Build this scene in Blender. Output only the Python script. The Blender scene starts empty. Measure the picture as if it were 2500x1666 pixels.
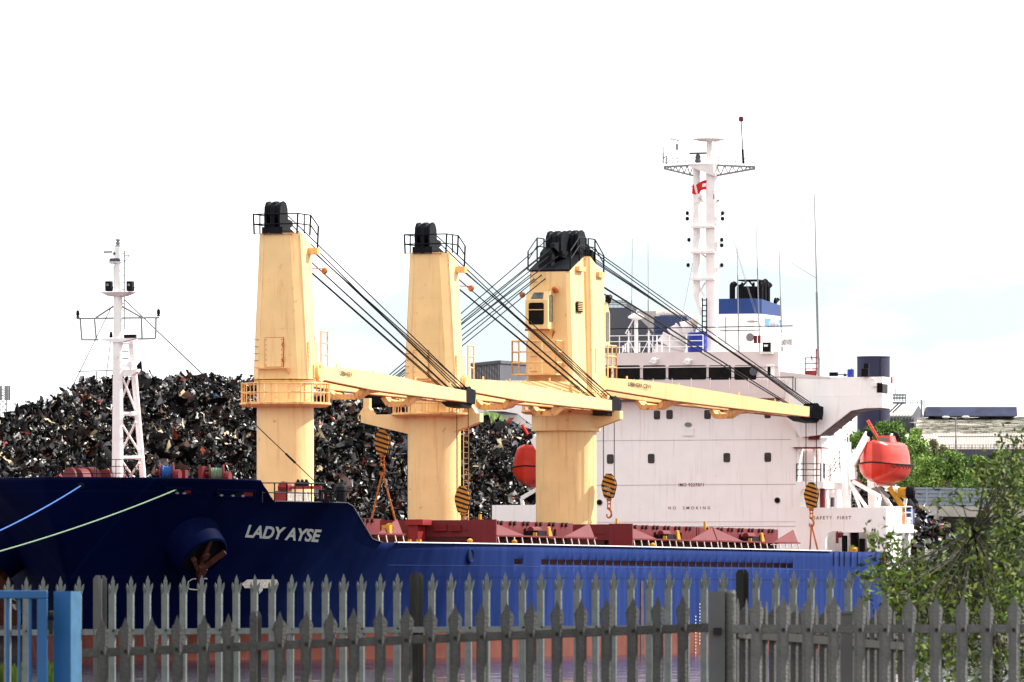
import bpy, math, random
import numpy as np
from mathutils import Vector, Matrix
R = math.radians
random.seed(7)
rng = np.random.default_rng(7)
S = bpy.context.scene
C = S.collection

# ---------------------------------------------------------------- camera
F, HC, HY, CX = 18360.0, 3.1, 1465.0, 1250.0       # focal length in photo pixels, eye height, horizon row, centre column
cam = bpy.data.cameras.new('camera'); cam_o = bpy.data.objects.new('camera', cam); C.objects.link(cam_o)
cam.sensor_width = 36.0; cam.lens = F / 2500 * 36.0
cam.shift_y = (HY - 833.0) / 2500.0
cam.clip_start = 1.0; cam.clip_end = 20000.0
cam.dof.use_dof = True; cam.dof.focus_distance = 430.0; cam.dof.aperture_fstop = 24.0
cam_o.location = (0, 0, HC); cam_o.rotation_euler = (R(90), 0, 0)
S.camera = cam_o

# ---------------------------------------------------------------- sky and sun
SUN_AZ, SUN_EL = 70.0, 38.0     # degrees clockwise from +Y (view direction), elevation
w = bpy.data.worlds.new("World"); S.world = w; w.use_nodes = True
nt = w.node_tree; nt.nodes.clear()
out = nt.nodes.new('ShaderNodeOutputWorld')
sky = nt.nodes.new('ShaderNodeTexSky'); sky.sky_type = 'NISHITA'; sky.sun_disc = False
sky.sun_elevation = R(SUN_EL); sky.sun_rotation = R(SUN_AZ)
bg = nt.nodes.new('ShaderNodeBackground'); bg.inputs[1].default_value = 0.10
nt.links.new(sky.outputs[0], bg.inputs[0])
cl = nt.nodes.new('ShaderNodeBackground'); cl.inputs[0].default_value = (1.0, 0.995, 1.0, 1); cl.inputs[1].default_value = 1.14
tc = nt.nodes.new('ShaderNodeTexCoord'); mp = nt.nodes.new('ShaderNodeMapping')
mp.inputs['Scale'].default_value = (7, 7, 22); nt.links.new(tc.outputs['Generated'], mp.inputs[0])
nz = nt.nodes.new('ShaderNodeTexNoise'); nz.inputs['Scale'].default_value = 1.6; nz.inputs['Detail'].default_value = 5
mp.inputs['Location'].default_value = (-0.445, 0.0, 2.08)
nt.links.new(mp.outputs[0], nz.inputs['Vector'])
rp = nt.nodes.new('ShaderNodeValToRGB'); rp.color_ramp.elements[0].position = 0.36; rp.color_ramp.elements[0].color = (.86, .86, .86, 1)
rp.color_ramp.elements[1].position = 0.56; rp.color_ramp.elements[1].color = (1, 1, 1, 1)
nt.links.new(nz.outputs[0], rp.inputs[0])
mx = nt.nodes.new('ShaderNodeMixShader')
nt.links.new(rp.outputs[0], mx.inputs[0])
rc = nt.nodes.new('ShaderNodeValToRGB'); rc.color_ramp.elements[0].position = 0.33; rc.color_ramp.elements[0].color = (.50, .585, .63, 1)
rc.color_ramp.elements[1].position = 0.50; rc.color_ramp.elements[1].color = (1.0, 0.995, 1.0, 1); nt.links.new(nz.outputs[0], rc.inputs[0]); nt.links.new(rc.outputs[0], cl.inputs[0]); nt.links.new(bg.outputs[0], mx.inputs[1]); nt.links.new(cl.outputs[0], mx.inputs[2])
nt.links.new(mx.outputs[0], out.inputs[0])
sl = bpy.data.lights.new('sun', 'SUN'); sl.energy = 4.9; sl.angle = R(0.6); sl.color = (1.0, 0.95, 0.86)
so = bpy.data.objects.new('sun', sl); C.objects.link(so)
sd = Vector((math.sin(R(SUN_AZ)) * math.cos(R(SUN_EL)), math.cos(R(SUN_AZ)) * math.cos(R(SUN_EL)), math.sin(R(SUN_EL))))
so.rotation_euler = (-sd).to_track_quat('-Z', 'Y').to_euler(); so.location = (60, 300, 120)
S.view_settings.view_transform = 'Standard'; S.view_settings.look = 'None'
S.view_settings.exposure = 0.72; S.view_settings.gamma = 1.0
S.cycles.max_bounces = 6; S.cycles.use_denoising = True

# ---------------------------------------------------------------- materials
def mat(name, col, rough=.6, metal=0., var=.12, scale=.8, rust=0., rustcol=(.20, .06, .02), streak=0., streakcol=(.25, .10, .04), spec=.3, bump=0., bscale=20., seam=None):
    m = bpy.data.materials.new(name); m.use_nodes = True
    t = m.node_tree; N = t.nodes; L = t.links
    b = N['Principled BSDF']
    b.inputs['Roughness'].default_value = rough; b.inputs['Metallic'].default_value = metal
    b.inputs['Specular IOR Level'].default_value = spec
    co = N.new('ShaderNodeTexCoord')
    n1 = N.new('ShaderNodeTexNoise'); n1.inputs['Scale'].default_value = scale; n1.inputs['Detail'].default_value = 6
    L.new(co.outputs['Object'], n1.inputs['Vector'])
    r1 = N.new('ShaderNodeValToRGB')
    lo = tuple(max(0, c * (1 - var)) for c in col) + (1,); hi = tuple(min(1, c * (1 + var)) for c in col) + (1,)
    r1.color_ramp.elements[0].position = .3; r1.color_ramp.elements[0].color = lo
    r1.color_ramp.elements[1].position = .7; r1.color_ramp.elements[1].color = hi
    L.new(n1.outputs[0], r1.inputs[0]); cur = r1.outputs[0]
    def mixin(cur, fac, c2):
        k = N.new('ShaderNodeMix'); k.data_type = 'RGBA'
        L.new(fac, k.inputs[0]); L.new(cur, k.inputs[6]); k.inputs[7].default_value = tuple(c2) + (1,)
        return k.outputs[2]
    def thresh(vec, sc, p0, amt, det=8, rough_=.65):
        q = N.new('ShaderNodeTexNoise'); q.inputs['Scale'].default_value = sc; q.inputs['Detail'].default_value = det; q.inputs['Roughness'].default_value = rough_
        L.new(vec, q.inputs['Vector'])
        r = N.new('ShaderNodeValToRGB'); r.color_ramp.elements[0].position = p0; r.color_ramp.elements[0].color = (0, 0, 0, 1)
        r.color_ramp.elements[1].position = p0 + .10; r.color_ramp.elements[1].color = (amt, amt, amt, 1)
        L.new(q.outputs[0], r.inputs[0]); return r.outputs[0]
    if streak > 0:
        mm = N.new('ShaderNodeMapping'); mm.inputs['Scale'].default_value = (2.6, 2.6, .16); L.new(co.outputs['Object'], mm.inputs[0])
        cur = mixin(cur, thresh(mm.outputs[0], 1.5, .54, streak), streakcol)
    if rust > 0:
        cur = mixin(cur, thresh(co.outputs['Object'], 2.3, .66 - rust * .10, min(1, .5 + rust)), rustcol)
    if seam:                       # weld seams: faint dark lines every `seam` metres of height
        sx = N.new('ShaderNodeSeparateXYZ'); L.new(co.outputs['Object'], sx.inputs[0])
        d = N.new('ShaderNodeMath'); d.operation = 'MODULO'; L.new(sx.outputs[2], d.inputs[0]); d.inputs[1].default_value = seam
        c = N.new('ShaderNodeMath'); c.operation = 'LESS_THAN'; L.new(d.outputs[0], c.inputs[0]); c.inputs[1].default_value = .035
        cur = mixin(cur, c.outputs[0], tuple(x * .45 for x in col))
    L.new(cur, b.inputs['Base Color'])
    if bump > 0:
        bn = N.new('ShaderNodeTexNoise'); bn.inputs['Scale'].default_value = bscale; bn.inputs['Detail'].default_value = 5
        L.new(co.outputs['Object'], bn.inputs['Vector'])
        bb = N.new('ShaderNodeBump'); bb.inputs['Strength'].default_value = bump; bb.inputs['Distance'].default_value = .05
        L.new(bn.outputs[0], bb.inputs['Height']); L.new(bb.outputs[0], b.inputs['Normal'])
    return m

M = {}
M['cream'] = mat('cream_paint', (.82, .55, .255), .5, var=.06, rust=.22, streak=.34, streakcol=(.60, .27, .09), rustcol=(.40, .14, .04))
M['cream_rusty'] = mat('rusty_cream_paint', (.80, .47, .19), .55, var=.14, rust=.85, streak=.5, streakcol=(.48, .18, .05), rustcol=(.32, .10, .03))
M['white'] = mat('white_paint', (.935, .91, .895), .5, var=.03, streak=.28, streakcol=(.62, .55, .50), rust=.02, seam=None)
M['white_clean'] = mat('bright_white_paint', (.88, .87, .86), .45, var=.03, streak=.10, streakcol=(.6, .5, .42))
M['mastwhite'] = mat('mast_white_paint', (.84, .78, .76), .5, var=.05, rust=.3, rustcol=(.5, .25, .12), scale=2)
M['pink'] = mat('pinkish_white_paint', (.70, .60, .59), .55, var=.04, streak=.1, streakcol=(.5, .42, .38))
M['soffit'] = mat('dark_brown_soffit', (.13, .095, .09), .8, var=.3, scale=1.5)
M['black'] = mat('black_greased_steel', (.004, .0045, .008), .6, var=.5, scale=4, spec=.12)
M['wire'] = mat('greased_wire', (.012, .012, .014), .7, var=.3, spec=.1)
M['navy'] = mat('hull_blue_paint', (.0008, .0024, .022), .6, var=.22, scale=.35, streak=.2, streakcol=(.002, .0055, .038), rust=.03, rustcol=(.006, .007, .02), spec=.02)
M['hullred'] = mat('boot_top_red', (.125, .036, .026), .6, var=.25, scale=.5, streak=.5, streakcol=(.15, .065, .055), spec=.1)
M['deckred'] = mat('deck_red_paint', (.20, .012, .014), .5, var=.18, rust=.1, streak=.2, streakcol=(.16, .02, .02))
M['hatchred'] = mat('hatch_red_paint', (.13, .009, .013), .55, var=.15, streak=.4, streakcol=(.15, .022, .026))
M['darkred'] = mat('dark_red_paint_and_shade', (.05, .006, .006), .7, var=.3)
M['winglass'] = mat('brownish_window', (.050, .042, .042), .3, var=.4, scale=2.0, spec=.2)
M['yellow'] = mat('yellow_paint', (.52, .26, .015), .5, var=.2, rust=.5, scale=3)
M['glass'] = mat('dark_glass', (.008, .006, .006), .25, var=.6, scale=2.2, spec=.06)
M['greyglass'] = mat('grey_glass', (.10, .095, .09), .15, var=.35, scale=3, spec=.5)
M['funnelblue'] = mat('funnel_blue_paint', (.008, .035, .16), .4, var=.08)
M['paleblue'] = mat('pale_blue_paint', (.10, .24, .50), .45)
M['drum'] = mat('blue_plastic', (.004, .018, .25), .4, var=.15)
M['orange'] = mat('lifeboat_orange', (.56, .022, .006), .36, var=.10, scale=1.5, streak=.2, streakcol=(.75, .12, .06), spec=.5)
M['rustred'] = mat('rusty_red_iron', (.055, .011, .005), .8, var=.5, scale=5, bump=.4)
M['rustorange'] = mat('rusty_orange_steel', (.42, .13, .03), .75, var=.4, scale=6, rust=.5)
M['textred'] = mat('dark_red_lettering', (.16, .012, .014), .6, var=.1)
M['textblack'] = mat('black_lettering', (.02, .018, .015), .6, var=.1)
M['grey'] = mat('grey_steel', (.22, .22, .22), .6, var=.15)
M['darkgrey'] = mat('dark_grey_cladding', (.07, .07, .085), .7, var=.12, scale=.3, streak=.3, streakcol=(.12, .12, .13))
M['tan'] = mat('sun_bleached_cladding', (.52, .44, .40), .8, var=.1, scale=.2, streak=.3, streakcol=(.40, .33, .30))
M['concrete'] = mat('concrete', (.42, .38, .33), .85, var=.18, scale=.5, streak=.5, streakcol=(.2, .18, .16), bump=.3)
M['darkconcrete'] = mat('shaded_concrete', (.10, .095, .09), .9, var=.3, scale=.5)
M['rope_white'] = mat('white_rope', (.75, .68, .60), .9, var=.3, scale=9, bump=.6)
M['rope_blue'] = mat('blue_rope', (.025, .11, .36), .8, var=.3, scale=12)
M['rope_green'] = mat('green_rope', (.13, .21, .13), .8, var=.3, scale=12)

def hull_chalk_and_bow_shade():     # chalky fender wear on the flat side; the bow flare's shade is painted darker
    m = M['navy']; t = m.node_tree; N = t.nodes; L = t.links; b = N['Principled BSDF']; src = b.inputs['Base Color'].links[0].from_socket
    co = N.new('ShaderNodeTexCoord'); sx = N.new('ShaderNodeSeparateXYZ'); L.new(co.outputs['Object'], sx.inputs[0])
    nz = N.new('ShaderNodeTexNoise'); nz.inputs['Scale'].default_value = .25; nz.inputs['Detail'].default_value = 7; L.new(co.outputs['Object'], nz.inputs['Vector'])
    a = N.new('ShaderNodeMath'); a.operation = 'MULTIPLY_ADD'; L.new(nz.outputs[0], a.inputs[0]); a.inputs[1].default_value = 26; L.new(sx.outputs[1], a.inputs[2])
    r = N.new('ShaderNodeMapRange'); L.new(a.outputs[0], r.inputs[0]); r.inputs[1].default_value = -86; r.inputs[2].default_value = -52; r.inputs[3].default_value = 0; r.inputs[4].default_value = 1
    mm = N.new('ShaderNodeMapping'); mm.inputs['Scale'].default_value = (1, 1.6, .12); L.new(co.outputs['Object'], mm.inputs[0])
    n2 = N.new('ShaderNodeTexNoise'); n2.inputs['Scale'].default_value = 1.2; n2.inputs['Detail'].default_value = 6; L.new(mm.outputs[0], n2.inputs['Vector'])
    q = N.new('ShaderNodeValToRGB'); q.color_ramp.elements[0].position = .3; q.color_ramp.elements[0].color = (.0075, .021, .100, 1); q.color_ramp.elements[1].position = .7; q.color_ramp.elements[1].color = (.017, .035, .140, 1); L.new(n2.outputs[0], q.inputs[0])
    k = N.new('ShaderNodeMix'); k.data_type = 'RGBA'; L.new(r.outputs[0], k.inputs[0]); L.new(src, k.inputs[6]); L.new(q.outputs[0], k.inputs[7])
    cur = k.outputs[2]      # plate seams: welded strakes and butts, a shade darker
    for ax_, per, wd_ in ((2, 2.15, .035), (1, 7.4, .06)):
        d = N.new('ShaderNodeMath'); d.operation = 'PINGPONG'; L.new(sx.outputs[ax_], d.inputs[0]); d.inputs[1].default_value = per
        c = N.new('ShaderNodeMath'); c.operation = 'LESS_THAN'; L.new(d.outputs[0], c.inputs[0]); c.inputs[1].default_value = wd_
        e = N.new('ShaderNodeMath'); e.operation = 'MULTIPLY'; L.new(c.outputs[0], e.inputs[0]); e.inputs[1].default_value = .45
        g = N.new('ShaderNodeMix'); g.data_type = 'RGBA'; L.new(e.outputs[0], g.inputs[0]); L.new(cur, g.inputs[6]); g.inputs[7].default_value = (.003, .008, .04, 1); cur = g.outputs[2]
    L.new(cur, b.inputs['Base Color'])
hull_chalk_and_bow_shade()
def stripes(name, c1, c2, freq, slope):
    m = mat(name, c1, .6, var=.15, scale=5, rust=.35, rustcol=(.10, .03, .01))
    t = m.node_tree; N = t.nodes; L = t.links; b = N['Principled BSDF']
    src = b.inputs['Base Color'].links[0].from_socket
    co = N.new('ShaderNodeTexCoord'); sx = N.new('ShaderNodeSeparateXYZ'); L.new(co.outputs['Object'], sx.inputs[0])
    a = N.new('ShaderNodeMath'); a.operation = 'MULTIPLY_ADD'; L.new(sx.outputs[0], a.inputs[0]); a.inputs[1].default_value = slope; L.new(sx.outputs[2], a.inputs[2])
    d = N.new('ShaderNodeMath'); d.operation = 'PINGPONG'; L.new(a.outputs[0], d.inputs[0]); d.inputs[1].default_value = freq
    e = N.new('ShaderNodeMath'); e.operation = 'GREATER_THAN'; L.new(d.outputs[0], e.inputs[0]); e.inputs[1].default_value = freq * .54
    k = N.new('ShaderNodeMix'); k.data_type = 'RGBA'; L.new(e.outputs[0], k.inputs[0]); L.new(src, k.inputs[6]); k.inputs[7].default_value = tuple(c2) + (1,)
    L.new(k.outputs[2], b.inputs['Base Color'])
    return m
M['stripes'] = stripes('black_and_orange_stripes', (.50, .20, .02), (.012, .006, .004), .14, .32)
M['cladding'] = stripes('ribbed_pale_cladding', (.62, .58, .55), (.40, .38, .37), .35, 1.0)

# ---------------------------------------------------------------- mesh helpers
KEEP = {'paling', 'hull', 'flag', 'quay_wall', 'track', 'rubbing_strake', 'rope_coil'}
def within(p):     # thing > part > sub-part and no deeper
    while p is not None and p.parent is not None and p.parent.parent is not None: p = p.parent
    return p
class MB:
    def __init__(s): s.v = []; s.f = []; s.m = []; s.parts = []
    def add(s, vs, fs, mi=0):
        o = len(s.v); s.v += [tuple(p) for p in vs]; s.parts.append((o, len(s.v), len(s.f), len(s.f) + len(fs))); s.f += [tuple(o + i for i in f) for f in fs]; s.m += [mi] * len(fs); return s
    def hexa(s, p, mi=0):      # 8 points: bottom 4, top 4
        return s.add(p, [(3, 2, 1, 0), (4, 5, 6, 7), (0, 1, 5, 4), (1, 2, 6, 5), (2, 3, 7, 6), (3, 0, 4, 7)], mi)
    def box(s, lo, hi, mi=0):
        x0, x1 = sorted((lo[0], hi[0])); y0, y1 = sorted((lo[1], hi[1])); z0, z1 = sorted((lo[2], hi[2]))
        return s.hexa([(x0, y0, z0), (x1, y0, z0), (x1, y1, z0), (x0, y1, z0), (x0, y0, z1), (x1, y0, z1), (x1, y1, z1), (x0, y1, z1)], mi)
    def beam(s, p0, p1, wd, h, mi=0, up=(0, 0, 1)):
        p0 = Vector(p0); p1 = Vector(p1); d = (p1 - p0).normalized(); up = Vector(up)
        if abs(d.dot(up)) > .98: up = Vector((1, 0, 0))
        a = d.cross(up).normalized() * wd / 2; b = a.cross(d).normalized() * h / 2
        q = [p0 - a - b, p0 + a - b, p0 + a + b, p0 - a + b, p1 - a - b, p1 + a - b, p1 + a + b, p1 - a + b]
        return s.add(q, [(3, 2, 1, 0), (4, 5, 6, 7), (0, 1, 5, 4), (1, 2, 6, 5), (2, 3, 7, 6), (3, 0, 4, 7)], mi)
    def tube(s, p0, p1, r, n=8, r2=None, mi=0, cap=True):
        p0 = Vector(p0); p1 = Vector(p1); r2 = r if r2 is None else r2
        d = (p1 - p0).normalized(); up = Vector((0, 0, 1)) if abs(d.z) < .95 else Vector((1, 0, 0))
        a = d.cross(up).normalized(); b = a.cross(d)
        vs = []
        for p, rr in ((p0, r), (p1, r2)):
            for i in range(n):
                t = 2 * math.pi * i / n; vs.append(p + a * math.cos(t) * rr + b * math.sin(t) * rr)
        fs = [(i, (i + 1) % n, n + (i + 1) % n, n + i) for i in range(n)]
        if cap: fs += [tuple(range(n))[::-1], tuple(range(n, 2 * n))]
        return s.add(vs, fs, mi)
    def path(s, pts, r, n=6, mi=0):
        for a, b in zip(pts[:-1], pts[1:]): s.tube(a, b, r, n, mi=mi)
        return s
    def prism(s, poly, off, mi=0):      # planar polygon (3D points) pushed along off
        n = len(poly); off = Vector(off); vs = [Vector(p) for p in poly] + [Vector(p) + off for p in poly]
        return s.add(vs, [tuple(range(n))[::-1], tuple(range(n, 2 * n))] + [(i, (i + 1) % n, n + (i + 1) % n, n + i) for i in range(n)], mi)
    def lathe(s, c, prof, n=24, axis=(0, 0, 1), mi=0):
        c = Vector(c); ax = Vector(axis).normalized(); up = Vector((0, 0, 1)) if abs(ax.z) < .95 else Vector((1, 0, 0))
        a = ax.cross(up).normalized(); b = ax.cross(a); vs = []
        for r, z in prof:
            for i in range(n):
                t = 2 * math.pi * i / n; vs.append(c + ax * z + (a * math.cos(t) + b * math.sin(t)) * r)
        fs = []
        for k in range(len(prof) - 1):
            for i in range(n): fs.append((k * n + i, k * n + (i + 1) % n, (k + 1) * n + (i + 1) % n, (k + 1) * n + i))
        fs += [tuple(range(n))[::-1], tuple(range((len(prof) - 1) * n, len(prof) * n))]
        return s.add(vs, fs, mi)
    def rail(s, pts, h=1.05, step=1.6, nr=3, r=.028, mi=0):      # deck rail: posts and horizontal rods
        for a, b in zip(pts[:-1], pts[1:]):
            a = Vector(a); b = Vector(b); n = max(1, round((b - a).length / step))
            for i in range(n + 1):
                p = a.lerp(b, i / n); s.tube(p, p + Vector((0, 0, h)), r * 1.1, 5, mi=mi)
            for k in range(nr):
                z = Vector((0, 0, h * (k + 1) / nr)); s.tube(a + z, b + z, r, 5, mi=mi)
        return s
    def build(s, name, mats, parent=None, smooth=False, loc=None, fix=True):
        parent = within(parent)
        ps = s.clusters(name == 'coaming_stay') if name not in KEEP else None
        if ps and len(ps) > 1:
            oo = [p._build(name, mats, parent, smooth, loc, fix) for p in ps]
            return max(oo, key=lambda o: len(o.data.vertices))
        return s._build(name, mats, parent, smooth, loc, fix)
    def clusters(s, each=False):       # far-apart pieces become objects of their own
        if not 2 <= len(s.parts) <= 400 or s.parts[-1][1] != len(s.v): return None
        n = len(s.parts); P_ = np.array(s.v, dtype=float); lo = np.array([P_[a:b].min(0) for a, b, c, d in s.parts]); hi = np.array([P_[a:b].max(0) for a, b, c, d in s.parts])
        size = (hi - lo).max(1); gap = np.maximum(0, np.maximum(lo[:, None] - hi[None], lo[None] - hi[:, None])); near = np.sqrt((gap ** 2).sum(2)) <= np.maximum(.05, .62 * np.maximum(size[:, None], size[None]))
        if each: near = near & False
        lab = list(range(n))
        def find(i):
            while lab[i] != i: i = lab[i]
            return i
        for i, j in zip(*np.nonzero(np.triu(near, 1))):
            a, b = find(i), find(j)
            if a != b: lab[max(a, b)] = min(a, b)
        roots = sorted({find(i) for i in range(n)})
        if len(roots) < 2: return None
        out_ = []
        for r in roots:
            m = MB()
            for i in range(n):
                if find(i) == r:
                    a, b, c, d = s.parts[i]; o = len(m.v); m.parts.append((o, o + b - a, len(m.f), len(m.f) + d - c)); m.v += s.v[a:b]; m.f += [tuple(k - a + o for k in f) for f in s.f[c:d]]; m.m += s.m[c:d]
            out_.append(m)
        return out_
    def _build(s, name, mats, parent=None, smooth=False, loc=None, fix=True):
        me = bpy.data.meshes.new(name); me.from_pydata(s.v, [], s.f)
        if isinstance(mats, str): mats = [mats]
        for m in mats: me.materials.append(M[m])
        if len(mats) > 1: me.polygons.foreach_set('material_index', s.m)
        if fix:
            import bmesh
            bm = bmesh.new(); bm.from_mesh(me); bmesh.ops.recalc_face_normals(bm, faces=bm.faces); bm.to_mesh(me); bm.free()
        if smooth:
            me.polygons.foreach_set('use_smooth', [True] * len(me.polygons))
            try: me.set_sharp_from_angle(angle=R(35))
            except Exception: pass
        o = bpy.data.objects.new(name, me); C.objects.link(o)
        if parent: o.parent = parent
        if loc is not None: o.location = loc
        return o

def npmesh(name, V, Fq, mats, mi=None, parent=None):
    me = bpy.data.meshes.new(name)
    V = np.asarray(V, dtype=np.float32); Fq = np.asarray(Fq, dtype=np.int32); n, k = Fq.shape
    me.vertices.add(len(V)); me.vertices.foreach_set('co', V.ravel())
    me.loops.add(n * k); me.loops.foreach_set('vertex_index', Fq.ravel())
    me.polygons.add(n); me.polygons.foreach_set('loop_start', np.arange(0, n * k, k, dtype=np.int32))
    for m in mats: me.materials.append(M[m])
    if mi is not None: me.polygons.foreach_set('material_index', np.asarray(mi, dtype=np.int32))
    me.update(calc_edges=True)
    o = bpy.data.objects.new(name, me); C.objects.link(o)
    if parent: o.parent = parent
    return o
def tag(o, label=None, cat=None, group=None, kind=None):
    if label: o['label'] = label
    if cat: o['category'] = cat
    if group: o['group'] = group
    if kind: o['kind'] = kind
    return o
def empty(name, loc=(0, 0, 0), rz=0):
    o = bpy.data.objects.new(name, None); C.objects.link(o); o.location = loc; o.rotation_euler = (0, 0, rz); o.empty_display_size = .5
    return o
def W(px, py, Y):     # photo pixel at distance Y -> world
    return Vector(((px - CX) / F * Y, Y, HC + (HY - py) * Y / F))

def text_mesh(body, name, mname, parent, fn, shear=0., space=1., bold=0.):
    """letters of height 1 with baseline at 0 and width normalised to 1; fn maps (u along 0..1, v up 0..1) -> point"""
    cu = bpy.data.curves.new(name, 'FONT'); cu.body = body; cu.size = 1; cu.shear = shear; cu.space_character = space; cu.offset = bold
    o = bpy.data.objects.new(name, cu); C.objects.link(o)
    dg = bpy.context.evaluated_depsgraph_get(); me = bpy.data.meshes.new_from_object(o.evaluated_get(dg))
    bpy.data.objects.remove(o)
    co = np.zeros(len(me.vertices) * 3); me.vertices.foreach_get('co', co); co = co.reshape(-1, 3)
    x0, x1 = co[:, 0].min(), co[:, 0].max(); y1 = co[:, 1].max()
    for v in me.vertices:
        v.co = fn((v.co.x - x0) / (x1 - x0), v.co.y / y1)
    me.materials.clear(); me.materials.append(M[mname])
    o = bpy.data.objects.new(name, me); C.objects.link(o)
    if parent: o.parent = within(parent)
    return o

# ---------------------------------------------------------------- ship frame: x = to port, y = aft, z = above the water
TH = R(19.0); CT, ST = math.cos(TH), math.sin(TH); OX, OY = 11.2, 480.0
ship = empty('cargo_ship', (OX, OY, 0), -TH)
tag(ship, 'long blue hulled bulk carrier with four cream deck cranes and white bridge', 'ship')
def px_of(w_, t): return CX + F * (OX + CT * w_ + ST * t) / (OY - ST * w_ + CT * t)
def Y_of(w_, t): return OY - ST * w_ + CT * t
def z_of(py, w_, t): return HC + (HY - py) * Y_of(w_, t) / F
def P(px, py, t=None, w=None):
    k = (px - CX) / F
    if w is None: w = (k * (OY + CT * t) - OX - ST * t) / (CT + k * ST)
    else: t = (k * (OY - ST * w) - OX - CT * w) / (ST - k * CT)
    return Vector((w, t, z_of(py, w, t)))
def wpx(px, t): return P(px, 0, t=t).x
# ================================================================ HULL
def interp(x, xs, ys): return float(np.interp(x, xs, ys))
BDX = [-26, -14, -6, 0, 74, 80, 86, 90, 94, 97, 100, 102, 104, 105.2, 106, 110]; BDY = [6, 10, 12.4, 13.2, 13.2, 13.15, 12.75, 12.0, 10.8, 9.5, 7.8, 6.3, 4.3, 2.2, 0, -8]
BWX = [-26, -14, -6, 2, 66, 70, 74, 80, 86, 90, 94, 97, 100, 101.5, 110]; BWY = [2, 7.5, 11.3, 13.2, 13.2, 13.15, 12.8, 11.6, 9.4, 7.4, 5.2, 3.3, 1.2, 0, -9]
def hb(s, z):
    f = max(0., z / 9.25); f = f ** 1.35
    a = interp(s, BWX, BWY); b = interp(s, BDX, BDY)
    return a + (b - a) * min(1.1, f)
def stem(z):
    lo, hi = 90., 109.
    for _ in range(40):
        m = (lo + hi) / 2
        if hb(m, z) > 0: lo = m
        else: hi = m
    return lo
def hull_pt(px, py, off=.0):
    lo, hi = -20., 105.9; z = 5.
    for _ in range(45):
        s = (lo + hi) / 2; b = max(0.02, hb(s, z)) + off; z = z_of(py, b, -s)
        if px_of(b, -s) > px: lo = s
        else: hi = s
    return Vector((b, -s, z))
sA = -hull_pt(637, 1174).y; sB = -hull_pt(665, 1226).y; sC = -hull_pt(860, 1236).y; sD = -hull_pt(906, 1316).y
print('breaks', sA, sB, sC, sD)
TPX = [-30, sD - .8, sD, sC, sC + .6, sB, sA, 110]; TPY = [6.1, 6.1, 6.3, 7.95, 8.12, 8.15, 9.2, 9.35]
def top(s): return interp(s, TPX, TPY)
rows = [-1, -.4, 0, .4, .9, 1.45, 2.2, 3, 3.8, 4.5, 5.03, 5.32, 5.7, 6.1, 6.5, 7, 7.5, 8, 8.4, 8.8, 9.1, 9.35]
st_mid = []
k = -26.
while k < 73: st_mid += [k, k + .15]; k += 1.4
NB = 150
hm = MB()
def grid(sign):
    idx = []
    for z0 in rows:
        r_ = []
        e = stem(z0)
        ss = st_mid + [74 + (e - 74) * q / NB for q in range(NB + 1)]
        for i, s in enumerate(ss):
            z = min(z0, top(s)); b = max(0., hb(s, z))
            if i == len(ss) - 1: b = 0.
            r_.append(len(hm.v)); hm.v.append((sign * b, -s, z))
        idx.append(r_)
    for j in range(len(rows) - 1):
        for i in range(len(idx[0]) - 1):
            q = (idx[j][i], idx[j][i + 1], idx[j + 1][i + 1], idx[j + 1][i])
            vs = [hm.v[a] for a in q]
            if max(v[2] for v in vs) - min(v[2] for v in vs) < .01: continue
            s = -vs[0][1]
            if j == 10 and 15.5 < s < 71.5 and i < len(st_mid) and i % 2 == 1 and not (67.2 < s < 70.3 or 16 < s < 19.2): continue      # freeing ports
            hm.f.append(q[::-1] if sign > 0 else q); hm.m.append(1 if j < 5 else 0)
    return idx
gp = grid(1); gs = grid(-1)
# transom
for j in range(len(rows) - 1):
    hm.f.append((gp[j][0], gp[j + 1][0], gs[j + 1][0], gs[j][0])); hm.m.append(1 if j < 5 else 0)
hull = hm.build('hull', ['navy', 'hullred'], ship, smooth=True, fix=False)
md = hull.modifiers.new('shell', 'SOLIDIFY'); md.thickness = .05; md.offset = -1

def deck(name, s0, s1, z, m, inset=.12):
    d = MB(); n = 50; vs = []
    for i in range(n + 1):
        s = s0 + (s1 - s0) * i / n; b = max(.01, hb(s, z) - inset); vs += [(b, -s, z), (-b, -s, z)]
    d.add(vs, [(2 * i, 2 * i + 1, 2 * i + 3, 2 * i + 2) for i in range(n)])
    return d.build(name, m, ship)
deck('main_deck', -25, 100, 5.0, 'deckred')
deck('forecastle_deck', sC + .3, stem(8.0) - .4, 8.05, 'deckred', .10)
b_ = MB(); b9 = hb(sC, 5.0) - .25
b_.box((-b9, -sC - .3, 5.0), (b9, -sC - .2, 8.04)); b_.build('forecastle_bulkhead', 'white', ship)

# bulwark cap rail
cap = MB(); pts = [Vector((hb(s, 6.1) + .02, -s, 6.13)) for s in np.arange(12.5, sD - 1, 1.5)] 
for a, b in zip(pts[:-1], pts[1:]): cap.beam(a, b, .22, .05)
cap.build('bulwark_cap', 'mastwhite', ship)
cap = MB(); pts = [Vector((hb(s, top(s)) + .02, -s, top(s) + .02)) for s in (sD - 1, sD - .3, sD, sC, sC + .6, sC + 3, sB)]
for a, b in zip(pts[:-1], pts[1:]): cap.beam(a, b, .12, .04)
cap.build('bulwark_cap', 'darkgrey', ship)
wl = MB()
for s0 in np.arange(14, 86, 2.):
    wl.beam(Vector((hb(s0, 4.93) + .01, -s0, 4.93)), Vector((hb(s0 + 2, 4.93) + .005, -s0 - 2, 4.93)), .02, .016)
wl.build('hull_moulding', 'funnelblue', ship)

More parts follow.
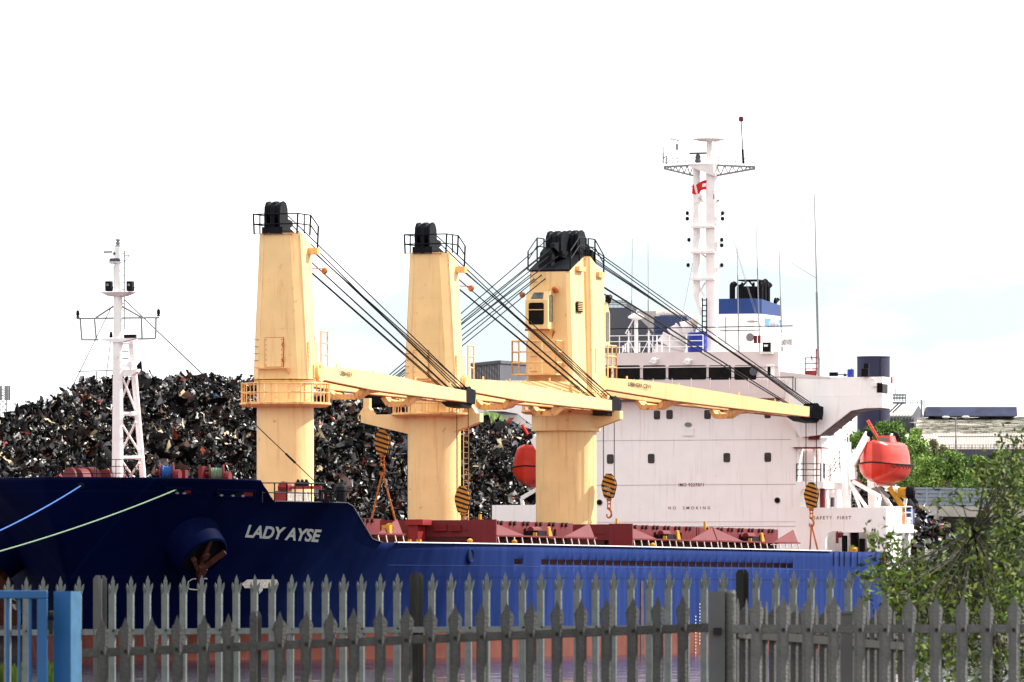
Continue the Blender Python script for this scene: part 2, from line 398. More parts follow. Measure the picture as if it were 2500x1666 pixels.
def hull_poly(name, m, polys, off=.05, th=None, label=None):
    d = MB()
    for poly in polys:
        a = [hull_pt(x, y, off) for x, y in poly]; d.add(a, [tuple(range(len(a)))])
    o = d.build(name, m, ship, fix=False)
    if label: o['label'] = label
    return o
q = 1 / 3.365
T = [(135, 760), (180, 725), (425, 725), (438, 760), (415, 795), (310, 795), (305, 815), (278, 845), (278, 795), (160, 795)]
hull_poly('thruster_mark', 'rope_white', [[(550 + x * q, 1200 + y * q) for x, y in T_] for T_ in ([(135, 760), (180, 725), (282, 725), (282, 795), (160, 795)], [(282, 725), (425, 725), (438, 760), (415, 795), (282, 795)], [(278, 795), (310, 795), (305, 815), (278, 845)])], off=.06, label='cream T shaped thruster mark')
c_ = [(1985, 248), (1900, 246), (1840, 252), (1805, 275), (1797, 300), (1800, 330), (1815, 347), (1850, 352), (1895, 354)]
q = 1 / 3.922; cp = []
for i in range(len(c_) - 1):
    (x0, y0), (x1, y1) = c_[i], c_[i + 1]; L_ = math.hypot(x1 - x0, y1 - y0); nx, ny = (y1 - y0) / L_ * 5, -(x1 - x0) / L_ * 5
    cp.append([(x0 + nx, y0 + ny), (x1 + nx, y1 + ny), (x1 - nx, y1 - ny), (x0 - nx, y0 - ny)])
hull_poly('bulbous_bow_mark', 'rope_white', [[(x * q, 1350 + y * q) for x, y in p_] for p_ in cp], label='white outline bulb mark')
M['lettering_stained'] = mat('stained_lettering', (.50, .50, .47), .6, var=.15, scale=3, rust=.25, rustcol=(.45, .25, .08))
def nm(u, v):
    px = 598 + 188 * u; return hull_pt(px + 0 * v, 1311 + 12.5 * u - 30 * v, .035)
text_mesh('LADY AYSE', 'ship_name_lettering', 'lettering_stained', ship, nm, shear=.38, bold=.032)['label'] = 'slanted white LADY AYSE lettering, last letters rust stained'
# draught marks
hull_poly('draught_mark', 'rope_white', [[(1698, y), (1699.5, y), (1699.5, y + 3), (1698, y + 3)] for y in range(1600, 1500, -8)] + [[(1708, y), (1709.5, y), (1709.5, y + 3), (1708, y + 3)] for y in range(1570, 1470, -8)])

# mooring chocks: framed recess with a red inside, port side and (mirrored) starboard
def chock(x0, y0, x1, y1, mirror=False):
    a, b, c, d = [hull_pt(x, y, .05) for x, y in ((x0, y1), (x1, y1 + (x1 - x0) * .03), (x1, y0 + (x1 - x0) * .03), (x0, y0))]
    ps = [a, b, c, d]
    m = MB(); m.add([p - Vector((.02, 0, 0)) for p in ps], [(0, 1, 2, 3)], 1)
    e = a.lerp(b, .72); m.add([e, b, c, d.lerp(c, .72)], [(0, 1, 2, 3)], 2)
    for p, q_ in zip(ps, ps[1:] + ps[:1]): m.tube(p, q_, .075, 8)
    for f in (.12, .42, .68):
        p = a.lerp(b, f); m.lathe(p, [(.10, 0), (.13, .05), (.07, .12), (.07, .26), (.12, .3)], 10, mi=3)
    if mirror: m.v = [(-x, y, z) for x, y, z in m.v]
    o = m.build('mooring_chock', ['navy', 'black', 'deckred', 'grey'], ship); return o
chock(403, 1192, 470, 1206); chock(528, 1196, 621, 1212)
for (X0, X1, yy) in ((24, 55, 1194), (-22, 8, 1202)):
    # starboard chocks, seen end-on past the stem
    w_ = {24: -7.2, -22: -8.3}[X0]; a = P(X0, yy, w=w_); b = P(X1, yy, w=w_)
    m = MB(); h = Vector((0, 0, -.42)); ps = [a, b, b + h, a + h]; m.add(ps, [(0, 1, 2, 3)], 1)
    for p, q_ in zip(ps, ps[1:] + ps[:1]): m.tube(p, q_, .06, 8)
    m.build('mooring_chock', ['grey', 'deckred'], ship)
cc = hull_pt(198, 1186, .06); m = MB(); m.lathe(cc, [(.16, 0), (.17, .03), (.10, .05), (.08, -.02)], 16, axis=(.5, -.8, -.2)); m.build('centre_fairlead', 'black', ship)

# anchor bolsters with anchors
for sg in (1, -1):
    c0 = hull_pt(466, 1322, -.30); c0 = Vector((sg * c0.x, c0.y, c0.z)); ax = Vector((sg * .66, -.30, -.70)).normalized()
    m = MB(); m.lathe(c0, [(2.1, -1.2), (1.75, -.3), (1.5, .5), (1.42, 1.25), (1.32, 1.3), (1.18, 1.0), (1.0, .4), (.02, .3)], 40, axis=ax)
    bo = m.build('anchor_bolster', 'navy', ship, smooth=True)
    m = MB(); cI = c0 + ax * 1.02; m.lathe(c0 + ax * .95, [(1.2, 0), (.02, .02)], 32, axis=ax); m.build('bolster_recess', 'black', bo)
    u_ = Vector((0, 0, 1)); u_ = (u_ - ax * u_.dot(ax)).normalized(); v_ = ax.cross(u_) * -sg
    B = lambda a, b, c=.25: cI + v_ * a * 1.2 + u_ * (b * 1.15 + .15) + ax * c
    m = MB()
    m.beam(B(-.05, .85, .0), B(.12, -.75), .22, .2)
    m.prism([B(-.75, -.15), B(.1, -.95), B(.95, .35), B(.80, .42), B(.28, -.45), B(-.12, -.55), B(-.45, -.25), B(-.62, .02)], ax * .25)
    m.prism([B(-.12, -.5), B(.42, -.6), B(.62, -1.65), B(.12, -1.05)], ax * .28)
    m.lathe(B(.05, .0), [(.20, -.1), (.26, 0), (.2, .1)], 12, axis=ax)
    m.build('anchor', 'rustred', ship)
# hawse hole amidships
hp = hull_pt(1147, 1357, .0); m = MB()
m.lathe(hp, [(.42, -.05), (.42, .08), (.34, .12), (.28, .06), (.02, -.02)], 20, axis=(1, 0, 0)); o = m.build('side_fairlead', ['navy'], ship)
m = MB(); m.lathe(hp + Vector((.03, 0, 0)), [(.27, 0), (.25, .02)], 18, axis=(1, 0, 0)); m.build('fairlead_opening', 'black', o)

# ================================================================ HATCHES
def hatch(s0, s1, bw, box0, box1, label=None):
    """s0 fore end, s1 aft end (smaller); coaming + cover, tie plate edge, triangular brackets at both ends"""
    m = MB()
    wi = bw - 1.7
    m.box((-wi, -box0, 6.56), (wi, -box1, 7.47))
    m.box((-wi - .04, -box0 - .04, 6.9), (wi + .04, -box1 + .04, 7.0))
    for sg in (1, -1): m.box((sg * wi, -s0, 6.55), (sg * (wi + .25), -s1, 7.46))
    hc = m.build('hatch_cover', 'hatchred', ship)
    if label: hc['label'] = label
    m = MB(); m.box((-wi + .02, -box0 + .02, 5.0), (wi - .02, -box1 - .02, 6.55)); m.box((-wi - .25, -s0 + .3, 5.0), (wi + .25, -s1 - .3, 6.5)); m.build('coaming', 'darkred', hc)  # dark red puts the shade under the flange into the coaming colour
    m = MB()
    for sg in (1, -1):
        m.box((sg * (wi + .27), -s0, 6.58), (sg * bw, -s1, 6.66))
        if s0 > 30 and box0 == s0:      # closed end plates on the front of the coaming
            m.box((sg * (wi + .26), -s0 - .02, 5.6), (sg * bw, -s0 + .12, 7.5)) if sg > 0 else None
        L_ = s0 - s1
        for (a, b, sgn) in ((s0, s0 - L_ * .30, 1), (s1, s1 + L_ * .30, -1)):
            m.prism([Vector((sg * (bw - .15), -a, 6.665)), Vector((sg * (bw - .15), -b, 6.665)), Vector((sg * (bw - .45), -a, 7.43))], (-sg * .06, 0, 0))
    m.build('coaming_flange', 'hatchred', hc)
    # inclined stays, seen light against the dark under the flange
    m = MB(); n = int((s0 - s1) / 1.35)
    for i in range(n + 1):
        s = s0 - .3 - i * (s0 - s1 - .6) / n + random.uniform(-.12, .12)
        m.beam(Vector((bw - .05, -s, 6.56)), Vector((bw + .1, -s + .5, 5.1)), .055, .055)
    m.build('coaming_stay', 'rope_white', hc)
    m = MB()
    for f in ((.5,) if s0 - s1 > 15 else ()):
        c = -s0 + (s0 - s1) * f; x = bw - .35
        m.box((x - .7, c - .9, 6.53), (x + .1, c + .55, 6.95), 2); m.tube((x - .35, c - .9, 6.98), (x - .35, c + .5, 6.98), .2, 10, mi=0)
        m.prism([(x + .12, c + .55, 7.15), (x + .12, c + .85, 7.2), (x + .12, c + 1.3, 6.6), (x + .12, c + 1.6, 6.5), (x + .12, c + 1.0, 6.5), (x + .12, c + .6, 6.7)], (.10, 0, 0), 1)
        m.box((x, c - 1.5, 6.53), (x + .2, c - 1.38, 6.85), 1)
    if m.v: m.build('hatch_motor', ['hatchred', 'yellow', 'black'], hc)
    m = MB()
    for i in range(7):
        s = s0 - 2.0 - i * (s0 - s1 - 4) / 6; x = wi + .26
        m.tube((x, -s, 7.36), (x + .12, -s, 7.36), .13, 10); m.tube((x, -s + .7, 7.36), (x + .12, -s + .7, 7.36), .13, 10)
        if i in (1, 3, 5): m.prism([(x, -s + .2, 7.1), (x, -s + .1, 6.6), (x, -s + .45, 6.6)], (.12, 0, 0))
        if i in (1, 3, 5): m.prism([(x, -s + .9, 7.1), (x, -s + .8, 6.6), (x, -s + 1.15, 6.6)], (.12, 0, 0))
    m.build('cover_wheel', 'darkred', hc)
    m = MB(); x = wi + .5; m.box((x, -s0 + .5, 7.3), (x + .12, -s0 + .68, 7.8)); m.tube((x + .2, -s0 + 1.2, 7.25), (x + .3, -s0 + 1.2, 7.25), .13, 12); m.beam((x + .2, -s0 + .6, 7.5), (x + .2, -s0 + 1.2, 7.25), .06, .06)
    m.build('securing_cleat', 'yellow', hc)
    return hc
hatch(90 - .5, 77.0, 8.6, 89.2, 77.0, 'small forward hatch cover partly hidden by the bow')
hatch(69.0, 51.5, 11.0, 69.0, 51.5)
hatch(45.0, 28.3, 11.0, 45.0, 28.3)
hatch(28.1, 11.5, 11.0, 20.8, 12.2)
# louvred vents and lockers on the front face of the second hatch
m = MB()
for x0 in (1063, 1098):
    a = P(x0, 1297, t=-69.05); b = P(x0 + 27, 1281, t=-69.05)
    m.box((a.x, -69.06, a.z), (b.x, -69.18, b.z))
    for k_ in range(6):
        z = a.z + (b.z - a.z) * (k_ + .5) / 6; m.box((a.x + .04, -69.19, z - .012), (b.x - .04, -69.22, z + .012))
m.build('louvre_vent', 'deckred', ship)
m = MB()
a = P(1003, 1320, t=-70); m.box((a.x, -70.4, 5.0), (a.x + .55, -69.2, 7.2)); m.box((a.x - .1, -70.6, 7.2), (a.x + .9, -69.1, 7.5))
m.build('deck_locker', 'deckred', ship)
m = MB()
for x0, h_ in ((997, 1.1), (1018, .9), (1022, 1.2)):
    a = P(x0, 1320, t=-71.5); m.box((a.x, -71.6, 5.0), (a.x + .14, -71.4, 6.4))
m.box((P(938, 1300, t=-79).x, -79.4, 6.6), (P(938, 1300, t=-79).x + .45, -79, 7.1))
m.build('deck_post', 'yellow', ship)
m = MB(); a = P(950, 1288, t=-78.5); m.lathe(a, [(.2, 0), (.24, .06), (.24, .10), (.12, .12)], 18, axis=(.5, -.8, 0)); m.build('yellow_vent_ring', 'yellow', ship)
m = MB()
for px_ in (1147, 1256, 1594, 2086):
    a = P(px_, 1330, w=12.2); m.tube((12.2, a.y, 5.0), (12.2, a.y, 6.25), .09, 8); m.lathe((12.2, a.y, 6.2), [(.14, 0), (.16, .1), (.05, .2)], 10)
m.build('deck_vent', 'yellow', ship)

m = MB(); m.box((12.0, -71.5, 5.01), (12.3, -14, 5.62)); m.build('freeing_port_shade', 'darkred', ship)  # added dark strip that paints the shade inside the freeing ports

M['rust_run'] = mat('rust_run', (.06, .028, .022), .8, var=.4, scale=2, streak=.6, streakcol=(.05, .03, .06))
hull_poly('rust_streak', 'rust_run', [[(1564, 1600), (1573, 1600), (1571, 1420), (1565, 1420)]], off=.03)
M['flange_rust'] = mat('rusty_flange', (.27, .095, .04), .7, var=.35, scale=1.2, rust=.5)
# ================================================================ CRANES
def roundrect(cx, cz, hw, hh, r, n=4):
    pts = []
    for sx, sz, a0 in ((1, 1, 0), (-1, 1, 90), (-1, -1, 180), (1, -1, 270)):
        for i in range(n + 1):
            a = R(a0 + 90 * i / n); pts.append((cx + sx * (hw - r) + r * math.cos(a), cz + sz * (hh - r) + r * math.sin(a)))
    return pts

def crane_house(name, wc, tc, d, bl, bd, tl, td, zb, ztn, ztf, ch=.32, label=None):
    """d=+1: jib points aft, -1: jib points forward. ztn roof height at the back, ztf at the jib side"""
    def oct(l, dd, c): return [(-l / 2 + c, -dd / 2), (l / 2 - c, -dd / 2), (l / 2, -dd / 2 + c), (l / 2, dd / 2 - c), (l / 2 - c, dd / 2), (-l / 2 + c, dd / 2), (-l / 2, dd / 2 - c), (-l / 2, -dd / 2 + c)]
    bt = oct(bl, bd, ch); tp = oct(tl, td, ch)
    vs = [(wc + a, tc + d * b, zb) for a, b in bt]
    for a, b in tp:
        f = (b + td / 2) / td; vs.append((wc + a, tc + d * b, ztn + (ztf - ztn) * max(0, min(1, (f - .45) / .55))))
    m = MB(); n = 8
    m.add(vs, [tuple(range(n)), tuple(range(n, 2 * n))[::-1]] + [(i, (i + 1) % n, n + (i + 1) % n, n + i) for i in range(n)])
    o = m.build('deck_crane', 'cream', ship)
    if label: o['label'] = label
    m = MB(); w1, w2 = bl / 2, tl / 2
    for sx_ in (-1, 1): m.beam((wc + sx_ * (w1 - ch), tc - d * (bd / 2 + .004), zb), (wc + sx_ * (w2 - ch), tc - d * (td / 2 + .004), ztn - .02), .018, .012)
    for sx_ in (-1, 1): m.beam((wc + sx_ * (w1 + .004), tc - d * (bd / 2 - ch), zb), (wc + sx_ * (w2 + .004), tc - d * (td / 2 - ch), ztn - .02), .022, .012)
    for f in (.34, .67):
        z = zb + (ztn - zb) * f; l = bl + (tl - bl) * f; dd = bd + (td - bd) * f; y = tc - d * (dd / 2 + .003); m.beam((wc - l / 2 + ch, y, z), (wc + l / 2 - ch, y, z), .012, .012)
    m.build('weld_seam', 'cream_rusty', o)
    return o

def pedestal(o, wc, tc, r, z1, collar=None):
    m = MB(); m.lathe((wc, tc, 0), [(r, 4.9), (r, z1)], 56); m.build('pedestal', 'cream', o, smooth=True)
    if collar:
        r2, za, zb_ = collar
        m = MB(); m.lathe((wc, tc, 0), [(r + .01, za - .05), (r2, za), (r2, zb_)], 48); m.build('collar', 'cream_rusty' if False else 'cream', o, smooth=True)

def platform(o, wc, tc, r, z, rails=True, arc=(0, 360)):
    m = MB(); m.lathe((wc, tc, 0), [(r - .25, z - .22), (r, z - .10), (r, z), (r - .1, z + .02)], 40); m.build('walkway', 'cream_rusty', o)
    m = MB(); n = 22; pr = None
    for i in range(n + 1):
        a = R(arc[0] + (arc[1] - arc[0]) * i / n); p = Vector((wc + (r - .1) * math.cos(a), tc + (r - .1) * math.sin(a), z))
        m.tube(p, p + Vector((0, 0, 1.05)), .035, 5)
        if pr:
            for h in (.55, 1.05): m.tube(pr + Vector((0, 0, h)), p + Vector((0, 0, h)), .03, 5)
        pr = p
    m.build('walkway_railing', 'cream_rusty', o)

def jib(o, wc, tc, d, heel_t, heel_z, gap, tip, heel_a=0., text=None, txt_px=None):
    """tip = local point of the jib head; legs start at (wc +- gap, heel_t)"""
    hc = Vector((wc, heel_t, heel_z)); tip = Vector(tip); ax = (tip - hc); L_ = ax.length; ax.normalize()
    side = ax.cross(Vector((0, 0, 1))).normalized(); up = Vector((0, 0, 1))
    if side.x < 0: side = -side
    fr = [0, .03, .16, .32, .5, .75, .935]; ht = [.31, .36, .45, .50, .46, .37, .31]; cam_ = [.0, .02, .06, .05, .03, .0, 0.]
    def c(sg, f): return hc.lerp(tip, f) + side * sg * (gap * (1 - f) + .42 * f)
    m = MB()
    for sg in (1, -1):
        pr = None
        for f, h, cb in zip(fr, ht, cam_):
            p = c(sg, f) + up * cb; b = [p - side * .2 - up * h * 1.05, p + side * .2 - up * h * 1.05, p + side * .2 + up * h * .92, p - side * .2 + up * h * .92]
            if pr:
                q = pr + b; m.add(q, [(0, 1, 5, 4), (1, 2, 6, 5), (2, 3, 7, 6), (3, 0, 4, 7)] + ([(3, 2, 1, 0)] if f == fr[1] else []) + ([(4, 5, 6, 7)] if f == fr[-1] else []))
            pr = b
        m.lathe(c(sg, .0) - side * .3, [(.50, 0), (.52, .1), (.52, .5), (.50, .6)], 20, axis=side)
        for f in (.12, .35, .62, .85):      # lifting eyes
            p = c(sg, f) + up * (.5); m.box(p - Vector((.04, .04, .06)), p + Vector((.04, .04, .14)))
    j = m.build('jib', 'cream', o)
    for sg in (1, -1):          # rusty lower flange and seam straps of each leg
        m = MB(); pr = None
        for f, h, cb in zip(fr, ht, cam_):
            p = c(sg, f) + up * (cb - h * 1.05 - .03)
            if pr is not None: m.beam(pr, p, .46, .05)
            pr = p
        for f in (.10, .42, .68):
            i = max(k_ for k_ in range(len(fr)) if fr[k_] <= f); q_ = (f - fr[i]) / (fr[i + 1] - fr[i]); h = ht[i] + (ht[i + 1] - ht[i]) * q_; cb = cam_[i] + (cam_[i + 1] - cam_[i]) * q_
            p = c(sg, f) + up * cb; m.beam(p - up * h * 1.04, p + up * h * .91, .42, .03)
        m.build('jib_flange', 'flange_rust', j)
    m = MB()
    for f in (.30, .60):                    # dropped cross members with gusset plates
        w1 = gap * (1 - f) + .42 * f; cc = hc.lerp(tip, f); dz = -.50
        A = [cc + side * w1 * a_ + up * z_ for a_, z_ in ((1., dz), (.62, dz - .42), (-.62, dz - .42), (-1., dz))]
        for a_, b_2 in zip(A[:-1], A[1:]): m.beam(a_, b_2, .62, .30)
        for sg in (1, -1):
            p = cc + side * sg * w1 + up * (dz - .02)
            m.prism([p, p + ax * 1.9, p + ax * .1 - side * sg * w1 * .75 + up * -.28], up * -.04)
            m.prism([p + side * sg * .1, p + ax * 1.0 + side * sg * .1, p + ax * .35 - up * .42 - side * sg * w1 * .25], side * -sg * .05)
    m.build('jib_cross_member', 'cream_rusty', j)
    m = MB(); e = tip - ax * 1.45; a = side * .62; u = up
    m.prism([e - a + u * .33, e - a - u * .36, tip - ax * .1 - a - u * .42, tip - a + u * .0, tip - a + u * .40, tip - ax * .5 - a + u * .46], a * 2)
    for k_ in (-.35, 0, .35): m.lathe(tip - ax * .45 + up * .28 + side * (k_ - .08), [(.34, 0), (.28, .05), (.28, .11), (.34, .16)], 16, axis=side)
    m.prism([e - a * .8 - u * .36, e - a * .8 - u * .36 - ax * 1.0, e - a * .8 - u * .62 - ax * .2, tip - ax * .5 - a * .8 - u * .66, tip - ax * .2 - a * .8 - u * .4], a * 1.6)
    m.build('jib_head', 'black', j)
    if text:
        for_ = text
        p0 = c(1, txt_px[0]) + side * .215 + up * .03; L2 = txt_px[1]
        fn = lambda u_, v_: p0 + ax * (u_ * L2) + up * (v_ * .24)
        text_mesh(for_, 'jib_lettering', 'textblack', j, fn, bold=.02)
    return hc, tip, ax, side

def head(o, wc, tc, d, z0, z1, wid=.46, n=2, gapw=.01, depth=.62, off=-.1):
    """black sheave block standing on the roof, and the little lead sheaves"""
    prof = [(-depth, z0), (-depth * 1.05, z0 + .5 * (z1 - z0)), (-depth * .95, z1 - .35), (-depth * .6, z1 - .08), (0, z1), (depth * .55, z1 - .1), (depth * .9, z1 - .4), (depth * 1.0, z0 + .45 * (z1 - z0)), (depth * 1.05, z0)]
    m = MB(); x = wc + off - (n * wid + (n - 1) * gapw) / 2
    for k_ in range(n):
        m.prism([(x, tc + d * a, z) for a, z in prof], (wid * .3, 0, 0)); m.prism([(x + wid * .78, tc + d * a, z) for a, z in prof], (wid * .22, 0, 0))
        m.lathe((x + wid * .2, tc, z1 - depth - .02), [(depth * .98, 0), (depth * .86, wid * .2), (depth * .86, wid * .4), (depth * .98, wid * .6)], 28, axis=(1, 0, 0))
        x += wid + gapw
    m.box((wc + off - .6, tc - depth, z0 - .05), (wc + off + .6, tc + depth, z0 + .35))
    m.prism([(wc + off + .1, tc + d * depth, z0 + .85), (wc + off + .1, tc + d * (depth + .85), z0 + .75), (wc + off + .1, tc + d * (depth + .95), z0 + .5), (wc + off + .1, tc + d * depth, z0 + .2)], (.3, 0, 0))
    m.build('sheave_block', 'black', o)

def roof_rail(o, wc, tc, d, tl, td, z0, zf):
    m = MB(); a = tl / 2 + .12
    for sg in (-1, 1):
        top_ = [Vector((wc + sg * a, tc + d * b, z + 1.05)) for b, z in ((-td / 2 - .25, z0), (td / 2 - .75, z0), (td / 2 + .45, zf + .1))]
        mid = [p - Vector((0, 0, .55)) for p in top_]
        for L_ in (top_, mid):
            for p, q_ in zip(L_[:-1], L_[1:]): m.tube(p, q_, .038, 6)
        for p, z in zip(top_, (z0, z0, zf)): m.tube(p, (p.x - sg * .05, p.y, z - .05), .05, 6)
        m.tube(top_[0].lerp(top_[1], .5), top_[0].lerp(top_[1], .5) - Vector((0, 0, 1.05)), .04, 6)
    for h in (1.05, .5): m.tube((wc - a, tc - d * (td / 2 + .25), z0 + h), (wc + a, tc - d * (td / 2 + .25), z0 + h), .038, 6)
    m.build('roof_railing', 'black', o)
    m = MB(); m.box((wc - tl / 2 - .1, tc - d * td / 2 - .12, z0 - .03), (wc + tl / 2 + .12, tc - d * td / 2 + .10, z0 + .01)); m.build('roof_ledge', 'cream_rusty', o)

def ropes(o, wc, tc, d, zt, hc, tip, ax, side, offh=-.1, depth=.6, lo_t=None, zlow=None, offl=None):
    n = 0
    for k_, x in enumerate((-.4, .35, -.15, .1, .4)):
        m = MB(); a = Vector((wc + offh + x * .8, tc + d * depth * .7, zt - .25 - .27 * k_)); b = tip - ax * .45 + side * x * .9 + Vector((0, 0, .42))
        m.tube(a, b, .034, 5); m.build('luffing_rope', 'wire', o)
    for k_, x in enumerate((-.5, -.2, .25, .5)):
        m = MB(); a = Vector((wc + (offh if offl is None else offl) + x, lo_t, zlow - .22 * (k_ % 2))); b = tip - ax * (2.0 + .35 * k_) + side * x * .9 + Vector((0, 0, .30))
        m.tube(a, b, .034, 5); m.build('hoist_rope', 'wire', o)

def hook_block(o, tip, ax, side, zt, zb, hook_z, sling=None, swl=None, shift=(0, 0)):
    c = tip - ax * .45 + Vector((shift[0], shift[1], 0)); c = Vector((c.x, c.y, 0)); H = zt - zb
    out_ = [(-.16, 1), (.12, 1), (.30, .88), (.42, .70), (.46, .55), (.43, .43), (.30, .08), (.24, 0), (-.24, 0), (-.30, .08), (-.43, .43), (-.45, .55), (-.38, .72), (-.28, .88)]
    m = MB(); m.prism([(c.x + a, c.y - .17, zb + b * H) for a, b in out_], (0, .34, 0)); b_o = m.build('hook_block', ['stripes'], o)
    m = MB(); m.prism([(c.x + a * 1.05, c.y - .06, zb + (b * 1.03 - .01) * H) for a, b in out_], (0, .12, 0)); m.build('block_rim', 'black', b_o)
    for x in (-.36, .33):
        m = MB(); m.tube((c.x + x, c.y, zt - .35), (c.x + x * 1.0, c.y, tip.z - .35), .028, 5); m.build('fall_rope', 'wire', b_o)
    zz = zb
    m = MB(); m.lathe((c.x, c.y, zz - .2), [(.1, 0), (.17, .06), (.17, .14), (.1, .2)], 12)
    for s_ in (-.09, .09): m.tube((c.x + s_, c.y, zz - .15), (c.x + s_, c.y, zz - .62), .035, 6)
    m.lathe((c.x, c.y, zz - .40), [(.08, 0), (.08, .08)], 8); m.lathe((c.x, c.y, zz - .72), [(.08, 0), (.14, .05), (.14, .12), (.06, .16)], 12)
    h0 = zz - .68; pts = [(.02, 0), (.12, -.12), (.16, -.28), (.14, -.42), (.04, -.52), (-.08, -.52), (-.14, -.42), (-.13, -.30)]
    for i in range(len(pts) - 1):
        m.tube((c.x + pts[i][0], c.y, h0 + pts[i][1]), (c.x + pts[i + 1][0], c.y, h0 + pts[i + 1][1]), .075 - .004 * i, 8, r2=.071 - .004 * i)
    m.build('hook', 'rustorange', b_o)
    if sling:
        m = MB()
        for x in sling: m.tube((c.x, c.y, h0 - .35), (c.x + x[0], c.y + x[1], x[2]), .055, 6)
        m.build('sling', 'rustorange', b_o)
    if swl:
        fn = lambda u_, v_: Vector((c.x - .24 + .42 * u_, c.y - .185, zb + H * .36 + v_ * .16)); text_mesh(swl[0], 'block_lettering', 'rope_white', b_o, fn)
        fn = lambda u_, v_: Vector((c.x - .08 + .2 * u_, c.y - .185, zb + H * .15 + v_ * .12)); text_mesh(swl[1], 'block_lettering', 'rope_white', b_o, fn)
    return b_o

def door_panel(o, px0, py0, px1, py1, t, d=.05):
    t -= .05; a = P(px0, py1, t=t); b = P(px1, py0, t=t); m = MB(); m.box((a.x, t - d, a.z), (b.x, t + .25, b.z)); m.box((a.x - .03, t - d + .02, a.z - .03), (b.x + .03, t + .2, b.z + .03), 1)
    for zz in np.linspace(a.z + .1, b.z - .1, 6):
        for xx in (a.x + .06, b.x - .06): m.tube((xx, t - d, zz), (xx, t - d - .03, zz), .03, 6, mi=1)
    m.box((b.x - .02, t - d - .06, a.z + .25), (b.x + .06, t - d + .02, a.z + .5), 1); m.box((b.x - .02, t - d - .06, b.z - .5), (b.x + .06, t - d + .02, b.z - .25), 1)
    m.build('access_door', ['cream', 'rustorange'], o)
def side_panel(o, wc_, t0, t1, z0, z1):
    m = MB(); m.box((wc_ - .12, t0, z0), (wc_ + .03, t1, z1))
    for zz in np.linspace(z0 + .1, z1 - .1, 8):
        for tt in (t0 + .05, t1 - .05): m.tube((wc_ + .03, tt, zz), (wc_ + .05, tt, zz), .025, 5, mi=1)
    m.build('side_hatch', ['cream', 'rustorange'], o)

def std_crane(tcn, r, zb, label, tipw, tip_t, tipz, text, txt_px, heel_z=15.55):
    wc = 0.; tc = tcn
    bl, bd, tl, td = 3.15, 2.2, 2.35, 2.5
    z0, zf = zb + 7.9, zb + 7.25
    o = crane_house('deck_crane', wc, tc, 1, bl, bd, tl, td, zb, z0, zf, ch=.42, label=label)
    pedestal(o, wc, tc, r, zb - .12)
    m = MB(); m.lathe((wc, tc, 0), [(r + .12, zb - .22), (r + .15, zb - .16), (r + .15, zb - .02), (r, zb)], 48); m.build('slewing_ring', 'cream_rusty', o)
    m = MB(); m.lathe((wc, tc, 0), [(r + .17, zb - .10), (r + .17, zb - .06)], 48); m.build('ring_gap', 'black', o)
    platform(o, wc, tc, r + .95, zb - 1.33)
    m = MB()
    for a in range(10, 360, 36):
        x, y = wc + (r + .015) * math.cos(R(a)), tc + (r + .015) * math.sin(R(a)); m.beam((x, y, zb - 1.3), (x, y, zb - .2), .035, .02)
    m.lathe((wc, tc, 0), [(r + .012, zb - .78), (r + .02, zb - .765), (r + .012, zb - .75)], 40)
    m.build('cladding_strip', 'cream_rusty', o)
    roof_rail(o, wc, tc, 1, tl, td, z0, zf)
    head(o, wc, tc - .75, 1, z0, z0 + 1.78, off=-.25)
    hc, tip, ax, side = jib(o, wc, tc, 1, tc + 1.1, heel_z, 1.5, (tipw, tip_t, tipz), text=text, txt_px=txt_px)
    ropes(o, wc, tc - .75, 1, z0 + 1.75, hc, tip, ax, side, offh=-.25, lo_t=tc + 1.2, zlow=zf + .1)
    # heel lugs, small fittings
    m = MB()
    for sg in (-1, 1): m.lathe((sg * 1.55, tc + .7, zb + .45), [(.45, -.25), (.5, -.1), (.5, .1), (.42, .25)], 20, axis=(1, 0, 0)); m.box((sg * 1.3, tc + .1, zb + .05), (sg * 1.65, tc + 1.2, zb + .75))
    m.box((-1.2, tc - 1.5, zb + .52), (.6, tc - 1.05, zb + .58)); m.prism([(.6, tc - 1.5, zb + .55), (.6, tc - 1.05, zb + .55), (.6, tc - 1.1, zb + .2)], (.05, 0, 0))
    m.build('heel_bracket', 'cream_rusty', o)
    m = MB(); m.box((1.18, tc + .3, zf - .45), (1.75, tc + .75, zf - .1)); m.box((-1.4, tc - .1, zf - .6), (-1.2, tc + .3, zf - .1)); m.build('rope_guard', 'cream_rusty', o)
    m = MB(); m.rail([(1.75, tc + .9, zb + .7), (1.75, tc + 1.9, zb + .7)], 1.9, 1., 3, .045); m.build('cab_ladder_railing', 'cream_rusty', o)
    m = MB(); m.tube((1.2, tc + .95, zf - 1.2), (1.7, tc + 1.3, zf - 1.2), .03, 6); m.lathe((1.75, tc + 1.3, zf - 1.3), [(.16, 0), (.2, .12), (.08, .25)], 12, axis=(.3, .9, -.3)); m.build('floodlight', 'rustorange', o)
    # narrow service hatches
    side_panel(o, 1.545, tc - .55, tc + .75, zb + .1, zb + 2.0)
    for xx in (0,):
        m = MB()
        for zz in np.arange(zb + .6, zb + 2.3, .38): m.tube((-1.5, tc - .85, zz), (-1.15, tc - 1.05, zz), .018, 5)
        m.build('rung_ladder', 'rustorange', o)
    return o, hc, tip, ax, side
tA, tB, tC_ = -72.5, -48.2, -24.3
zbA = 15.2
A = std_crane(tA, 1.56, zbA, 'foremost cream crane, tallest in view, jib laid aft', 2.3, tB - 1.0, 14.75, 'LIEBHERR', (.12, 1.6))
door_panel(A[0], 648, 825, 691, 896, tA - 1.12)
hook_block(A[0], A[2], A[3], A[4], z_of(1188, 2, tB), z_of(1252, 2, tB), 0)
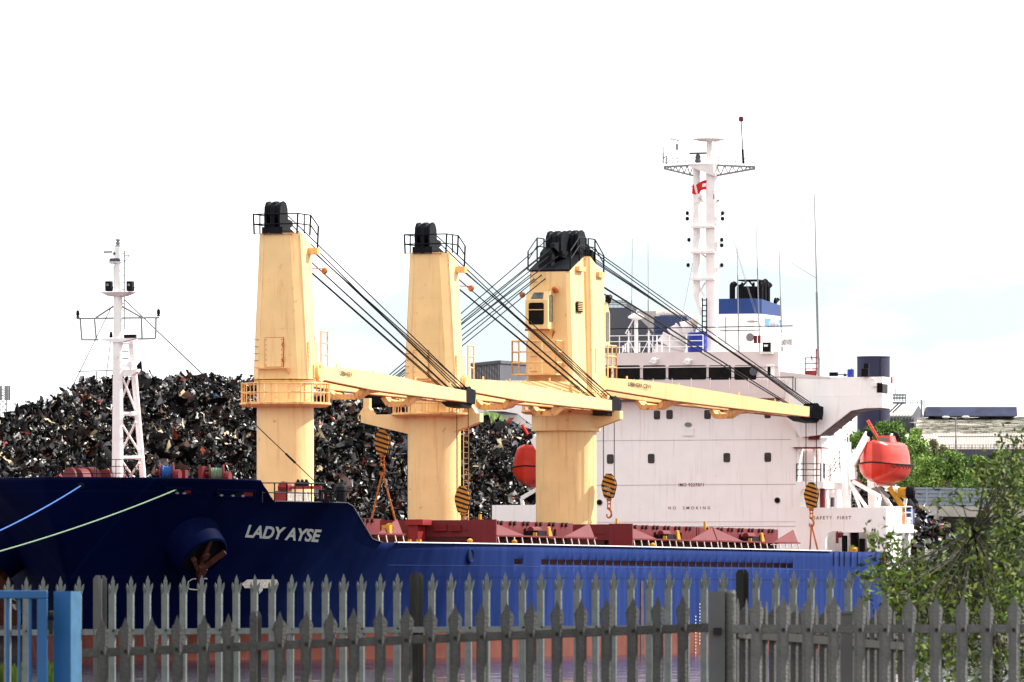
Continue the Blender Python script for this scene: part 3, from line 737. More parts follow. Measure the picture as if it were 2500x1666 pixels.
B_ = std_crane(tB, 1.53, zbA, 'second cream crane, jib laid aft over third', 2.75, tC_ + .6, 14.85, None, None)
door_panel(B_[0], 1010, 856, 1046, 925, tB - 1.12)
hook_block(B_[0], B_[2], B_[3], B_[4], z_of(1158, 2, tC_), z_of(1216, 2, tC_), 0, swl=('SWL', '30'))
# jib rest arms on the second pedestal
def rest_arm(o, tc, w0, w1, z, h0, h1, dep=.9, post=None):
    m = MB(); m.hexa([(w0, tc - dep / 2, z - h0), (w1, tc - dep / 2 + .15, z - h1), (w1, tc + dep / 2 - .15, z - h1), (w0, tc + dep / 2, z - h0), (w0, tc - dep / 2, z), (w1, tc - dep / 2 + .15, z), (w1, tc + dep / 2 - .15, z), (w0, tc + dep / 2, z)])
    if post:
        m.box((post - .18, tc - .2, z), (post + .18, tc + .2, z + .95)); m.prism([(post - .45, tc - .25, z), (post + .45, tc - .25, z), (post + .2, tc - .25, z + .4), (post - .2, tc - .25, z + .4)], (0, .5, 0))
    m.build('jib_rest_arm', 'cream_rusty' if False else 'cream', o)
rest_arm(B_[0], tB - .3, -1.3, -4.3, 13.82, 1.15, .45, post=-4.0)
rest_arm(B_[0], tB - .3, 1.2, 3.0, 13.85, 1.15, .50, post=2.3)
# ladder on the second pedestal
m = MB()
for x in (1.72, 2.02): m.tube((x, tB + .2, 5), (x, tB + .2, 13), .025, 5)
for z in np.arange(5.2, 13, .32): m.tube((1.72, tB + .2, z), (2.02, tB + .2, z), .016, 4)
m.build('pedestal_ladder', 'cream_rusty', B_[0])

# twin crane: C (jib forward) and D (jib aft) back to back on one wide pedestal
rC = 1.84; zc = 14.75
oC = crane_house('deck_crane', -.05, tC_ - 1.65, -1, 3.05, 3.0, 2.55, 2.9, zc, 23.95, 22.95, ch=.2, label='forward facing half of twin crane, with cab')
pedestal(oC, 0, tC_, rC, zc, collar=(2.1, 13.35, 14.5))
platform(oC, 0, tC_, 2.75, 14.6)
m = MB(); m.lathe((0, tC_, 0), [(2.1, 14.55), (2.3, 14.8), (2.3, 15.0)], 40); m.build('slewing_ring', 'cream_rusty', oC)
rest_arm(oC, tC_ - .2, 1.6, 3.6, 14.55, 1.2, .5, post=2.6)
head(oC, -.05, tC_ - .75, -1, 23.9, 25.5, wid=.5, n=2, depth=.8, off=-.25)
m = MB()       # black sloping roof of the forward house
zr = lambda f: 22.95 + 1.03 * f
m.hexa([(-1.33, tC_ - 3.12, 22.93), (1.24, tC_ - 3.12, 22.93), (1.24, tC_ - .3, 23.93), (-1.33, tC_ - .3, 23.93), (-1.33, tC_ - 3.12, 23.05), (1.24, tC_ - 3.12, 23.05), (1.24, tC_ - .3, 24.05), (-1.33, tC_ - .3, 24.05)])
m.prism([(-.9, tC_ - 2.6, 23.1), (-.9, tC_ - 1.9, 23.3), (-.9, tC_ - 1.5, 24.5), (-.9, tC_ - 2.3, 24.1)], (.8, 0, 0)); m.build('black_roof', 'black', oC)
def twin_rail(o, d):
    m = MB(); a = 1.35
    for sg in (-1, 1):
        top_ = [Vector((sg * a, tC_ + d * b, z)) for b, z in ((.2, 25.05), (1.5, 25.05), (3.2, 24.15))]
        for dz in (0, -.5):
            for p, q_ in zip(top_[:-1], top_[1:]): m.tube(p + Vector((0, 0, dz)), q_ + Vector((0, 0, dz)), .04, 6)
        for p, z in zip(top_, (24., 23.6, 23.0)): m.tube(p, (p.x, p.y, z), .05, 6)
    m.build('roof_railing', 'black', o)
twin_rail(oC, -1)
hcC, tipC, axC, sideC = jib(oC, 0, tC_, -1, tC_ - 3.0, 15.9, 1.5, (-4.0, tB + .8, 14.9))
ropes(oC, 0, tC_ - .75, -1, 25.4, hcC, tipC, axC, sideC, offh=-.2, lo_t=tC_ - 2.9, zlow=22.8, depth=.8, offl=-.75)
pz = P(924, 1048, t=tipC.y)
hook_block(oC, tipC, axC, sideC, z_of(1048, -4, tB), z_of(1109, -4, tB), 0, shift=(pz.x - tipC.x, 0), sling=[(-.75, 0, 7.5), (.85, 0, 7.5)])
# cab on the forward face
cw = wpx(1316, tC_ - 3.9); z0, z1 = z_of(804, cw, tC_ - 3.9), z_of(712, cw, tC_ - 3.9); zs = z0 + (z1 - z0) * .76
t0 = tC_ - 3.15; t1 = tC_ - 4.35; x0 = cw - .72; x1 = cw + .72
m = MB()
m.add([(x0, t0, z0), (x1, t0, z0), (x1, t1, z0), (x0, t1, z0), (x0, t0, z1), (x1, t0, z1), (x1, t1 + .38, z1), (x0, t1 + .38, z1), (x1, t1, zs), (x0, t1, zs)],
      [(0, 1, 2, 3), (4, 7, 6, 5), (3, 2, 8, 9), (9, 8, 6, 7), (0, 3, 9, 7, 4), (2, 1, 5, 6, 8), (1, 0, 4, 5)])
cab = m.build('operator_cab', 'cream', oC)
m = MB(); m.prism([(x, t1 - .03, z) for x, z in roundrect(cw - .02, z0 + .92, .48, .66, .12)], (0, .03, 0)); m.build('cab_window', 'glass', cab)
m = MB(); m.tube((cw - .5, t1 - .06, z0 + 1.15), (cw + .46, t1 - .06, z0 + 1.15), .025, 5); m.build('window_bar', 'cream', cab)
n_ = Vector((0, -(z1 - zs), -.0)); m = MB(); pl = [(cw - .38, .15), (cw + .38, .15), (cw + .34, .85), (cw - .28, .85)]
m.prism([(x, t1 + .38 * f - .02, zs + (z1 - zs) * f + .02) for x, f in pl], (0, .02, -.02)); m.build('cab_window', 'greyglass', cab)
m = MB(); m.prism([(x1 + .01, t, z) for t, z in roundrect((t0 + t1) / 2 - .05, z0 + 1.25, .34, .82, .15)], (.02, 0, 0)); m.build('cab_window', 'greyglass', cab)
m = MB(); m.beam((x0 - .05, t1 + .1, z0 - .06), (x1 + .1, t1 + .1, z0 - .06), .12, .12); m.beam((x1, t0, z0 - .1), (x1 - .2, t0 + .1, z0 - .6), .1, .1)
m.lathe((x0 - .25, t1 + .3, z1 - .25), [(.16, 0), (.19, .1), (.1, .3)], 12, axis=(-.5, .4, .4)); m.lathe((x1 + .15, t0 - .4, z1 + .05), [(.2, 0), (.24, .1), (.1, .35)], 12, axis=(.2, .6, .5)); m.build('cab_light', 'rustorange', cab)
m = MB()
for (xx, tt) in ((-2.2, -4.6), (-2.2, -3.3), (.9, -4.6), (1.2, -3.3)): pass
m.rail([(-1.95, tC_ - 3.2, 16.75), (-1.95, tC_ - 4.4, 16.75), (.85, tC_ - 4.4, 16.75), (.85, tC_ - 3.2, 16.75)], 1.95, 1.1, 3, .05)
m.box((-1.95, tC_ - 4.4, 16.65), (.85, tC_ - 3.2, 16.73)); m.build('balcony_railing', 'cream_rusty', oC)
a = P(1411, 762, w=1.45); b = P(1427, 738, w=1.4)
m = MB(); m.box((1.34, a.y, a.z), (1.42, a.y + 1.05, b.z), 1)
for k_ in range(5): z = a.z + .08 + k_ * (b.z - a.z - .12) / 5; m.beam((1.435, a.y + .06, z + .04), (1.435, a.y + 1.0, z + .04), .07, .035)
m.build('louvre', ['cream', 'black'], oC)
m = MB(); m.box((1.2, tC_ - 1.9, 23.0), (1.5, tC_ - .7, 23.28)); m.build('rope_guard', 'cream_rusty', oC)
m = MB()
for zz in (16.9 + .9 * k_ for k_ in range(7)): m.tube((-1.2, tC_ - 3.24, zz), (-.75, tC_ - 3.24, zz), .018, 5)
m.build('rung_ladder', 'rustorange', oC)

oD = crane_house('deck_crane', 0.05, tC_ + 1.65, 1, 3.05, 3.0, 2.75, 3.1, zc, 23.97, 22.85, ch=.2, label='aft facing half of twin crane, jib over bridge front')
head(oD, .1, tC_ + .75, 1, 23.9, 25.6, wid=.42, n=2, depth=.8, off=.25)
twin_rail(oD, 1)
m = MB(); m.lathe((.9, tC_ + 1.4, 23.6), [(.35, 0), (.42, .1), (.42, .3), (.35, .4)], 18, axis=(1, 0, 0)); m.prism([(.7, tC_ + .8, 23.7), (.7, tC_ + 1.9, 23.5), (.7, tC_ + 1.8, 24.1), (.7, tC_ + 1.2, 24.4)], (.6, 0, 0)); m.build('lead_sheave', 'black', oD)
hcD, tipD, axD, sideD = jib(oD, 0, tC_, 1, tC_ + 2.9, 16.35, 1.5, (8.95, -1.3, 14.9), text='LIEBHERR CBW', txt_px=(.115, 2.1))
ropes(oD, .1, tC_ + .75, 1, 25.4, hcD, tipD, axD, sideD, offh=.3, lo_t=tC_ + 3.0, zlow=22.7, depth=.8)
hook_block(oD, tipD, axD, sideD, z_of(1179, 8, -2), z_of(1240, 8, -2), 0, sling=[(-.12, 0, 5.9), (.5, 0, 5.9)])
side_panel(oD, 1.53, tC_ + 1.0, tC_ + 2.7, 16.9, 18.4)
m = MB(); m.box((1.2, tC_ + 1.5, 22.75), (1.62, tC_ + 2.6, 23.08)); m.build('rope_guard', 'cream_rusty', oD)
m = MB(); t0 = tC_ + 3.15; m.add([(-.3, t0, 18.6), (1.45, t0, 18.6), (1.45, t0 + .95, 18.6), (-.3, t0 + .95, 18.6), (-.3, t0, 21.3), (1.45, t0, 21.3), (1.45, t0 + .4, 21.3), (-.3, t0 + .4, 21.3), (1.45, t0 + .95, 20.6), (-.3, t0 + .95, 20.6)],
      [(0, 1, 2, 3), (4, 7, 6, 5), (3, 2, 8, 9), (9, 8, 6, 7), (0, 3, 9, 7, 4), (2, 1, 5, 6, 8), (1, 0, 4, 5)])
cb2 = m.build('operator_cab', 'cream', oD)
m = MB(); m.prism([(1.46, t, z) for t, z in roundrect(t0 + .45, 19.8, .3, .9, .12)], (.02, 0, 0)); m.build('cab_window', 'greyglass', cb2)
m = MB(); m.lathe((1.5, t0 + .3, 21.5), [(.2, 0), (.24, .1), (.1, .35)], 12, axis=(.5, .6, .5)); m.lathe((1.3, t0 + .9, 21.4), [(.16, 0), (.2, .1), (.1, .3)], 12, axis=(.2, .9, .2)); m.build('cab_light', 'black', cb2)
m = MB(); m.rail([(1.6, tC_ + 3.2, 16.7), (1.6, tC_ + 4.9, 16.7), (-1.2, tC_ + 4.9, 16.7)], 1.95, 1.0, 3, .05); m.build('balcony_railing', 'cream_rusty', oD)
# ================================================================ SUPERSTRUCTURE
def PX(px, t): return wpx(px, t)
def Z0(py, px, t): return P(px, py, t=t).z
XB = PX(1943, 0)            # port corner of the accommodation block
ZD = Z0(1240, 1943, 0)      # top of the transverse bulkhead
ZT = 15.75
m = MB()
m.box((-XB, 0, 5.0), (XB, 12.4, ZT - 2.4)); m.box((-XB, 0, ZT - 2.4), (XB, 7.5, ZT))
m.box((-XB, -.012, 8.05), (XB, 0.01, 8.10), 1)
acc = m.build('accommodation_block', ['white', 'pink'], ship)
m = MB()
for yy in (1075, 1184, 1286):
    z = Z0(yy, 1700, 0); m.box((-XB, -.015, z - .012), (XB, 0, z + .012))
m.build('weld_seam', 'grey', acc)
# transverse bulkhead across the deck, with an opening to the aft deck
xr = 13.2; oy0, oy1 = Z0(1351, 2070, 0) - .6, Z0(1297, 2070, 0); ox0, ox1 = PX(2015, 0), PX(2136, 0)
m = MB()
m.box((XB, 0, 5.0), (ox0, .25, ZD)); m.box((ox1, 0, 5.0), (xr, .25, ZD)); m.box((ox0, 0, oy1), (ox1, .25, ZD))
m.prism([(ox0, 0, oy1), (ox0 + .55, 0, oy1), (ox0 + .16, 0, oy1 - .16), (ox0, 0, oy1 - .55)], (0, .25, 0))
m.box((-xr, 0, 5.0), (-XB, .25, ZD + .25)); m.box((XB, -.01, 8.05), (xr, 0, 8.09)); 
m.box((xr - .03, .25, 5.0), (xr + .05, 3.4, ZD))
bk = m.build('transverse_bulkhead', 'white', acc)
m = MB(); m.box((XB + .3, 6.0, 5.0), (xr - .2, 6.2, 8.4)); bh = m.build('inner_bulkhead', 'white', acc)
m = MB()
for x, a, b, wd in ((ox0 + .35, 5.9, 7.2, .25), (ox0 + .95, 5.4, 7.5, .35), (ox0 + 1.25, 5.2, 7.6, .12), (ox0 + 1.5, 5.0, 7.0, .3), (ox0 + 2.1, 5.3, 7.0, .35), (ox0 + 2.9, 5.8, 6.9, .14)):
    m.box((x, 2.5, a), (x + wd, 2.9, b))
m.build('deck_machinery', 'black', acc)
m = MB(); m.beam((ox1 - .35, .5, 5.0), (ox1 - .65, .5, oy1 + .1), .18, .18); m.build('bulkhead_brace', 'white', acc)
m = MB(); m.lathe((ox0 + .5, 1.4, 7.3), [(.22, 0), (.26, .1), (.22, .2)], 14, axis=(0, 1, 0)); m.box((ox0 + .3, 1.3, 6.7), (ox0 + .45, 1.45, 7.3)); m.build('fire_hose_reel', 'hatchred', acc)
m = MB(); m.lathe((PX(2083, -1), -1, 5.9), [(.25, 0), (.3, .1), (.3, .5), (.2, .55)], 14); m.build('mushroom_vent', 'yellow', ship)
# side deck frames port: slab at z of y~1185, slab with parapet at y~1080
def slab(px0, px1, py0, py1, t0, t1, name, mm='white'):
    m = MB(); a = P(px0, py1, t=t0); b = P(px1, py0, t=t0); m.box((a.x, t0, a.z), (b.x, t1, b.z)); return m.build(name, mm, acc)
slab(1943, 2011, 1176, 1193, .0, 7, 'deck_slab'); slab(2004, 2036, 1178, 1195, 2.2, 4.0, 'deck_slab', 'pink')
slab(1931, 2004, 1068, 1092, -.35, 1.1, 'balcony_parapet'); slab(1938, 2004, 1092, 1095.5, -.30, 1.4, 'balcony_edge', 'deckred')
m = MB(); a = P(1953, 1195, t=.0)           # rounded opening frame below the slab
x0, x1 = PX(1943, 0), PX(1953, 0); m.box((x0, 0, ZD), (x1, .2, Z0(1193, 1950, 0)))
m.prism([(x1, 0, Z0(1193, 1950, 0)), (x1 + .35, 0, Z0(1193, 1950, 0)), (x1 + .1, 0, Z0(1196.5, 1950, 0)), (x1, 0, Z0(1203, 1950, 0))], (0, .2, 0)); m.build('opening_frame', 'white', acc)
m = MB()
for px_ in (1945, 1985, 2003): 
    a = PX(px_, .05); m.box((a, 0, Z0(1176, px_, 0)), (a + .12, .15, Z0(1095, px_, 0)))
m.box((PX(1955, 2), 1.8, Z0(1176, 1955, 0)), (PX(2001, 2), 2.0, Z0(1095, 1955, 0)), 1)
m.build('deck_pillar', ['white', 'pink'], acc)
m = MB(); x = PX(1950, 1.5); m.box((x, 1.5, Z0(1174, 1950, 1.5)), (PX(1961, 1.5), 1.7, Z0(1100, 1950, 1.5))); m.build('side_door', 'grey', acc)
m = MB(); a0 = PX(1945, 0) ; z = Z0(1176, 1945, 0)
m.rail([(a0, -.05, z), (PX(2003, 0), -.05, z), (PX(2024, 3.8), 3.8, z)], 1.12, 1.6, 3, .026); m.rail([(PX(2027, 3.8), 3.8, z), (PX(2050, 5), 5, z + .9)], 1.12, .8, 3, .026); m.build('deck_railing', 'black', acc)
m = MB(); z = 13.35; m.rail([(XB - .1, 7.6, z), (XB - .1, 12.2, z), (2, 12.2, z)], 1.15, .6, 3, .035); m.build('upper_deck_railing', 'white_clean', acc)
m = MB(); m.box((XB + .02, 6.0, 10.9), (XB + .05, 6.25, 11.9)); m.box((XB + .01, 10.0, 11.6), (XB + .3, 10.5, 12.1)); m.build('side_fitting', 'darkgrey', acc)
# items along the aft passage: lockers and hoses, dark on the white house side
m = MB()
for t_, dt, z0, z1 in ((2.2, .5, 6.8, 8.3), (3.2, .18, ZD - .2, 10.1), (3.9, .25, ZD - .2, 9.6), (7.4, .7, ZD - .3, 9.0), (7.7, .3, 9.1, 9.7)): m.box((XB + .02, t_, z0), (XB + .18, t_ + dt, z1))
m.build('wall_locker', 'darkgrey', acc)
m = MB(); m.tube((PX(2008, .6), .6, ZD - .2), (PX(2008, .6), .6, ZD + 1.3), .17, 12); m.build('red_cylinder', 'hatchred', acc)
# windows
def win(x0, y0, x1, y1, t, parent, rr=.09, frame='pink', glass='glass', fr=.05, lean=0):
    a = P(x0, y1, t=t); b = P(x1, y0, t=t); cx, cz, hw, hh = (a.x + b.x) / 2, (a.z + b.z) / 2, (b.x - a.x) / 2, (b.z - a.z) / 2
    m = MB(); m.prism([(x, t - .03, z) for x, z in roundrect(cx, cz, hw + fr, hh + fr, rr + fr)], (0, .035, 0), 0)
    m.prism([(x, t - .045, z) for x, z in roundrect(cx, cz, hw, hh, rr)], (0, .02, 0), 1)
    return m.build('window', [frame, glass], parent)
for x0, y0, x1, y1 in ((1597, 1003, 1611, 1024), (1627.5, 1002, 1642, 1023), (1720, 1002, 1735, 1023), (1751, 1002, 1766, 1022), (1867, 1001, 1881, 1021), (1482.5, 1110, 1497.5, 1132), (1582.5, 1109, 1597.5, 1131), (1767, 1107, 1782, 1128.5), (1867, 1106, 1882, 1127.5)):
    win(x0, y0, x1, y1, 0, acc, frame='black', glass='winglass', fr=.015)
for cx_, cy_ in ((1464, 1227), (1898, 1222)):
    a = P(cx_, cy_, t=0); m = MB(); m.lathe(a - Vector((0, .04, 0)), [(.20, 0), (.20, .04)], 24, axis=(0, 1, 0), mi=0); m.lathe(a - Vector((0, .05, 0)), [(.16, 0), (.16, .02)], 24, axis=(0, 1, 0), mi=1); m.build('porthole', ['grey', 'glass'], acc)
a = P(1680.6, 1037, t=0); m = MB(); vs = [(a.x + .22 * math.cos(t), -.12, a.z + .14 * math.sin(t)) for t in np.linspace(0, 6.28, 20)[:-1]]; m.prism(vs, (0, .12, 0)); m.build('oval_vent', 'grey', acc)
a = P(1669, 1063, t=0); b = P(1694, 1046, t=0); m = MB(); m.box((a.x, -.08, a.z), (b.x, 0, b.z)); m.box((a.x - .02, -.10, a.z - .03), (b.x + .02, 0, a.z)); m.build('vent_box', 'white_clean', acc)
def flat_text(body, x0, x1, yb, yt, t, parent, mname='textred', space=1., bold=.004, nm_='wall_lettering'):
    a = P(x0, yb, t=t); b = P(x1, yb, t=t); h = P(x0, yt, t=t).z - a.z
    return text_mesh(body, nm_, mname, parent, lambda u, v: Vector((a.x + (b.x - a.x) * u, t - .02, a.z + h * v)), space=space, bold=bold)
flat_text('IMO 9227871', 1657, 1718, 1188, 1180, 0, acc, space=1.12, bold=.012)
flat_text('NO  SMOKING', 1631.5, 1734, 1244, 1237, 0, acc, space=1.7)
flat_text('SAFETY  FIRST', 1986, 2078, 1268.5, 1260.5, -.01, acc, space=1.4)
# ---------------------------------------------------------------- wheelhouse
ZR = Z0(860, 1700, .3); XW = PX(1900, .3); XW2 = PX(1905, .3)
m = MB(); m.hexa([(-XW2, .3, ZT - .1), (XW2, .3, ZT - .1), (XW2, 7.2, ZT - .1), (-XW2, 7.2, ZT - .1), (-XW, .3, ZR), (XW, .3, ZR), (XW, 7.2, ZR), (-XW, 7.2, ZR)])
m.box((-XW - .05, .18, ZR - .98), (XW + .02, .3, ZR - .92), 0)
wh = m.build('wheelhouse', 'pink', ship); 
for x0, x1 in ((1500, 1563), (1570, 1626), (1632, 1725), (1730.5, 1786), (1793, 1847)):
    win(x0, 892, x1, 928, .3, wh, rr=.12, fr=.05)
win(1455, 892, 1492, 928, .3, wh, rr=.12); win(1405, 892, 1448, 928, .3, wh, rr=.12)
o = win(1871, 889, 1892, 922, .3, wh, rr=.1, glass='white_clean', fr=.03); m = MB(); a = P(1874, 918, t=.25); b = P(1881, 894, t=.25); m.box((a.x, .22, a.z), (b.x, .24, b.z)); m.build('blind_gap', 'glass', o)
m = MB()      # front walkway with bulwark
zb0, zb1 = Z0(963, 1700, -1.2), Z0(930, 1700, -1.2); xl, xq = -8.5, PX(1915, -1.2)
m.hexa([(xl, -1.2, zb0), (xq, -1.2, zb0), (xq, -1.12, zb0), (xl, -1.12, zb0), (xl, -1.2, zb1), (xq, -1.2, zb1), (xq, -1.12, zb1), (xl, -1.12, zb1)])
m.box((xl, -1.2, zb0 - .28), (xq, .3, zb0)); m.box((xl, -1.21, zb0 - .02), (xq, -1.2, zb0 + .015))
m.build('bridge_front_bulwark', 'pink', wh)
m = MB()
for x in np.linspace(-7, 7, 12): m.tube((x, -1.22, zb1 - .5), (x, -1.22, zb1 + .16), .022, 5)
m.build('bulwark_stay', 'white', wh)
m = MB(); m.tube((xl, -1.22, zb1 + .18), (PX(1938, -1.2), -1.22, zb1 + .18), .025, 5); m.tube((PX(1936, -1.2), -1.22, zb1 + .15), (PX(1936, -1.2), -1.22, zb0 + .1), .03, 5); m.tube((PX(1942, -1.2), -1.22, zb1 + .1), (PX(1942, -1.2), -1.22, zb0 + .15), .03, 5)
m.build('grab_rail', 'black', wh)
m = MB()
for px_, py_ in ((1595, 880), (1677, 882)):
    a = P(px_, py_, t=-.1); m.lathe(a, [(.10, 0), (.2, .1), (.2, .3)], 10, axis=(0, 1, 0)); m.tube(a + Vector((-.3, .1, -.1)), a + Vector((.35, .1, .1)), .05, 6); m.box(a - Vector((.1, 0, .2)), a + Vector((.12, .3, 0)))
m.build('window_wiper_motor', 'white_clean', wh)
# bridge wings (port as in the photo, starboard mirrored)
poly = [(1903, 907), (2028, 922), (2154, 920), (2154, 996), (2112, 997), (2078, 1003), (2002, 1062), (1953, 1068), (1936, 1040), (1903, 1000)]
wings = []
for sg in (1, -1):
    pp = [P(x, y, t=-1.0) for x, y in poly]; pp = [Vector((sg * p.x, p.y, p.z)) for p in pp]
    m = MB(); m.prism(pp, (0, 2.3, 0), 0)
    zz = Z0(966, 2100, -1); xa = PX(1990, -1); xb_ = PX(2155, -1)
    m.box((sg * xa, -1.015, zz - .012), (sg * xb_, -1.0, zz + .012), 0)
    wg = m.build('bridge_wing', ['white'], ship, smooth=False); wings.append(wg)
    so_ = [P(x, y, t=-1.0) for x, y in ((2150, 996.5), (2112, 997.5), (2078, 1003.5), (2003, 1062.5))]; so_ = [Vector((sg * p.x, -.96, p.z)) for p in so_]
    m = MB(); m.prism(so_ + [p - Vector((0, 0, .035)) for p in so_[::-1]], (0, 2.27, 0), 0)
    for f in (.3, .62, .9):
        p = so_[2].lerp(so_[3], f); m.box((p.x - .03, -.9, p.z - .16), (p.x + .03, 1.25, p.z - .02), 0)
    m.build('wing_soffit', 'soffit', wg)  # dark brown plate along the wing's sloping underside
wg = wings[0]
a = P(2141, 959, t=-1.0); b = P(2154, 935.5, t=-1.0)
m = MB(); m.box((a.x, -1.03, a.z), (b.x + .01, -1.0, b.z)); m.box((b.x + .004, -1.03, a.z - .03), (b.x + .03, .15, b.z - .05)); m.build('wing_window', 'glass', wg)
m = MB(); a = P(2115, 912, t=-1.05); m.box((a.x - .25, -1.3, a.z - .2), (a.x + .2, -1.05, a.z + .3)); m.box((a.x - .1, -1.3, a.z + .32), (a.x + .22, -1.05, a.z + .62)); m.build('wing_floodlight', 'black', wg)
m = MB(); m.path([P(2112, 923, t=-1.1), P(2128, 922, t=-1.1), P(2135, 928, t=-1.1), P(2136, 934, t=-1.1)], .03, 5); a = P(2136, 940, t=-1.1); m.box(a - Vector((.12, .1, .1)), a + Vector((.12, .1, .12))); m.build('lamp_bracket', 'white_clean', wg)
m = MB(); a = P(2033, 914, t=-1); m.box((a.x - .2, -1.1, a.z - .12), (a.x + .3, -.8, a.z + .12)); m.tube(a + Vector((.3, 0, 0)), a + Vector((1.0, 0, -.05)), .03, 5); a = P(2063, 919, t=-1); m.lathe(a, [(.12, 0), (.02, .2)], 8); m.build('searchlight', 'black', wg)
m = MB(); a = P(2177, 925, t=1); m.box(a - Vector((.05, .05, .3)), a + Vector((.05, .05, .1))); m.build('side_light', 'orange', wg)
m = MB(); a = P(1915, 924, t=-1.05); b = P(1936, 910, t=-1.05)
m.prism([P(1904, 907, t=-1.03), P(2028, 921.5, t=-1.03), P(2028, 925, t=-1.03), P(1990, 924, t=-1.03), P(1904, 922, t=-1.03)], (0, .02, 0)); m.build('wing_coaming', 'pink', wg)
# red ladder cage and blue drum on the wing
m = MB(); a = P(1966, 911, t=.4); b = P(1993, 870, t=.4); m.rail([(a.x, .4, a.z - .1), (b.x, .4, a.z - .1), (b.x, 1.1, a.z - .1)], b.z - a.z, .65, 3, .035); m.tube((b.x, .4, a.z), (b.x, .4, P(1993, 852, t=.4).z), .04, 6)
m.box((a.x, .42, a.z - .2), (b.x, .46, a.z + .15)); m.tube((a.x + .4, .38, b.z + .05), (a.x + .45, .38, b.z - .3), .04, 6); m.build('red_cage', 'deckred', wg)

def drum(px, py0, py1, t, r, label):
    a = P(px, py1, t=t); b = P(px, py0, t=t); h = b.z - a.z; m = MB(); k_ = r / .3
    m.lathe((0, 0, 0), [(r * .93, 0), (r, .03), (r, h * .3), (r * 1.03, h * .33), (r, h * .36), (r, h * .63), (r * 1.03, h * .66), (r, h * .69), (r, h * .95), (r * .85, h)], 28)
    m.tube((r * .3, 0, h - .01), (r * .3, 0, h + .05), r * .18, 10)
    o = m.build('drum', 'drum', None, smooth=True)
    L_ = ship.matrix_basis; o.matrix_basis = Matrix.Translation((OX, OY, 0)) @ Matrix.Rotation(-TH, 4, 'Z') @ Matrix.Translation(a)
    tag(o, label, 'drum'); return o
drum(2077, 902, 921, .3, .22, 'small blue plastic drum standing on the bridge wing')
drum(1702, 812, 860, 2.0, .62, 'large blue plastic drum on the wheelhouse roof behind white rails')

# roof gear
m = MB(); m.rail([(-XW + .1, .5, ZR), (PX(1716, .5), .5, ZR)], 1.1, 1.2, 3, .028); m.rail([(PX(1890, .5), .5, ZR), (XW - .1, 4, ZR)], 1.5, 1.2, 4, .028); m.build('roof_railing', 'white_clean', wh)
m = MB(); z = ZR + 1.55; m.tube((-XW, .45, z), (PX(1935, .4), .4, z + .05), .035, 6); m.tube((PX(1758, .45), .45, z - .2), (PX(1853, .45), .45, z - .2), .028, 6); m.build('awning_pipe', 'black', wh)
# antennas and domes on the roof
def whip(px, py0, py1, t, r=.02, par=wh, mm='grey'):
    a = P(px[1], py1, t=t); b = P(px[0], py0, t=t); m = MB(); mid = a.lerp(b, .45)
    m.tube(a, mid, r * 2.2, 6); m.tube(mid, b, r * 1.4, 5, r2=r * .9); m.tube(a - Vector((0, 0, .3)), a + Vector((0, 0, .4)), r * 3, 8)
    return m.build('whip_antenna', mm, par)
whip((1544, 1541), 582, 858, 1.5, .018); whip((1582, 1583), 590, 850, 2.0, .018); whip((1619, 1619), 325, 388, 3, .016)
whip((1797, 1804), 445, 858, 5, .018); whip((1842, 1855), 408, 858, 4, .018); whip((1901, 1909), 572, 850, 5, .022, mm='grey'); 
wt = whip((1988, 1999), 473, 911, .6, .035, wg, mm='grey'); 
m = MB(); m.tube(P(1995, 681, t=.6), P(1930, 641, t=.6), .012, 4); m.build('aerial_wire', 'wire', wt)
m = MB()
for px_, h_ in ((1521, 14), (1527, 18), (1533, 24), (1561, 20), (1585, 26), (1604, 35), (1616, 28)):
    a = P(px_, 860, t=1); b = P(px_, 860 - h_ * 1.15, t=1); m.tube(a, b, .055, 6)
for px_ in (1535, 1584):
    a = P(px_, 862, t=1.2); b = P(px_, 808, t=1.2); m.tube(a, b, .05, 6)
    for s_ in (-.45, .45): m.tube(a + Vector((s_, 0, 0)), a.lerp(b, .6), .03, 5)
    m.tube(a.lerp(b, .85) - Vector((.15, 0, 0)), a.lerp(b, .85) + Vector((.15, 0, 0)), .03, 5)
m.build('antenna_stand', 'white_clean', wh)
a = P(1553, 862, t=1.4); b = P(1553, 777, t=1.4); m = MB(); m.tube(a, b, .12, 10); m.lathe(b, [(.2, -.1), (.52, 0), (.5, .12), (.2, .3), (.02, .33)], 20); m.tube(b + Vector((0, 0, .3)), b + Vector((.12, 0, .7)), .025, 5); m.tube(P(1527, 815, t=1.4), P(1548, 778, t=1.4), .04, 5); m.build('satellite_dome', 'white_clean', wh)
for px_, py_ in ((1831, 824), (1840, 907)):
    a = P(px_, py_, t=.1 if py_ > 900 else 1.0); m = MB(); m.lathe(a, [(.27, 0), (.16, .12), (.10, .28), (.12, .45)], 20, axis=(0, 1, 0)); m.build('horn', 'grey' if py_ < 900 else 'darkgrey', wh)
a = P(1874, 848, t=.3); m = MB(); m.box((a.x - .25, 0, a.z - .28), (a.x + .25, .25, a.z + .3), 0); m.box((a.x - .15, -.02, a.z + .02), (a.x + .12, 0, a.z + .16), 1); m.box((a.x - .4, -.05, a.z - .42), (a.x + .4, .3, a.z - .34), 1); m.build('roof_floodlight', ['black', 'white_clean'], wh)
a = P(1848, 829, t=.4); m = MB(); m.box((a.x - .22, .4, a.z - .25), (a.x - .04, .6, a.z + .25)); m.box((a.x + .05, .4, a.z - .25), (a.x + .2, .6, a.z + .25)); m.build('fire_box', 'hatchred', wh)
nb = P(1908, 846, t=1.5); b = P(1934, 820, t=1.5); m = MB(); m.box((nb.x, 1.5, nb.z), (b.x, 1.55, b.z)); o = m.build('name_board', 'white_clean', wh)
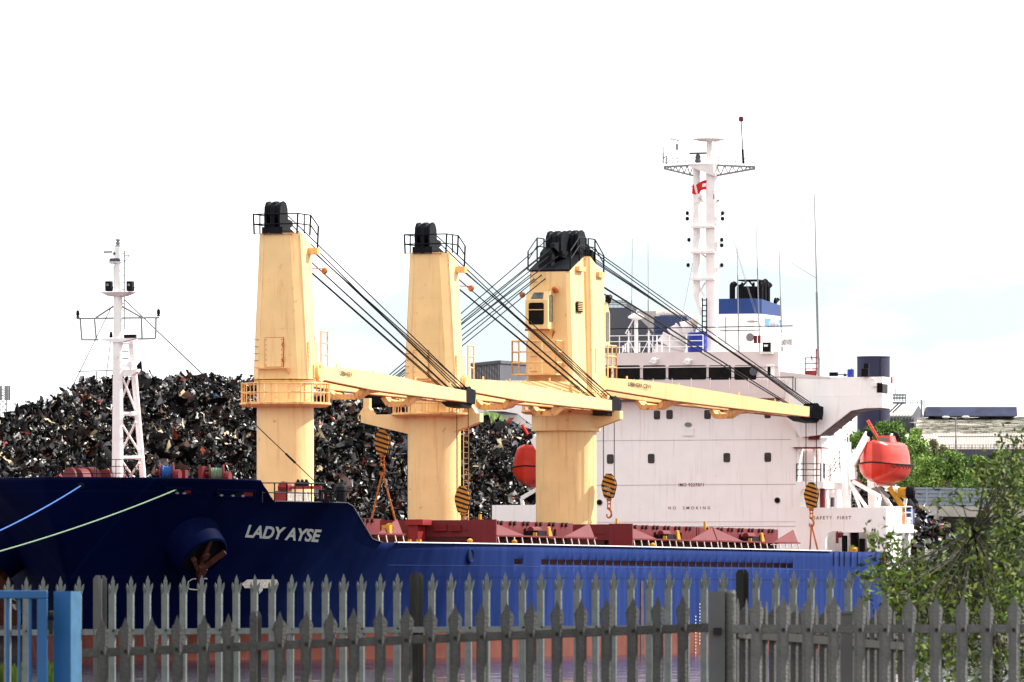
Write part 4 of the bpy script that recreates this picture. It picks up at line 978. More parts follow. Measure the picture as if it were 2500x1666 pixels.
flat_text('LADY AYSE', 1909, 1933, 842, 830, 1.48, o, 'textblack', nm_='board_lettering')
m = MB(); z = ZR; 
for px_ in (1880, 1892, 1902):
    for dz in (0,): m.tube(P(px_, 856, t=1.6), P(px_, 790, t=1.6), .045, 5)
for dy in (792, 806, 818, 832, 845): m.tube(P(1878, dy, t=1.6), P(1904, dy, t=1.6), .03, 5)
m.lathe(P(1890, 790, t=1.6), [(.3, 0), (.3, .1), (.1, .4)], 10); m.path([P(1884, 808, t=1.5), P(1887, 790, t=1.5), P(1893, 788, t=1.5), P(1898, 806, t=1.5)], .05, 5); m.build('signal_rack', 'white_clean', wh)
# radar mast
ms = MB(); tm = 3.5
def PT(px, py, t=tm): return P(px, py, t=t)
ms.tube(PT(1738, 858), PT(1738, 402), .40, 16, r2=.38); ms.tube(PT(1700.5, 720), PT(1700.5, 404), .235, 12); ms.tube(PT(1700.5, 720), PT(1712, 770), .235, 12, r2=.1)
ms.tube(PT(1731, 404), PT(1732, 343), .2, 12, r2=.17)
radar = ms.build('radar_mast', 'mastwhite', ship, smooth=True)
m = MB()
for y in (402, 553, 615, 680):
    a, b = PT(1692, y), PT(1750, y + 1); m.box((a.x, tm - .6, a.z - .13), (b.x, tm + .6, a.z))
m.hexa([(PT(1692, 404).x, tm - .8, PT(1720, 408).z), (PT(1750, 404).x, tm - .6, PT(1720, 432).z), (PT(1750, 404).x, tm + .6, PT(1720, 432).z), (PT(1692, 404).x, tm + .6, PT(1720, 410).z), (PT(1690, 404).x, tm - .9, PT(1720, 402).z), (PT(1750, 404).x, tm - .7, PT(1720, 402).z), (PT(1750, 404).x, tm + .7, PT(1720, 402).z), (PT(1690, 404).x, tm + .9, PT(1720, 402).z)])
for x0, y0, x1, y1 in ((1702, 725, 1722, 690), (1720, 725, 1702, 690), (1735, 640, 1712, 618), (1720, 495, 1708, 480)): m.tube(PT(x0, y0), PT(x1, y1), .05, 6)
m.lathe(PT(1731, 341), [(.5, -.12), (1.05, 0), (1.05, .05)], 20); m.build('mast_platform', 'mastwhite', radar)
m = MB()       # truss yard and its rails
for x0, x1 in ((1621, 1692), (1750, 1844)):
    L_ = x0 < 1700; e0, e1 = (x0, x1) if L_ else (x1, x0)      # e0 outer end
    a, b = PT(e0, 408), PT(e1, 404); cdn = PT(e0, 412), PT(e1, 429)
    m.beam(a, b, .15, .12); m.beam(cdn[0], cdn[1], .12, .12)
    n = 5
    for i in range(n):
        f0, f1 = i / n, (i + 1) / n; m.tube(a.lerp(b, f0), cdn[0].lerp(cdn[1], (f0 + f1) / 2), .04, 5); m.tube(cdn[0].lerp(cdn[1], (f0 + f1) / 2), a.lerp(b, f1), .04, 5)
    for i in range(5):
        p = a.lerp(b, i / 4 * .9 + .06); m.tube(p, p + Vector((0, 0, .52)), .02, 5)
    for h in (.28, .52): m.tube(a + Vector((0, 0, h)), b + Vector((0, 0, h)), .018, 5)
m.build('mast_yard', 'grey', radar)
m = MB(); m.tube(PT(1756, 680), PT(1753, 404), .022, 5); m.tube(PT(1748, 680), PT(1746, 404), .022, 5)
for y in np.arange(410, 680, 9): m.tube(PT(1747, y), PT(1755, y), .012, 4)
for y in np.arange(346, 402, 9): m.tube(PT(1742, y), PT(1757 - (402 - y) * .1, y), .014, 4)
m.tube(PT(1748, 402), PT(1745, 342), .02, 5); m.tube(PT(1760, 402), PT(1754, 342), .02, 5); m.build('mast_ladder', 'mastwhite', radar)
m = MB(); 
for x in (1714.5, 1725): m.tube(PT(x, 850, 2.8), PT(x, 728, 2.8), .045, 5)
for y in np.arange(733, 852, 13): m.tube(PT(1714.5, y, 2.8), PT(1725, y, 2.8), .035, 5)
m.build('black_ladder', 'black', radar)
m = MB(); m.lathe(PT(1704, 398), [(.16, 0), (.22, .1), (.16, .3), (.2, .35), (.08, .6)], 12); m.box(PT(1684, 376) - Vector((0, .1, .03)), PT(1728, 374) + Vector((0, .1, .05))); m.tube(PT(1706, 398), PT(1706, 376), .06, 6); m.build('radar_scanner', 'darkgrey', radar)
m = MB(); m.beam(PT(1688, 456), PT(1727, 458), .2, .14); m.tube(PT(1707, 470), PT(1707, 457), .12, 8); m.box(PT(1692, 492), PT(1716, 484) + Vector((0, .8, 0))); m.lathe(PT(1707, 484), [(.18, 0), (.24, .1), (.12, .4)], 10); m.build('radar_scanner', 'mastwhite', radar)
for i, (x, y, sd_) in enumerate(((1678, 525, -1), (1764, 525, 1), (1682, 590, -1), (1762, 590, 1), (1680, 652, -1), (1762, 652, 1))):
    m = MB(); b = PT(1695 if sd_ < 0 else 1748, y + 6); a = PT(x, y); m.tube(b, a, .03, 5, mi=1); m.tube(b - Vector((0, 0, .25)), a, .02, 5, mi=1); m.lathe(a, [(.05, -.02), (.11, .03), (.11, .18), (.05, .24)], 10)
    if i in (0, 1, 3): m.lathe(a - Vector((0, 0, .38)), [(.04, 0), (.12, .06), (.12, .2), (.06, .26)], 10)
    m.build('navigation_light', ['black', 'mastwhite'], radar)
m = MB(); m.tube(PT(1815, 400), PT(1809.5, 296), .035, 6, mi=0); m.tube(PT(1815, 400), PT(1813, 365), .075, 6, mi=0); m.lathe(PT(1809.5, 297), [(.12, 0), (.16, .04), (.16, .26), (.10, .32)], 12, mi=1); m.build('beacon_pole', ['black', 'hatchred'], radar)
m = MB(); m.tube(PT(1653, 402), PT(1653, 345), .03, 5); m.tube(PT(1653, 366), PT(1653, 352), .08, 6); m.tube(PT(1640, 340), PT(1658, 343), .03, 5); m.tube(PT(1640, 337), PT(1640, 344), .03, 5); m.tube(PT(1653, 345), PT(1658, 342), .025, 5); m.build('wind_vane', 'grey', radar)
m = MB(); m.tube(PT(1618, 350), PT(1619, 386), .012, 4); m.path([PT(1619, 386), PT(1628, 382), PT(1628, 402)], .04, 5); m.build('aerial_bracket', 'grey', radar)
m = MB(); m.lathe(PT(1741, 481), [(.26, -.3), (.12, -.1), (.1, .25)], 14, axis=(.2, 1, 0)); m.beam(PT(1734, 497), PT(1756, 489), .2, .1); m.build('mast_horn', 'grey', radar)
m = MB()
for a, b in ((PT(1686, 456), P(1633, 575, t=1)), (PT(1760, 490), P(1866, 840, t=.3)), (PT(1755, 470), P(1868, 835, t=.3)), (PT(1692, 640), P(1660, 800, t=1))): m.tube(a, b, .014, 4)
m.build('mast_stay', 'grey', radar)
# flag: one red cloth with a small white mark, hanging in folds
gx = 14; m = MB(); vs = []; a0 = PT(1725, 440, tm - .3); 
for j in range(7):
    for i in range(gx + 1):
        u, v = i / gx, j / 6; vs.append((a0.x - u * .95, a0.y + .12 * math.sin(u * 9 + v * 2), a0.z - u * .30 - v * .62 + .06 * math.sin(u * 7)))
m.add(vs, [(j * (gx + 1) + i, j * (gx + 1) + i + 1, (j + 1) * (gx + 1) + i + 1, (j + 1) * (gx + 1) + i) for j in range(6) for i in range(gx)])
m.m = [1 if (1 <= k_ % gx <= 3 and 2 <= k_ // gx <= 3) else 0 for k_ in range(len(m.f))]
M['flagred'] = mat('red_flag_cloth', (.60, .015, .02), .8, var=.1)
fl = m.build('flag', ['flagred', 'white_clean'], None, fix=False); fl.matrix_basis = Matrix.Translation((OX, OY, 0)) @ Matrix.Rotation(-TH, 4, 'Z')
tag(fl, 'red flag with a white mark hanging limp between the radar mast columns', 'flag')

# funnel
tf = 9.; zt_ = P(1756, 730, t=tf).z; zbn = P(1756, 767, t=tf).z; xa, xb = PX(1756, tf), PX(1853, tf); dz = .3; fd = 4.9
def fun(z0, z1, g=0., s0=0, s1=0):
    p = [(xa - g, tf - g), (xb - .3, tf - g), (xb + g, tf + .5), (xb + g, tf + fd), (xa - g, tf + fd)]
    sl_ = lambda y, s: -s * max(0, (y - tf)) / fd
    return [(x, y, z0 + sl_(y, s0)) for x, y in p] + [(x, y, z1 + sl_(y, s1)) for x, y in p]
FF = [(4, 3, 2, 1, 0), (5, 6, 7, 8, 9)] + [(i, (i + 1) % 5, 5 + (i + 1) % 5, 5 + i) for i in range(5)]
m = MB(); m.add(fun(13.2, zbn), FF); fn_ = m.build('funnel', 'white_clean', ship)
m = MB(); m.add(fun(zbn, zt_, .03, 0, dz), FF); m.build('funnel_band', 'funnelblue', fn_)
m = MB(); z1 = P(1870, 775, t=tf).z; m.box((xb + .0, tf + 1.2, z1 - .55), (xb + .03, tf + fd, z1 + .0)); m.build('funnel_stripe', 'paleblue', fn_)
for px_, py_, rr, t_ in ((1788, 692, .19, 10.5), (1805, 698, .17, 11), (1856, 690, .20, 11), (1864, 686, .20, 11.8), (1873, 694, .2, 12.6), (1893, 730, .12, 13)):
    m = MB(); a = P(px_, 742, t=t_); b = P(px_ , py_ + 8, t=t_); c = P(px_ + (3 if px_ != 1805 else 2), py_, t=t_); m.tube(a, b, rr, 14); m.tube(b, c + Vector((.05, .2, 0)), rr, 14); m.lathe(b, [(rr, -.02), (rr * .98, .1), (rr * .6, .25), (.02, .3)], 14); m.build('exhaust_pipe', 'black', fn_, smooth=True)
m = MB(); a = P(1828, 742, t=11); b = P(1828, 700, t=11); m.tube(a, b, .58, 20); 
for x in (1812, 1840):
    m.beam(P(x, 742, t=10.6), P(x + 0, 690, t=10.6), .12, .12)
    m.beam(P(x, 742, t=11.6), P(x + 0, 690, t=11.6), .12, .12)
a = P(1800, 685, t=10.4); b = P(1852, 684, t=10.4); m.box((a.x, 10.4, a.z - .03), (b.x, 11.9, a.z + .05)); m.beam(P(1812, 700, t=10.5), P(1824, 686, t=10.5), .1, .1); m.beam(P(1840, 700, t=10.5), P(1828, 686, t=10.5), .1, .1); m.build('exhaust_frame', 'black', fn_)
m = MB(); a = P(1840, 786, t=tf - .1); m.box((a.x - .35, tf - .5, a.z - .03), (a.x + .35, tf, a.z + .05)); m.tube(P(1771, 840, t=tf - .1), P(1771, 775, t=tf - .1), .03, 5); m.build('funnel_step', 'grey', fn_)
# deckhouse beneath funnel (white)
m = MB(); m.box((PX(1712, 7.4), 7.4, 15.5), (PX(1908, 7.4), 14.3, ZR + .2)); m.build('funnel_casing', 'white_clean', ship)

# stern deck, winch and gear behind the bulkhead
m = MB(); m.box((xr - 3.6, 1.4, Z0(1301, 2200, 4)), (xr + .2, 5.6, Z0(1281, 2200, 4))); ad = m.build('boat_deck', 'white_clean', ship)
m = MB(); m.rail([(xr + .1, 4, Z0(1281, 2200, 4)), (xr + .1, 5.5, Z0(1281, 2200, 4)), (xr - 2, 5.5, Z0(1281, 2200, 4))], 1.15, 1.3, 3, .035); m.build('boat_deck_railing', 'white_clean', ad)
m = MB(); z = Z0(1281, 2180, 4)
a = P(2166, 1281, t=3.5); b = P(2204, 1247, t=3.5); m.prism([(a.x, 3.5, a.z), (b.x, 3.5, a.z), (b.x, 3.5, b.z - .3), (b.x - .3, 3.5, b.z), (a.x + .1, 3.5, b.z - .05), (a.x, 3.5, b.z - .3)], (0, .9, 0)); m.build('deck_winch_cover', 'rustorange', ad)
m = MB(); a = P(2206, 1278, t=7); b = P(2222, 1243, t=7); m.box((a.x, 7, a.z), (b.x, 8, b.z)); a = P(2157, 1281, t=1.9); b = P(2163, 1243, t=1.9); m.box((a.x, 1.9, a.z), (b.x, 2.2, b.z)); m.build('tarpaulin', 'funnelblue', ad)
m = MB(); p0 = P(2172, 1190, t=9); p1 = P(2207, 1243, t=9); m.beam(p0, p1, .28, .3); m.beam(p1, p1 - Vector((0, 0, 1.3)), .22, .3); m.lathe(P(2192, 1202, t=9), [(.3, 0), (.34, .1), (.34, .8), (.3, .9)], 14, axis=(1, .2, -.1)); m.build('provision_crane', 'yellow', ad)
m = MB(); m.lathe(P(2212, 1202, t=9), [(.3, 0), (.42, .1), (.42, .5), (.3, .6)], 14, axis=(1, .2, -.1)); m.build('crane_winch', 'black', ad)
m = MB()
for x, y in ((2170, 1200), (2183, 1203)): m.lathe(P(x + 7, y, t=10), [(.3, 0), (.4, .2), (.1, .4)], 10)
m.build('white_canister', 'white_clean', ad)
m = MB(); m.box((xr - .25, 2.4, 5), (xr - .05, 2.7, 8)); m.box((xr - 1.5, 5, 5), (xr - 1.3, 5.3, 8)); m.box((xr - .2, 4.9, 5), (xr + .06, 5.2, 8)); m.build('stern_pillar', 'white_clean', ad)
m = MB(); m.box((PX(2095, 1), -.6, 5.03), (xr + .03, -.5, 6.15)); m.box((xr + .012, -.6, 5.1), (xr + .02, .0, 6.1)); m.build('red_bulwark_panel', 'deckred', ship)
m = MB()
for px_ in (2036, 2050, 2062, 2078, 2094):
    a = P(px_, 1350, w=13.24); m.box((13.235, a.y - .05, 5.2), (13.27, a.y + .05, 6.08))
m.build('gangway_stanchion', 'black', ship)

# davits
for sg, w0, t0 in ((1, 9.4, 4.4), (1, 9.4, 10.4), (-1, 10.6, 4.4), (-1, 10.6, 10.4)):
    z = ZD - .1; m = MB(); q = lambda w_, z_, t_=0: Vector((sg * w_, t0 + t_, z_))
    m.beam(q(w0, z - 3.0), q(w0 - .25, 12.2), .5, .45); m.beam(q(w0 + .3, 10.8), q(w0 + .25, 11.6), .4, .45); m.beam(q(w0 - .1, 11.2), q(w0 + 1.35, 13.75), .35, .45); m.beam(q(w0 - .2, 11.4), q(w0 + .95, 8.7, -.2), .14, .16); m.beam(q(w0 + .3, 10.7), q(w0 + 2.1, 9.7), .22, .24)
    m.beam(q(w0 + .1, 10.6), q(w0 + 1.5, 8.6, -.1), .18, .2); m.beam(q(w0 + 2.1, 9.7), q(w0 + 1.9, 8.5), .18, .2)
    dv = m.build('davit', 'white', ship)
    m = MB(); m.lathe(q(w0 + 1.45, 13.7) - Vector((0, .3, 0)), [(.16, .1), (.22, .15), (.22, .4), (.16, .45)], 14, axis=(0, 1, 0)); m.tube(q(w0 + 1.5, 13.6), q(w0 + 1.55, 12.2), .07, 6); m.lathe(q(w0 - .35, 11.6) - Vector((0, .3, 0)), [(.14, .1), (.18, .15), (.18, .4), (.14, .45)], 12, axis=(0, 1, 0)); m.build('davit_sheave', 'black', dv)
m = MB(); z = ZD
for p0, p1 in (((2075, 1196, 7), (2078, 1240, 7)), ((2086, 1196, 7), (2090, 1240, 7))): m.tube(P(p0[0], p0[1], t=p0[2]), P(p1[0], p1[1], t=p1[2]), .03, 5)
for k_ in range(6): m.tube(P(2072, 1200 + 8 * k_, t=7), P(2092, 1200 + 8 * k_, t=7), .025, 4)
m.tube(P(2137, 1190, t=9), P(2168, 1247, t=9), .13, 6); m.tube(P(2130, 1192, t=9), P(2160, 1245, t=9), .1, 6); m.tube(P(2145, 1190, t=9), P(2170, 1215, t=9), .12, 6); m.tube(P(2110, 1185, t=9), P(2095, 1200, t=9), .08, 6)
m.build('boat_cradle', 'grey', ad)
# jib rest on the superstructure
m = MB(); a = P(1989, 1068, t=-.2); m.tube((a.x, -.2, a.z - .1), (a.x, -.2, a.z + .95), .19, 16, mi=0); m.lathe((a.x, -.2, a.z), [(.42, -.15), (.36, .1), (.3, .12)], 20, mi=1); m.build('jib_rest', ['cream', 'deckred'], acc)

# ================================================================ LIFEBOATS
def lifeboat(w0, t0, zk, label):
    r = empty('lifeboat'); r.matrix_basis = Matrix.Translation((OX, OY, 0)) @ Matrix.Rotation(-TH, 4, 'Z') @ Matrix.Translation((w0, t0, zk))
    L_, Bm = 6.3, 3.0; n = 26
    def bx(y, z):
        u = abs(y) / (L_ / 2); k_ = max(0., 1 - u ** 2.4) ** .62; return Bm / 2 * k_ * z
    lo = [(0, .02), (.14, .40), (.38, .72), (.75, .92), (1.12, 1.0), (1.2, 1.02)]; up_ = [(1.2, .97), (1.27, .945), (1.7, .93), (2.1, .87), (2.36, .79), (2.46, .77), (2.60, .62), (2.66, .35), (2.68, .0)]
    def loft(prof, keel=0):
        m = MB(); vs = []
        for i in range(n + 1):
            y = -L_ / 2 + L_ * i / n; u = abs(y) / (L_ / 2); rise = .30 * u ** 3 if keel else .10 * u ** 3
            for sg in (-1, 1):
                for z, f in (prof if sg < 0 else prof[::-1]): vs.append((sg * bx(y, f) + 0, y, z + rise * (1 if not keel else 1 - z / 2.2)))
        k_ = len(prof) * 2; fs = []
        for i in range(n):
            for j in range(k_ - 1): fs.append((i * k_ + j, i * k_ + j + 1, (i + 1) * k_ + j + 1, (i + 1) * k_ + j))
        m.add(vs, fs); return m
    m = loft(lo, 1); m.build('hull', 'orange', r, smooth=True)
    m = loft(up_); m.v = [(x, y * .95, z) for x, y, z in m.v]; cn = m.build('canopy', 'orange', r, smooth=True)
    m = MB(); pr = None
    for sg in (-1, 1):
        pts = []
        for i in range(n + 1):
            y = -L_ / 2 + L_ * i / n; u = abs(y) / (L_ / 2); pts.append(Vector((sg * bx(y, 1.05), y, 1.24 + .13 * u ** 3)))
        m.path(pts, .05, 6)
    m.build('rubbing_strake', 'black', r)
    m = MB(); m.hexa([(-.52, -.5, 2.5), (.52, -.5, 2.5), (.52, 1.1, 2.5), (-.52, 1.1, 2.5), (-.38, -.3, 3.12), (.38, -.3, 3.12), (.38, .9, 3.12), (-.38, .9, 3.12)]); cu = m.build('cupola', 'orange', cn)
    m = MB(); m.add([(-.38, -.445, 2.70), (.34, -.445, 2.70), (.28, -.34, 3.02), (-.32, -.34, 3.02)], [(0, 1, 2, 3)]); m.v = [(x, y - .02, z) for x, y, z in m.v]; m.add([(.485, -.1, 2.70), (.485, .5, 2.70), (.41, .45, 3.02), (.41, 0, 3.02)], [(0, 1, 2, 3)]); m.build('window', 'greyglass', cu)
    m = MB(); m.lathe((0, .3, 3.12), [(.22, 0), (.2, .12), (.1, .2)], 12); m.build('hatch', 'black', cu)
    m = MB(); m.tube((-.35, -.3, 2.9), (-1.0, -.6, 4.1), .07, 8, r2=.10); m.build('antenna_mast', 'orange', cn)
    m = MB()
    for y in (-2.55, 2.45): m.tube((0, y, 1.1), (0, y, 2.6), .06, 6); m.box((-.22, y - .1, 1.5), (.22, y + .1, 2.2), 1); m.lathe((0, y - .12, 1.75), [(.18, 0), (.2, .1), (.1, .24)], 10, axis=(0, 1, 0), mi=1)
    m.tube((.2, -2.5, 2.0), (.95, -2.2, 1.35), .025, 5)
    for sg in (-1, 1):
        for k_ in range(9):
            y0, y1 = -2.3 + .5 * k_, -1.8 + .5 * k_; a_ = Vector((sg * (bx(y0, 1.05) + .02), y0, 1.2)); b_2 = Vector((sg * (bx(y1, 1.05) + .02), y1, 1.2)); c_2 = a_.lerp(b_2, .5) - Vector((0, 0, .22)); m.tube(a_, c_2, .018, 4); m.tube(c_2, b_2, .018, 4)
    m.build('lifting_hook', ['black', 'rustorange'], r)
    m = MB(); m.prism([(-.04, -2.6, .5), (-.04, -2.0, .05), (-.04, 2.0, .0), (-.04, 2.0, -.10), (-.04, -1.8, -.10)], (.08, 0, 0)); m.build('keel', 'orange', r)
    m = MB()
    for y in (-.9, -.1, .5): m.box((1.27, y, 1.85), (1.285, y + .4, 1.90))
    m.build('reflective_tape', 'rope_white', cn)
    return tag(r, label, 'lifeboat', 'enclosed lifeboats in davits')
zk = z_of(1183, 10.65, 7.5)
lifeboat(11.1, 7.0, zk, 'orange enclosed lifeboat hung at the right of the white superstructure')
lifeboat(-12.3, 6.8, zk - .1, 'orange enclosed lifeboat half hidden behind the twin crane pedestal')

# ================================================================ FOREMAST AND FORECASTLE GEAR
tmf = -97.0
def Q(px, py, t=tmf): return P(px, py, t=t)
w0 = Q(287, 1100).x
m = MB(); m.tube((w0, tmf, 8.0), (w0 + .02, tmf, Q(287, 829).z), .31, 18, r2=.25); m.tube((w0 + .02, tmf, Q(287, 829).z), (w0 + .02, tmf, Q(287, 716).z), .25, 18, r2=.23); m.tube((w0 + .02, tmf, Q(287, 716).z), (w0 + .02, tmf, Q(287, 602).z), .22, 18, r2=.18)
m.tube(Q(320, 825, tmf + .6), Q(350, 1176, tmf + 1.2), .16, 12, r2=.165); m.tube(Q(318, 1011), Q(332, 1011, tmf + .9), .12, 10)
fm = m.build('foremast', 'mastwhite', ship, smooth=True)
m = MB()
for y in (1011, 1118): m.tube(Q(290, y), Q(335 + (y - 1011) * .09, y, tmf + .9), .11, 10)
for x0, y0, x1, y1 in ((300, 925, 330, 1000), (316, 925, 300, 970), (300, 1040, 338, 1100), (332, 1030, 300, 1095), (300, 1130, 320, 1158), (340, 1130, 318, 1165), (318, 900, 330, 905)): m.tube(Q(x0, y0), Q(x1, y1, tmf + .7), .06, 7)
m.prism([Q(298, 918), Q(298, 904), Q(335, 901), Q(333, 908), Q(320, 918)], (0, .5, 0)); m.build('mast_brace', 'mastwhite', fm)
m = MB(); z = Q(287, 714).z; 
m.hexa([(Q(268, 0).x, tmf - .3, z - .2), (Q(307, 0).x, tmf - .3, z - .2), (Q(307, 0).x, tmf + .3, z - .2), (Q(268, 0).x, tmf + .3, z - .2), (Q(253, 0).x, tmf - .5, z), (Q(326, 0).x, tmf - .5, z), (Q(326, 0).x, tmf + .5, z), (Q(253, 0).x, tmf + .5, z)])
z = Q(287, 827).z; m.hexa([(Q(275, 0).x, tmf - .3, z - .2), (Q(300, 0).x, tmf - .3, z - .2), (Q(300, 0).x, tmf + .3, z - .2), (Q(275, 0).x, tmf + .3, z - .2), (Q(240, 0).x, tmf - .3, z), (Q(337, 0).x, tmf - .3, z), (Q(337, 0).x, tmf + .3, z), (Q(240, 0).x, tmf + .3, z)])
m.lathe(Q(282, 642), [(.25, -.05), (.36, 0), (.36, .05)], 16); m.build('mast_platform', 'mastwhite', fm)
m = MB(); a = Q(282, 637); m.lathe(a, [(.30, -.1), (.33, 0), (.30, .12)], 16); m.lathe(Q(284, 625), [(.1, 0), (.2, .1), (.1, .25)], 10); m.box(Q(253, 617) - Vector((0, .03, .02)), Q(274, 615) + Vector((0, .03, .03))); m.build('mast_radar', 'darkgrey', fm)
m = MB(); m.lathe(Q(288, 602), [(.16, 0), (.2, .03), (.06, .08), (.12, .12), (.12, .2), (.05, .26), (.14, .30), (.12, .38)], 12); m.build('masthead_light', 'grey', fm)
for x in (266, 318):
    m = MB(); a = Q(x - 6, 711); b = Q(x + 7, 687); m.box((a.x, tmf - .2, a.z), (b.x, tmf + .15, b.z)); m.box((a.x + .08, tmf - .22, (a.z + b.z) / 2), (a.x + .2, tmf - .2, (a.z + b.z) / 2 + .12), 1); m.path([Q(x - 9, 700), Q(x - 6, 711), Q(x + 8, 711), Q(x + 10, 700)], .025, 5); m.build('floodlight', ['black', 'grey'], fm)
m = MB()
for a, b in (((187, 778), (389, 776)), ((199, 830), (240, 830)), ((337, 828), (378, 827)), ((196, 780), (200, 830)), ((231, 780), (235, 827)), ((345, 776), (347, 826)), ((381, 776), (380, 827)), ((234, 776), (277, 748)), ((297, 748), (345, 775))): m.tube(Q(*a), Q(*b), .048, 6)
m.tube(Q(190, 907), Q(276, 905), .03, 6); m.tube(Q(236, 908), Q(236, 932), .03, 6)
m.build('mast_yard', 'grey', fm)
m = MB()
for x, y in ((190, 771), (387, 768)): m.lathe(Q(x, y), [(.1, -.1), (.06, 0), (.1, .05), (.08, .22), (.04, .28)], 10)
m.lathe(Q(271, 822), [(.1, -.05), (.08, .15), (.05, .25)], 8); m.box(Q(304, 826) - Vector((0, .1, 0)), Q(332, 817) + Vector((0, .1, 0))); m.build('mast_light', 'black', fm)
m = MB(); m.tube(Q(304, 612), Q(303.5, 805), .025, 5); m.tube(Q(278, 650), Q(278, 690), .02, 5)
for y in np.arange(620, 805, 17.4): m.tube(Q(298, y), Q(304, y), .02, 5)
for y in np.arange(840, 900, 18): m.tube(Q(298, y), Q(314, y), .025, 5)
m.path([Q(304, 625), Q(316, 624), Q(304, 640)], .02, 5); m.build('mast_ladder', 'wire', fm)
m = MB(); m.lathe(Q(316, 891, tmf - .2), [(.16, 0), (.1, .1), (.1, .3)], 12, axis=(.1, 1, 0)); m.build('loudhailer', 'mastwhite', fm)
e1 = P(775, 1182, t=-76.5)
m = MB(); m.tube(Q(305, 733), e1, .028, 5); m.tube(Q(271, 752), P(135, 1029, t=-101), .022, 5); m.tube(Q(271, 825), P(229, 1158, t=-100), .02, 5)
p = Q(305, 733).lerp(e1, .83); q_ = Q(305, 733).lerp(e1, .88); m.tube(p, q_, .06, 6); m.build('mast_stay', 'wire', fm)
# rails on the forecastle
m = MB(); zf_ = 9.2
def bk_(s, z=9.3, sg=1, ins=.4): return Vector((sg * (max(.2, hb(s, z) - ins)), -s, z))
m = MB(); m.rail([P(95, 1175, t=-101), P(330, 1172, t=-101)], 1.05, 1.0, 3, .02); m.build('forecastle_railing', 'black', ship)
m = MB(); pts = [Vector((hb(s, 8.1) - .1, -s, 8.1)) for s in (sA - .3, sB - 1, 93.5, 91.2, 89.5, 87.5)]
pts = [P(x, y, t=-tt) for x, y, tt in ((640, 1227, 98), (700, 1227, 96), (760, 1228, 93), (815, 1228, 91))]
m.rail(pts, 1.0, 1.1, 2, .035); m.build('forecastle_railing', 'black', ship)
def winch(px, py, t, rope, sc=1., rr=.5, wdt=.75, flip=False):
    a = P(px, py, t=t); m = MB()
    AX = Vector((CT, ST, 0)); a = Vector((a.x, t, a.z)); m.lathe(a - AX * (wdt / 2 + .08), [(rr, 0), (rr, .06)], 22, axis=AX); m.lathe(a + AX * (wdt / 2 + .02), [(rr, 0), (rr, .06)], 22, axis=AX); m.lathe(a - AX * wdt, [(.12, 0), (.12, wdt * 2)], 10, axis=AX)
    m.box((a.x - wdt / 2 - .5, t - .4, 8.05), (a.x + wdt / 2 + .4, t + .4, a.z - rr * .6)); m.lathe((a.x + wdt / 2 + .2, t, a.z - .15), [(.28, 0), (.28, .25)], 12, axis=(1, 0, 0))
    o = m.build('mooring_winch', 'hatchred', ship)
    m = MB()
    n = 8
    for i in range(n):
        x = a.x - wdt / 2 + wdt * (i + .5) / n; r = rr * random.uniform(.58, .76); m.lathe(a + AX * (x - wdt / n / 2 - a.x), [(r * .9, 0), (r, wdt / n * .5), (r * .9, wdt / n)], 18, axis=AX)
    m.build('rope_coil', rope, o); return o
winch(407, 1153, -93, 'rope_blue', wdt=.60); winch(529, 1158, -91.5, 'rope_green', wdt=.62)
for px_, rr, t_ in ((174, .62, -99), (196, .72, -98), (262, .55, -97.3)):
    a = P(px_, 1162, t=t_); m = MB(); m.lathe((a.x - .12, t_, 9.32), [(rr, 0), (rr, .10), (rr * .72, .12), (rr * .72, .2)], 28, axis=(.55, .85, 0)); m.lathe((a.x + .2, t_ + .3, 9.28), [(rr * .95, 0), (rr * .95, .5)], 24, axis=(.55, .85, 0)); m.box((a.x - .6, t_ - .4, 8.05), (a.x + .8, t_ + .8, 8.7)); m.build('windlass', 'hatchred', ship)
m = MB(); a = P(495, 1150, t=-92); m.box((a.x - .12, -92.3, 8.05), (a.x + .10, -91.9, a.z + .25)); a = P(453, 1155, t=-92); m.box((a.x - .1, -92.3, 8.05), (a.x + .10, -91.9, a.z + .15)); m.build('winch_post', 'hatchred', ship)
m = MB(); a = P(700, 1190, t=-89); m.box((a.x - .35, -89.4, 8.05), (a.x + .25, -88.9, 9.0)); m.lathe((a.x - .05, -89.4, 9.0), [(.3, 0), (.3, .5)], 16, axis=(0, 1, 0)); m.box((a.x + .3, -89.2, 8.9), (a.x + 2.0, -88.9, 9.05)); m.box((a.x - .6, -89.2, 8.05), (a.x - .3, -88.8, 8.8)); m.prism([(a.x + 1.9, -89.2, 9.05), (a.x + 2.25, -89.2, 8.1), (a.x + 2.05, -89.2, 8.1)], (0, .3, 0)); wn = m.build('mooring_winch', 'deckred', ship)
a = P(734, 1222, t=-89.3); m = MB()
for i in range(12): z = 8.12 + .055 * i; m.beam((a.x - .58 + .02 * (i % 3), -89.5, z), (a.x + .58 - .015 * i, -89.45, z + random.uniform(-.015, .015)), .6, .05)
m.build('rope_coil', 'rope_white', wn)
m = MB()
for px_ in (728, 738, 748): a = P(px_, 1187, t=-88.5); m.box((a.x - .12, -88.6, 9.05), (a.x + .12, -88.4, 9.3)); m.lathe((a.x, -88.5, 9.3), [(.08, 0), (.1, .05), (.05, .12)], 8)
m.build('valve_cluster', 'black', wn)
m = MB(); p = hull_pt(795, 1222, -.05); m.v = []; a = P(770, 1224, t=p.y - .6); b = P(822, 1207, t=p.y + .8); m.box((a.x, p.y - .3, 8.1), (b.x, p.y + .3, 8.3)); 
for f in (.05, .5, .95): x = a.x + (b.x - a.x) * f; m.tube((x, p.y, 8.25), (x, p.y, 8.7), .08, 8)
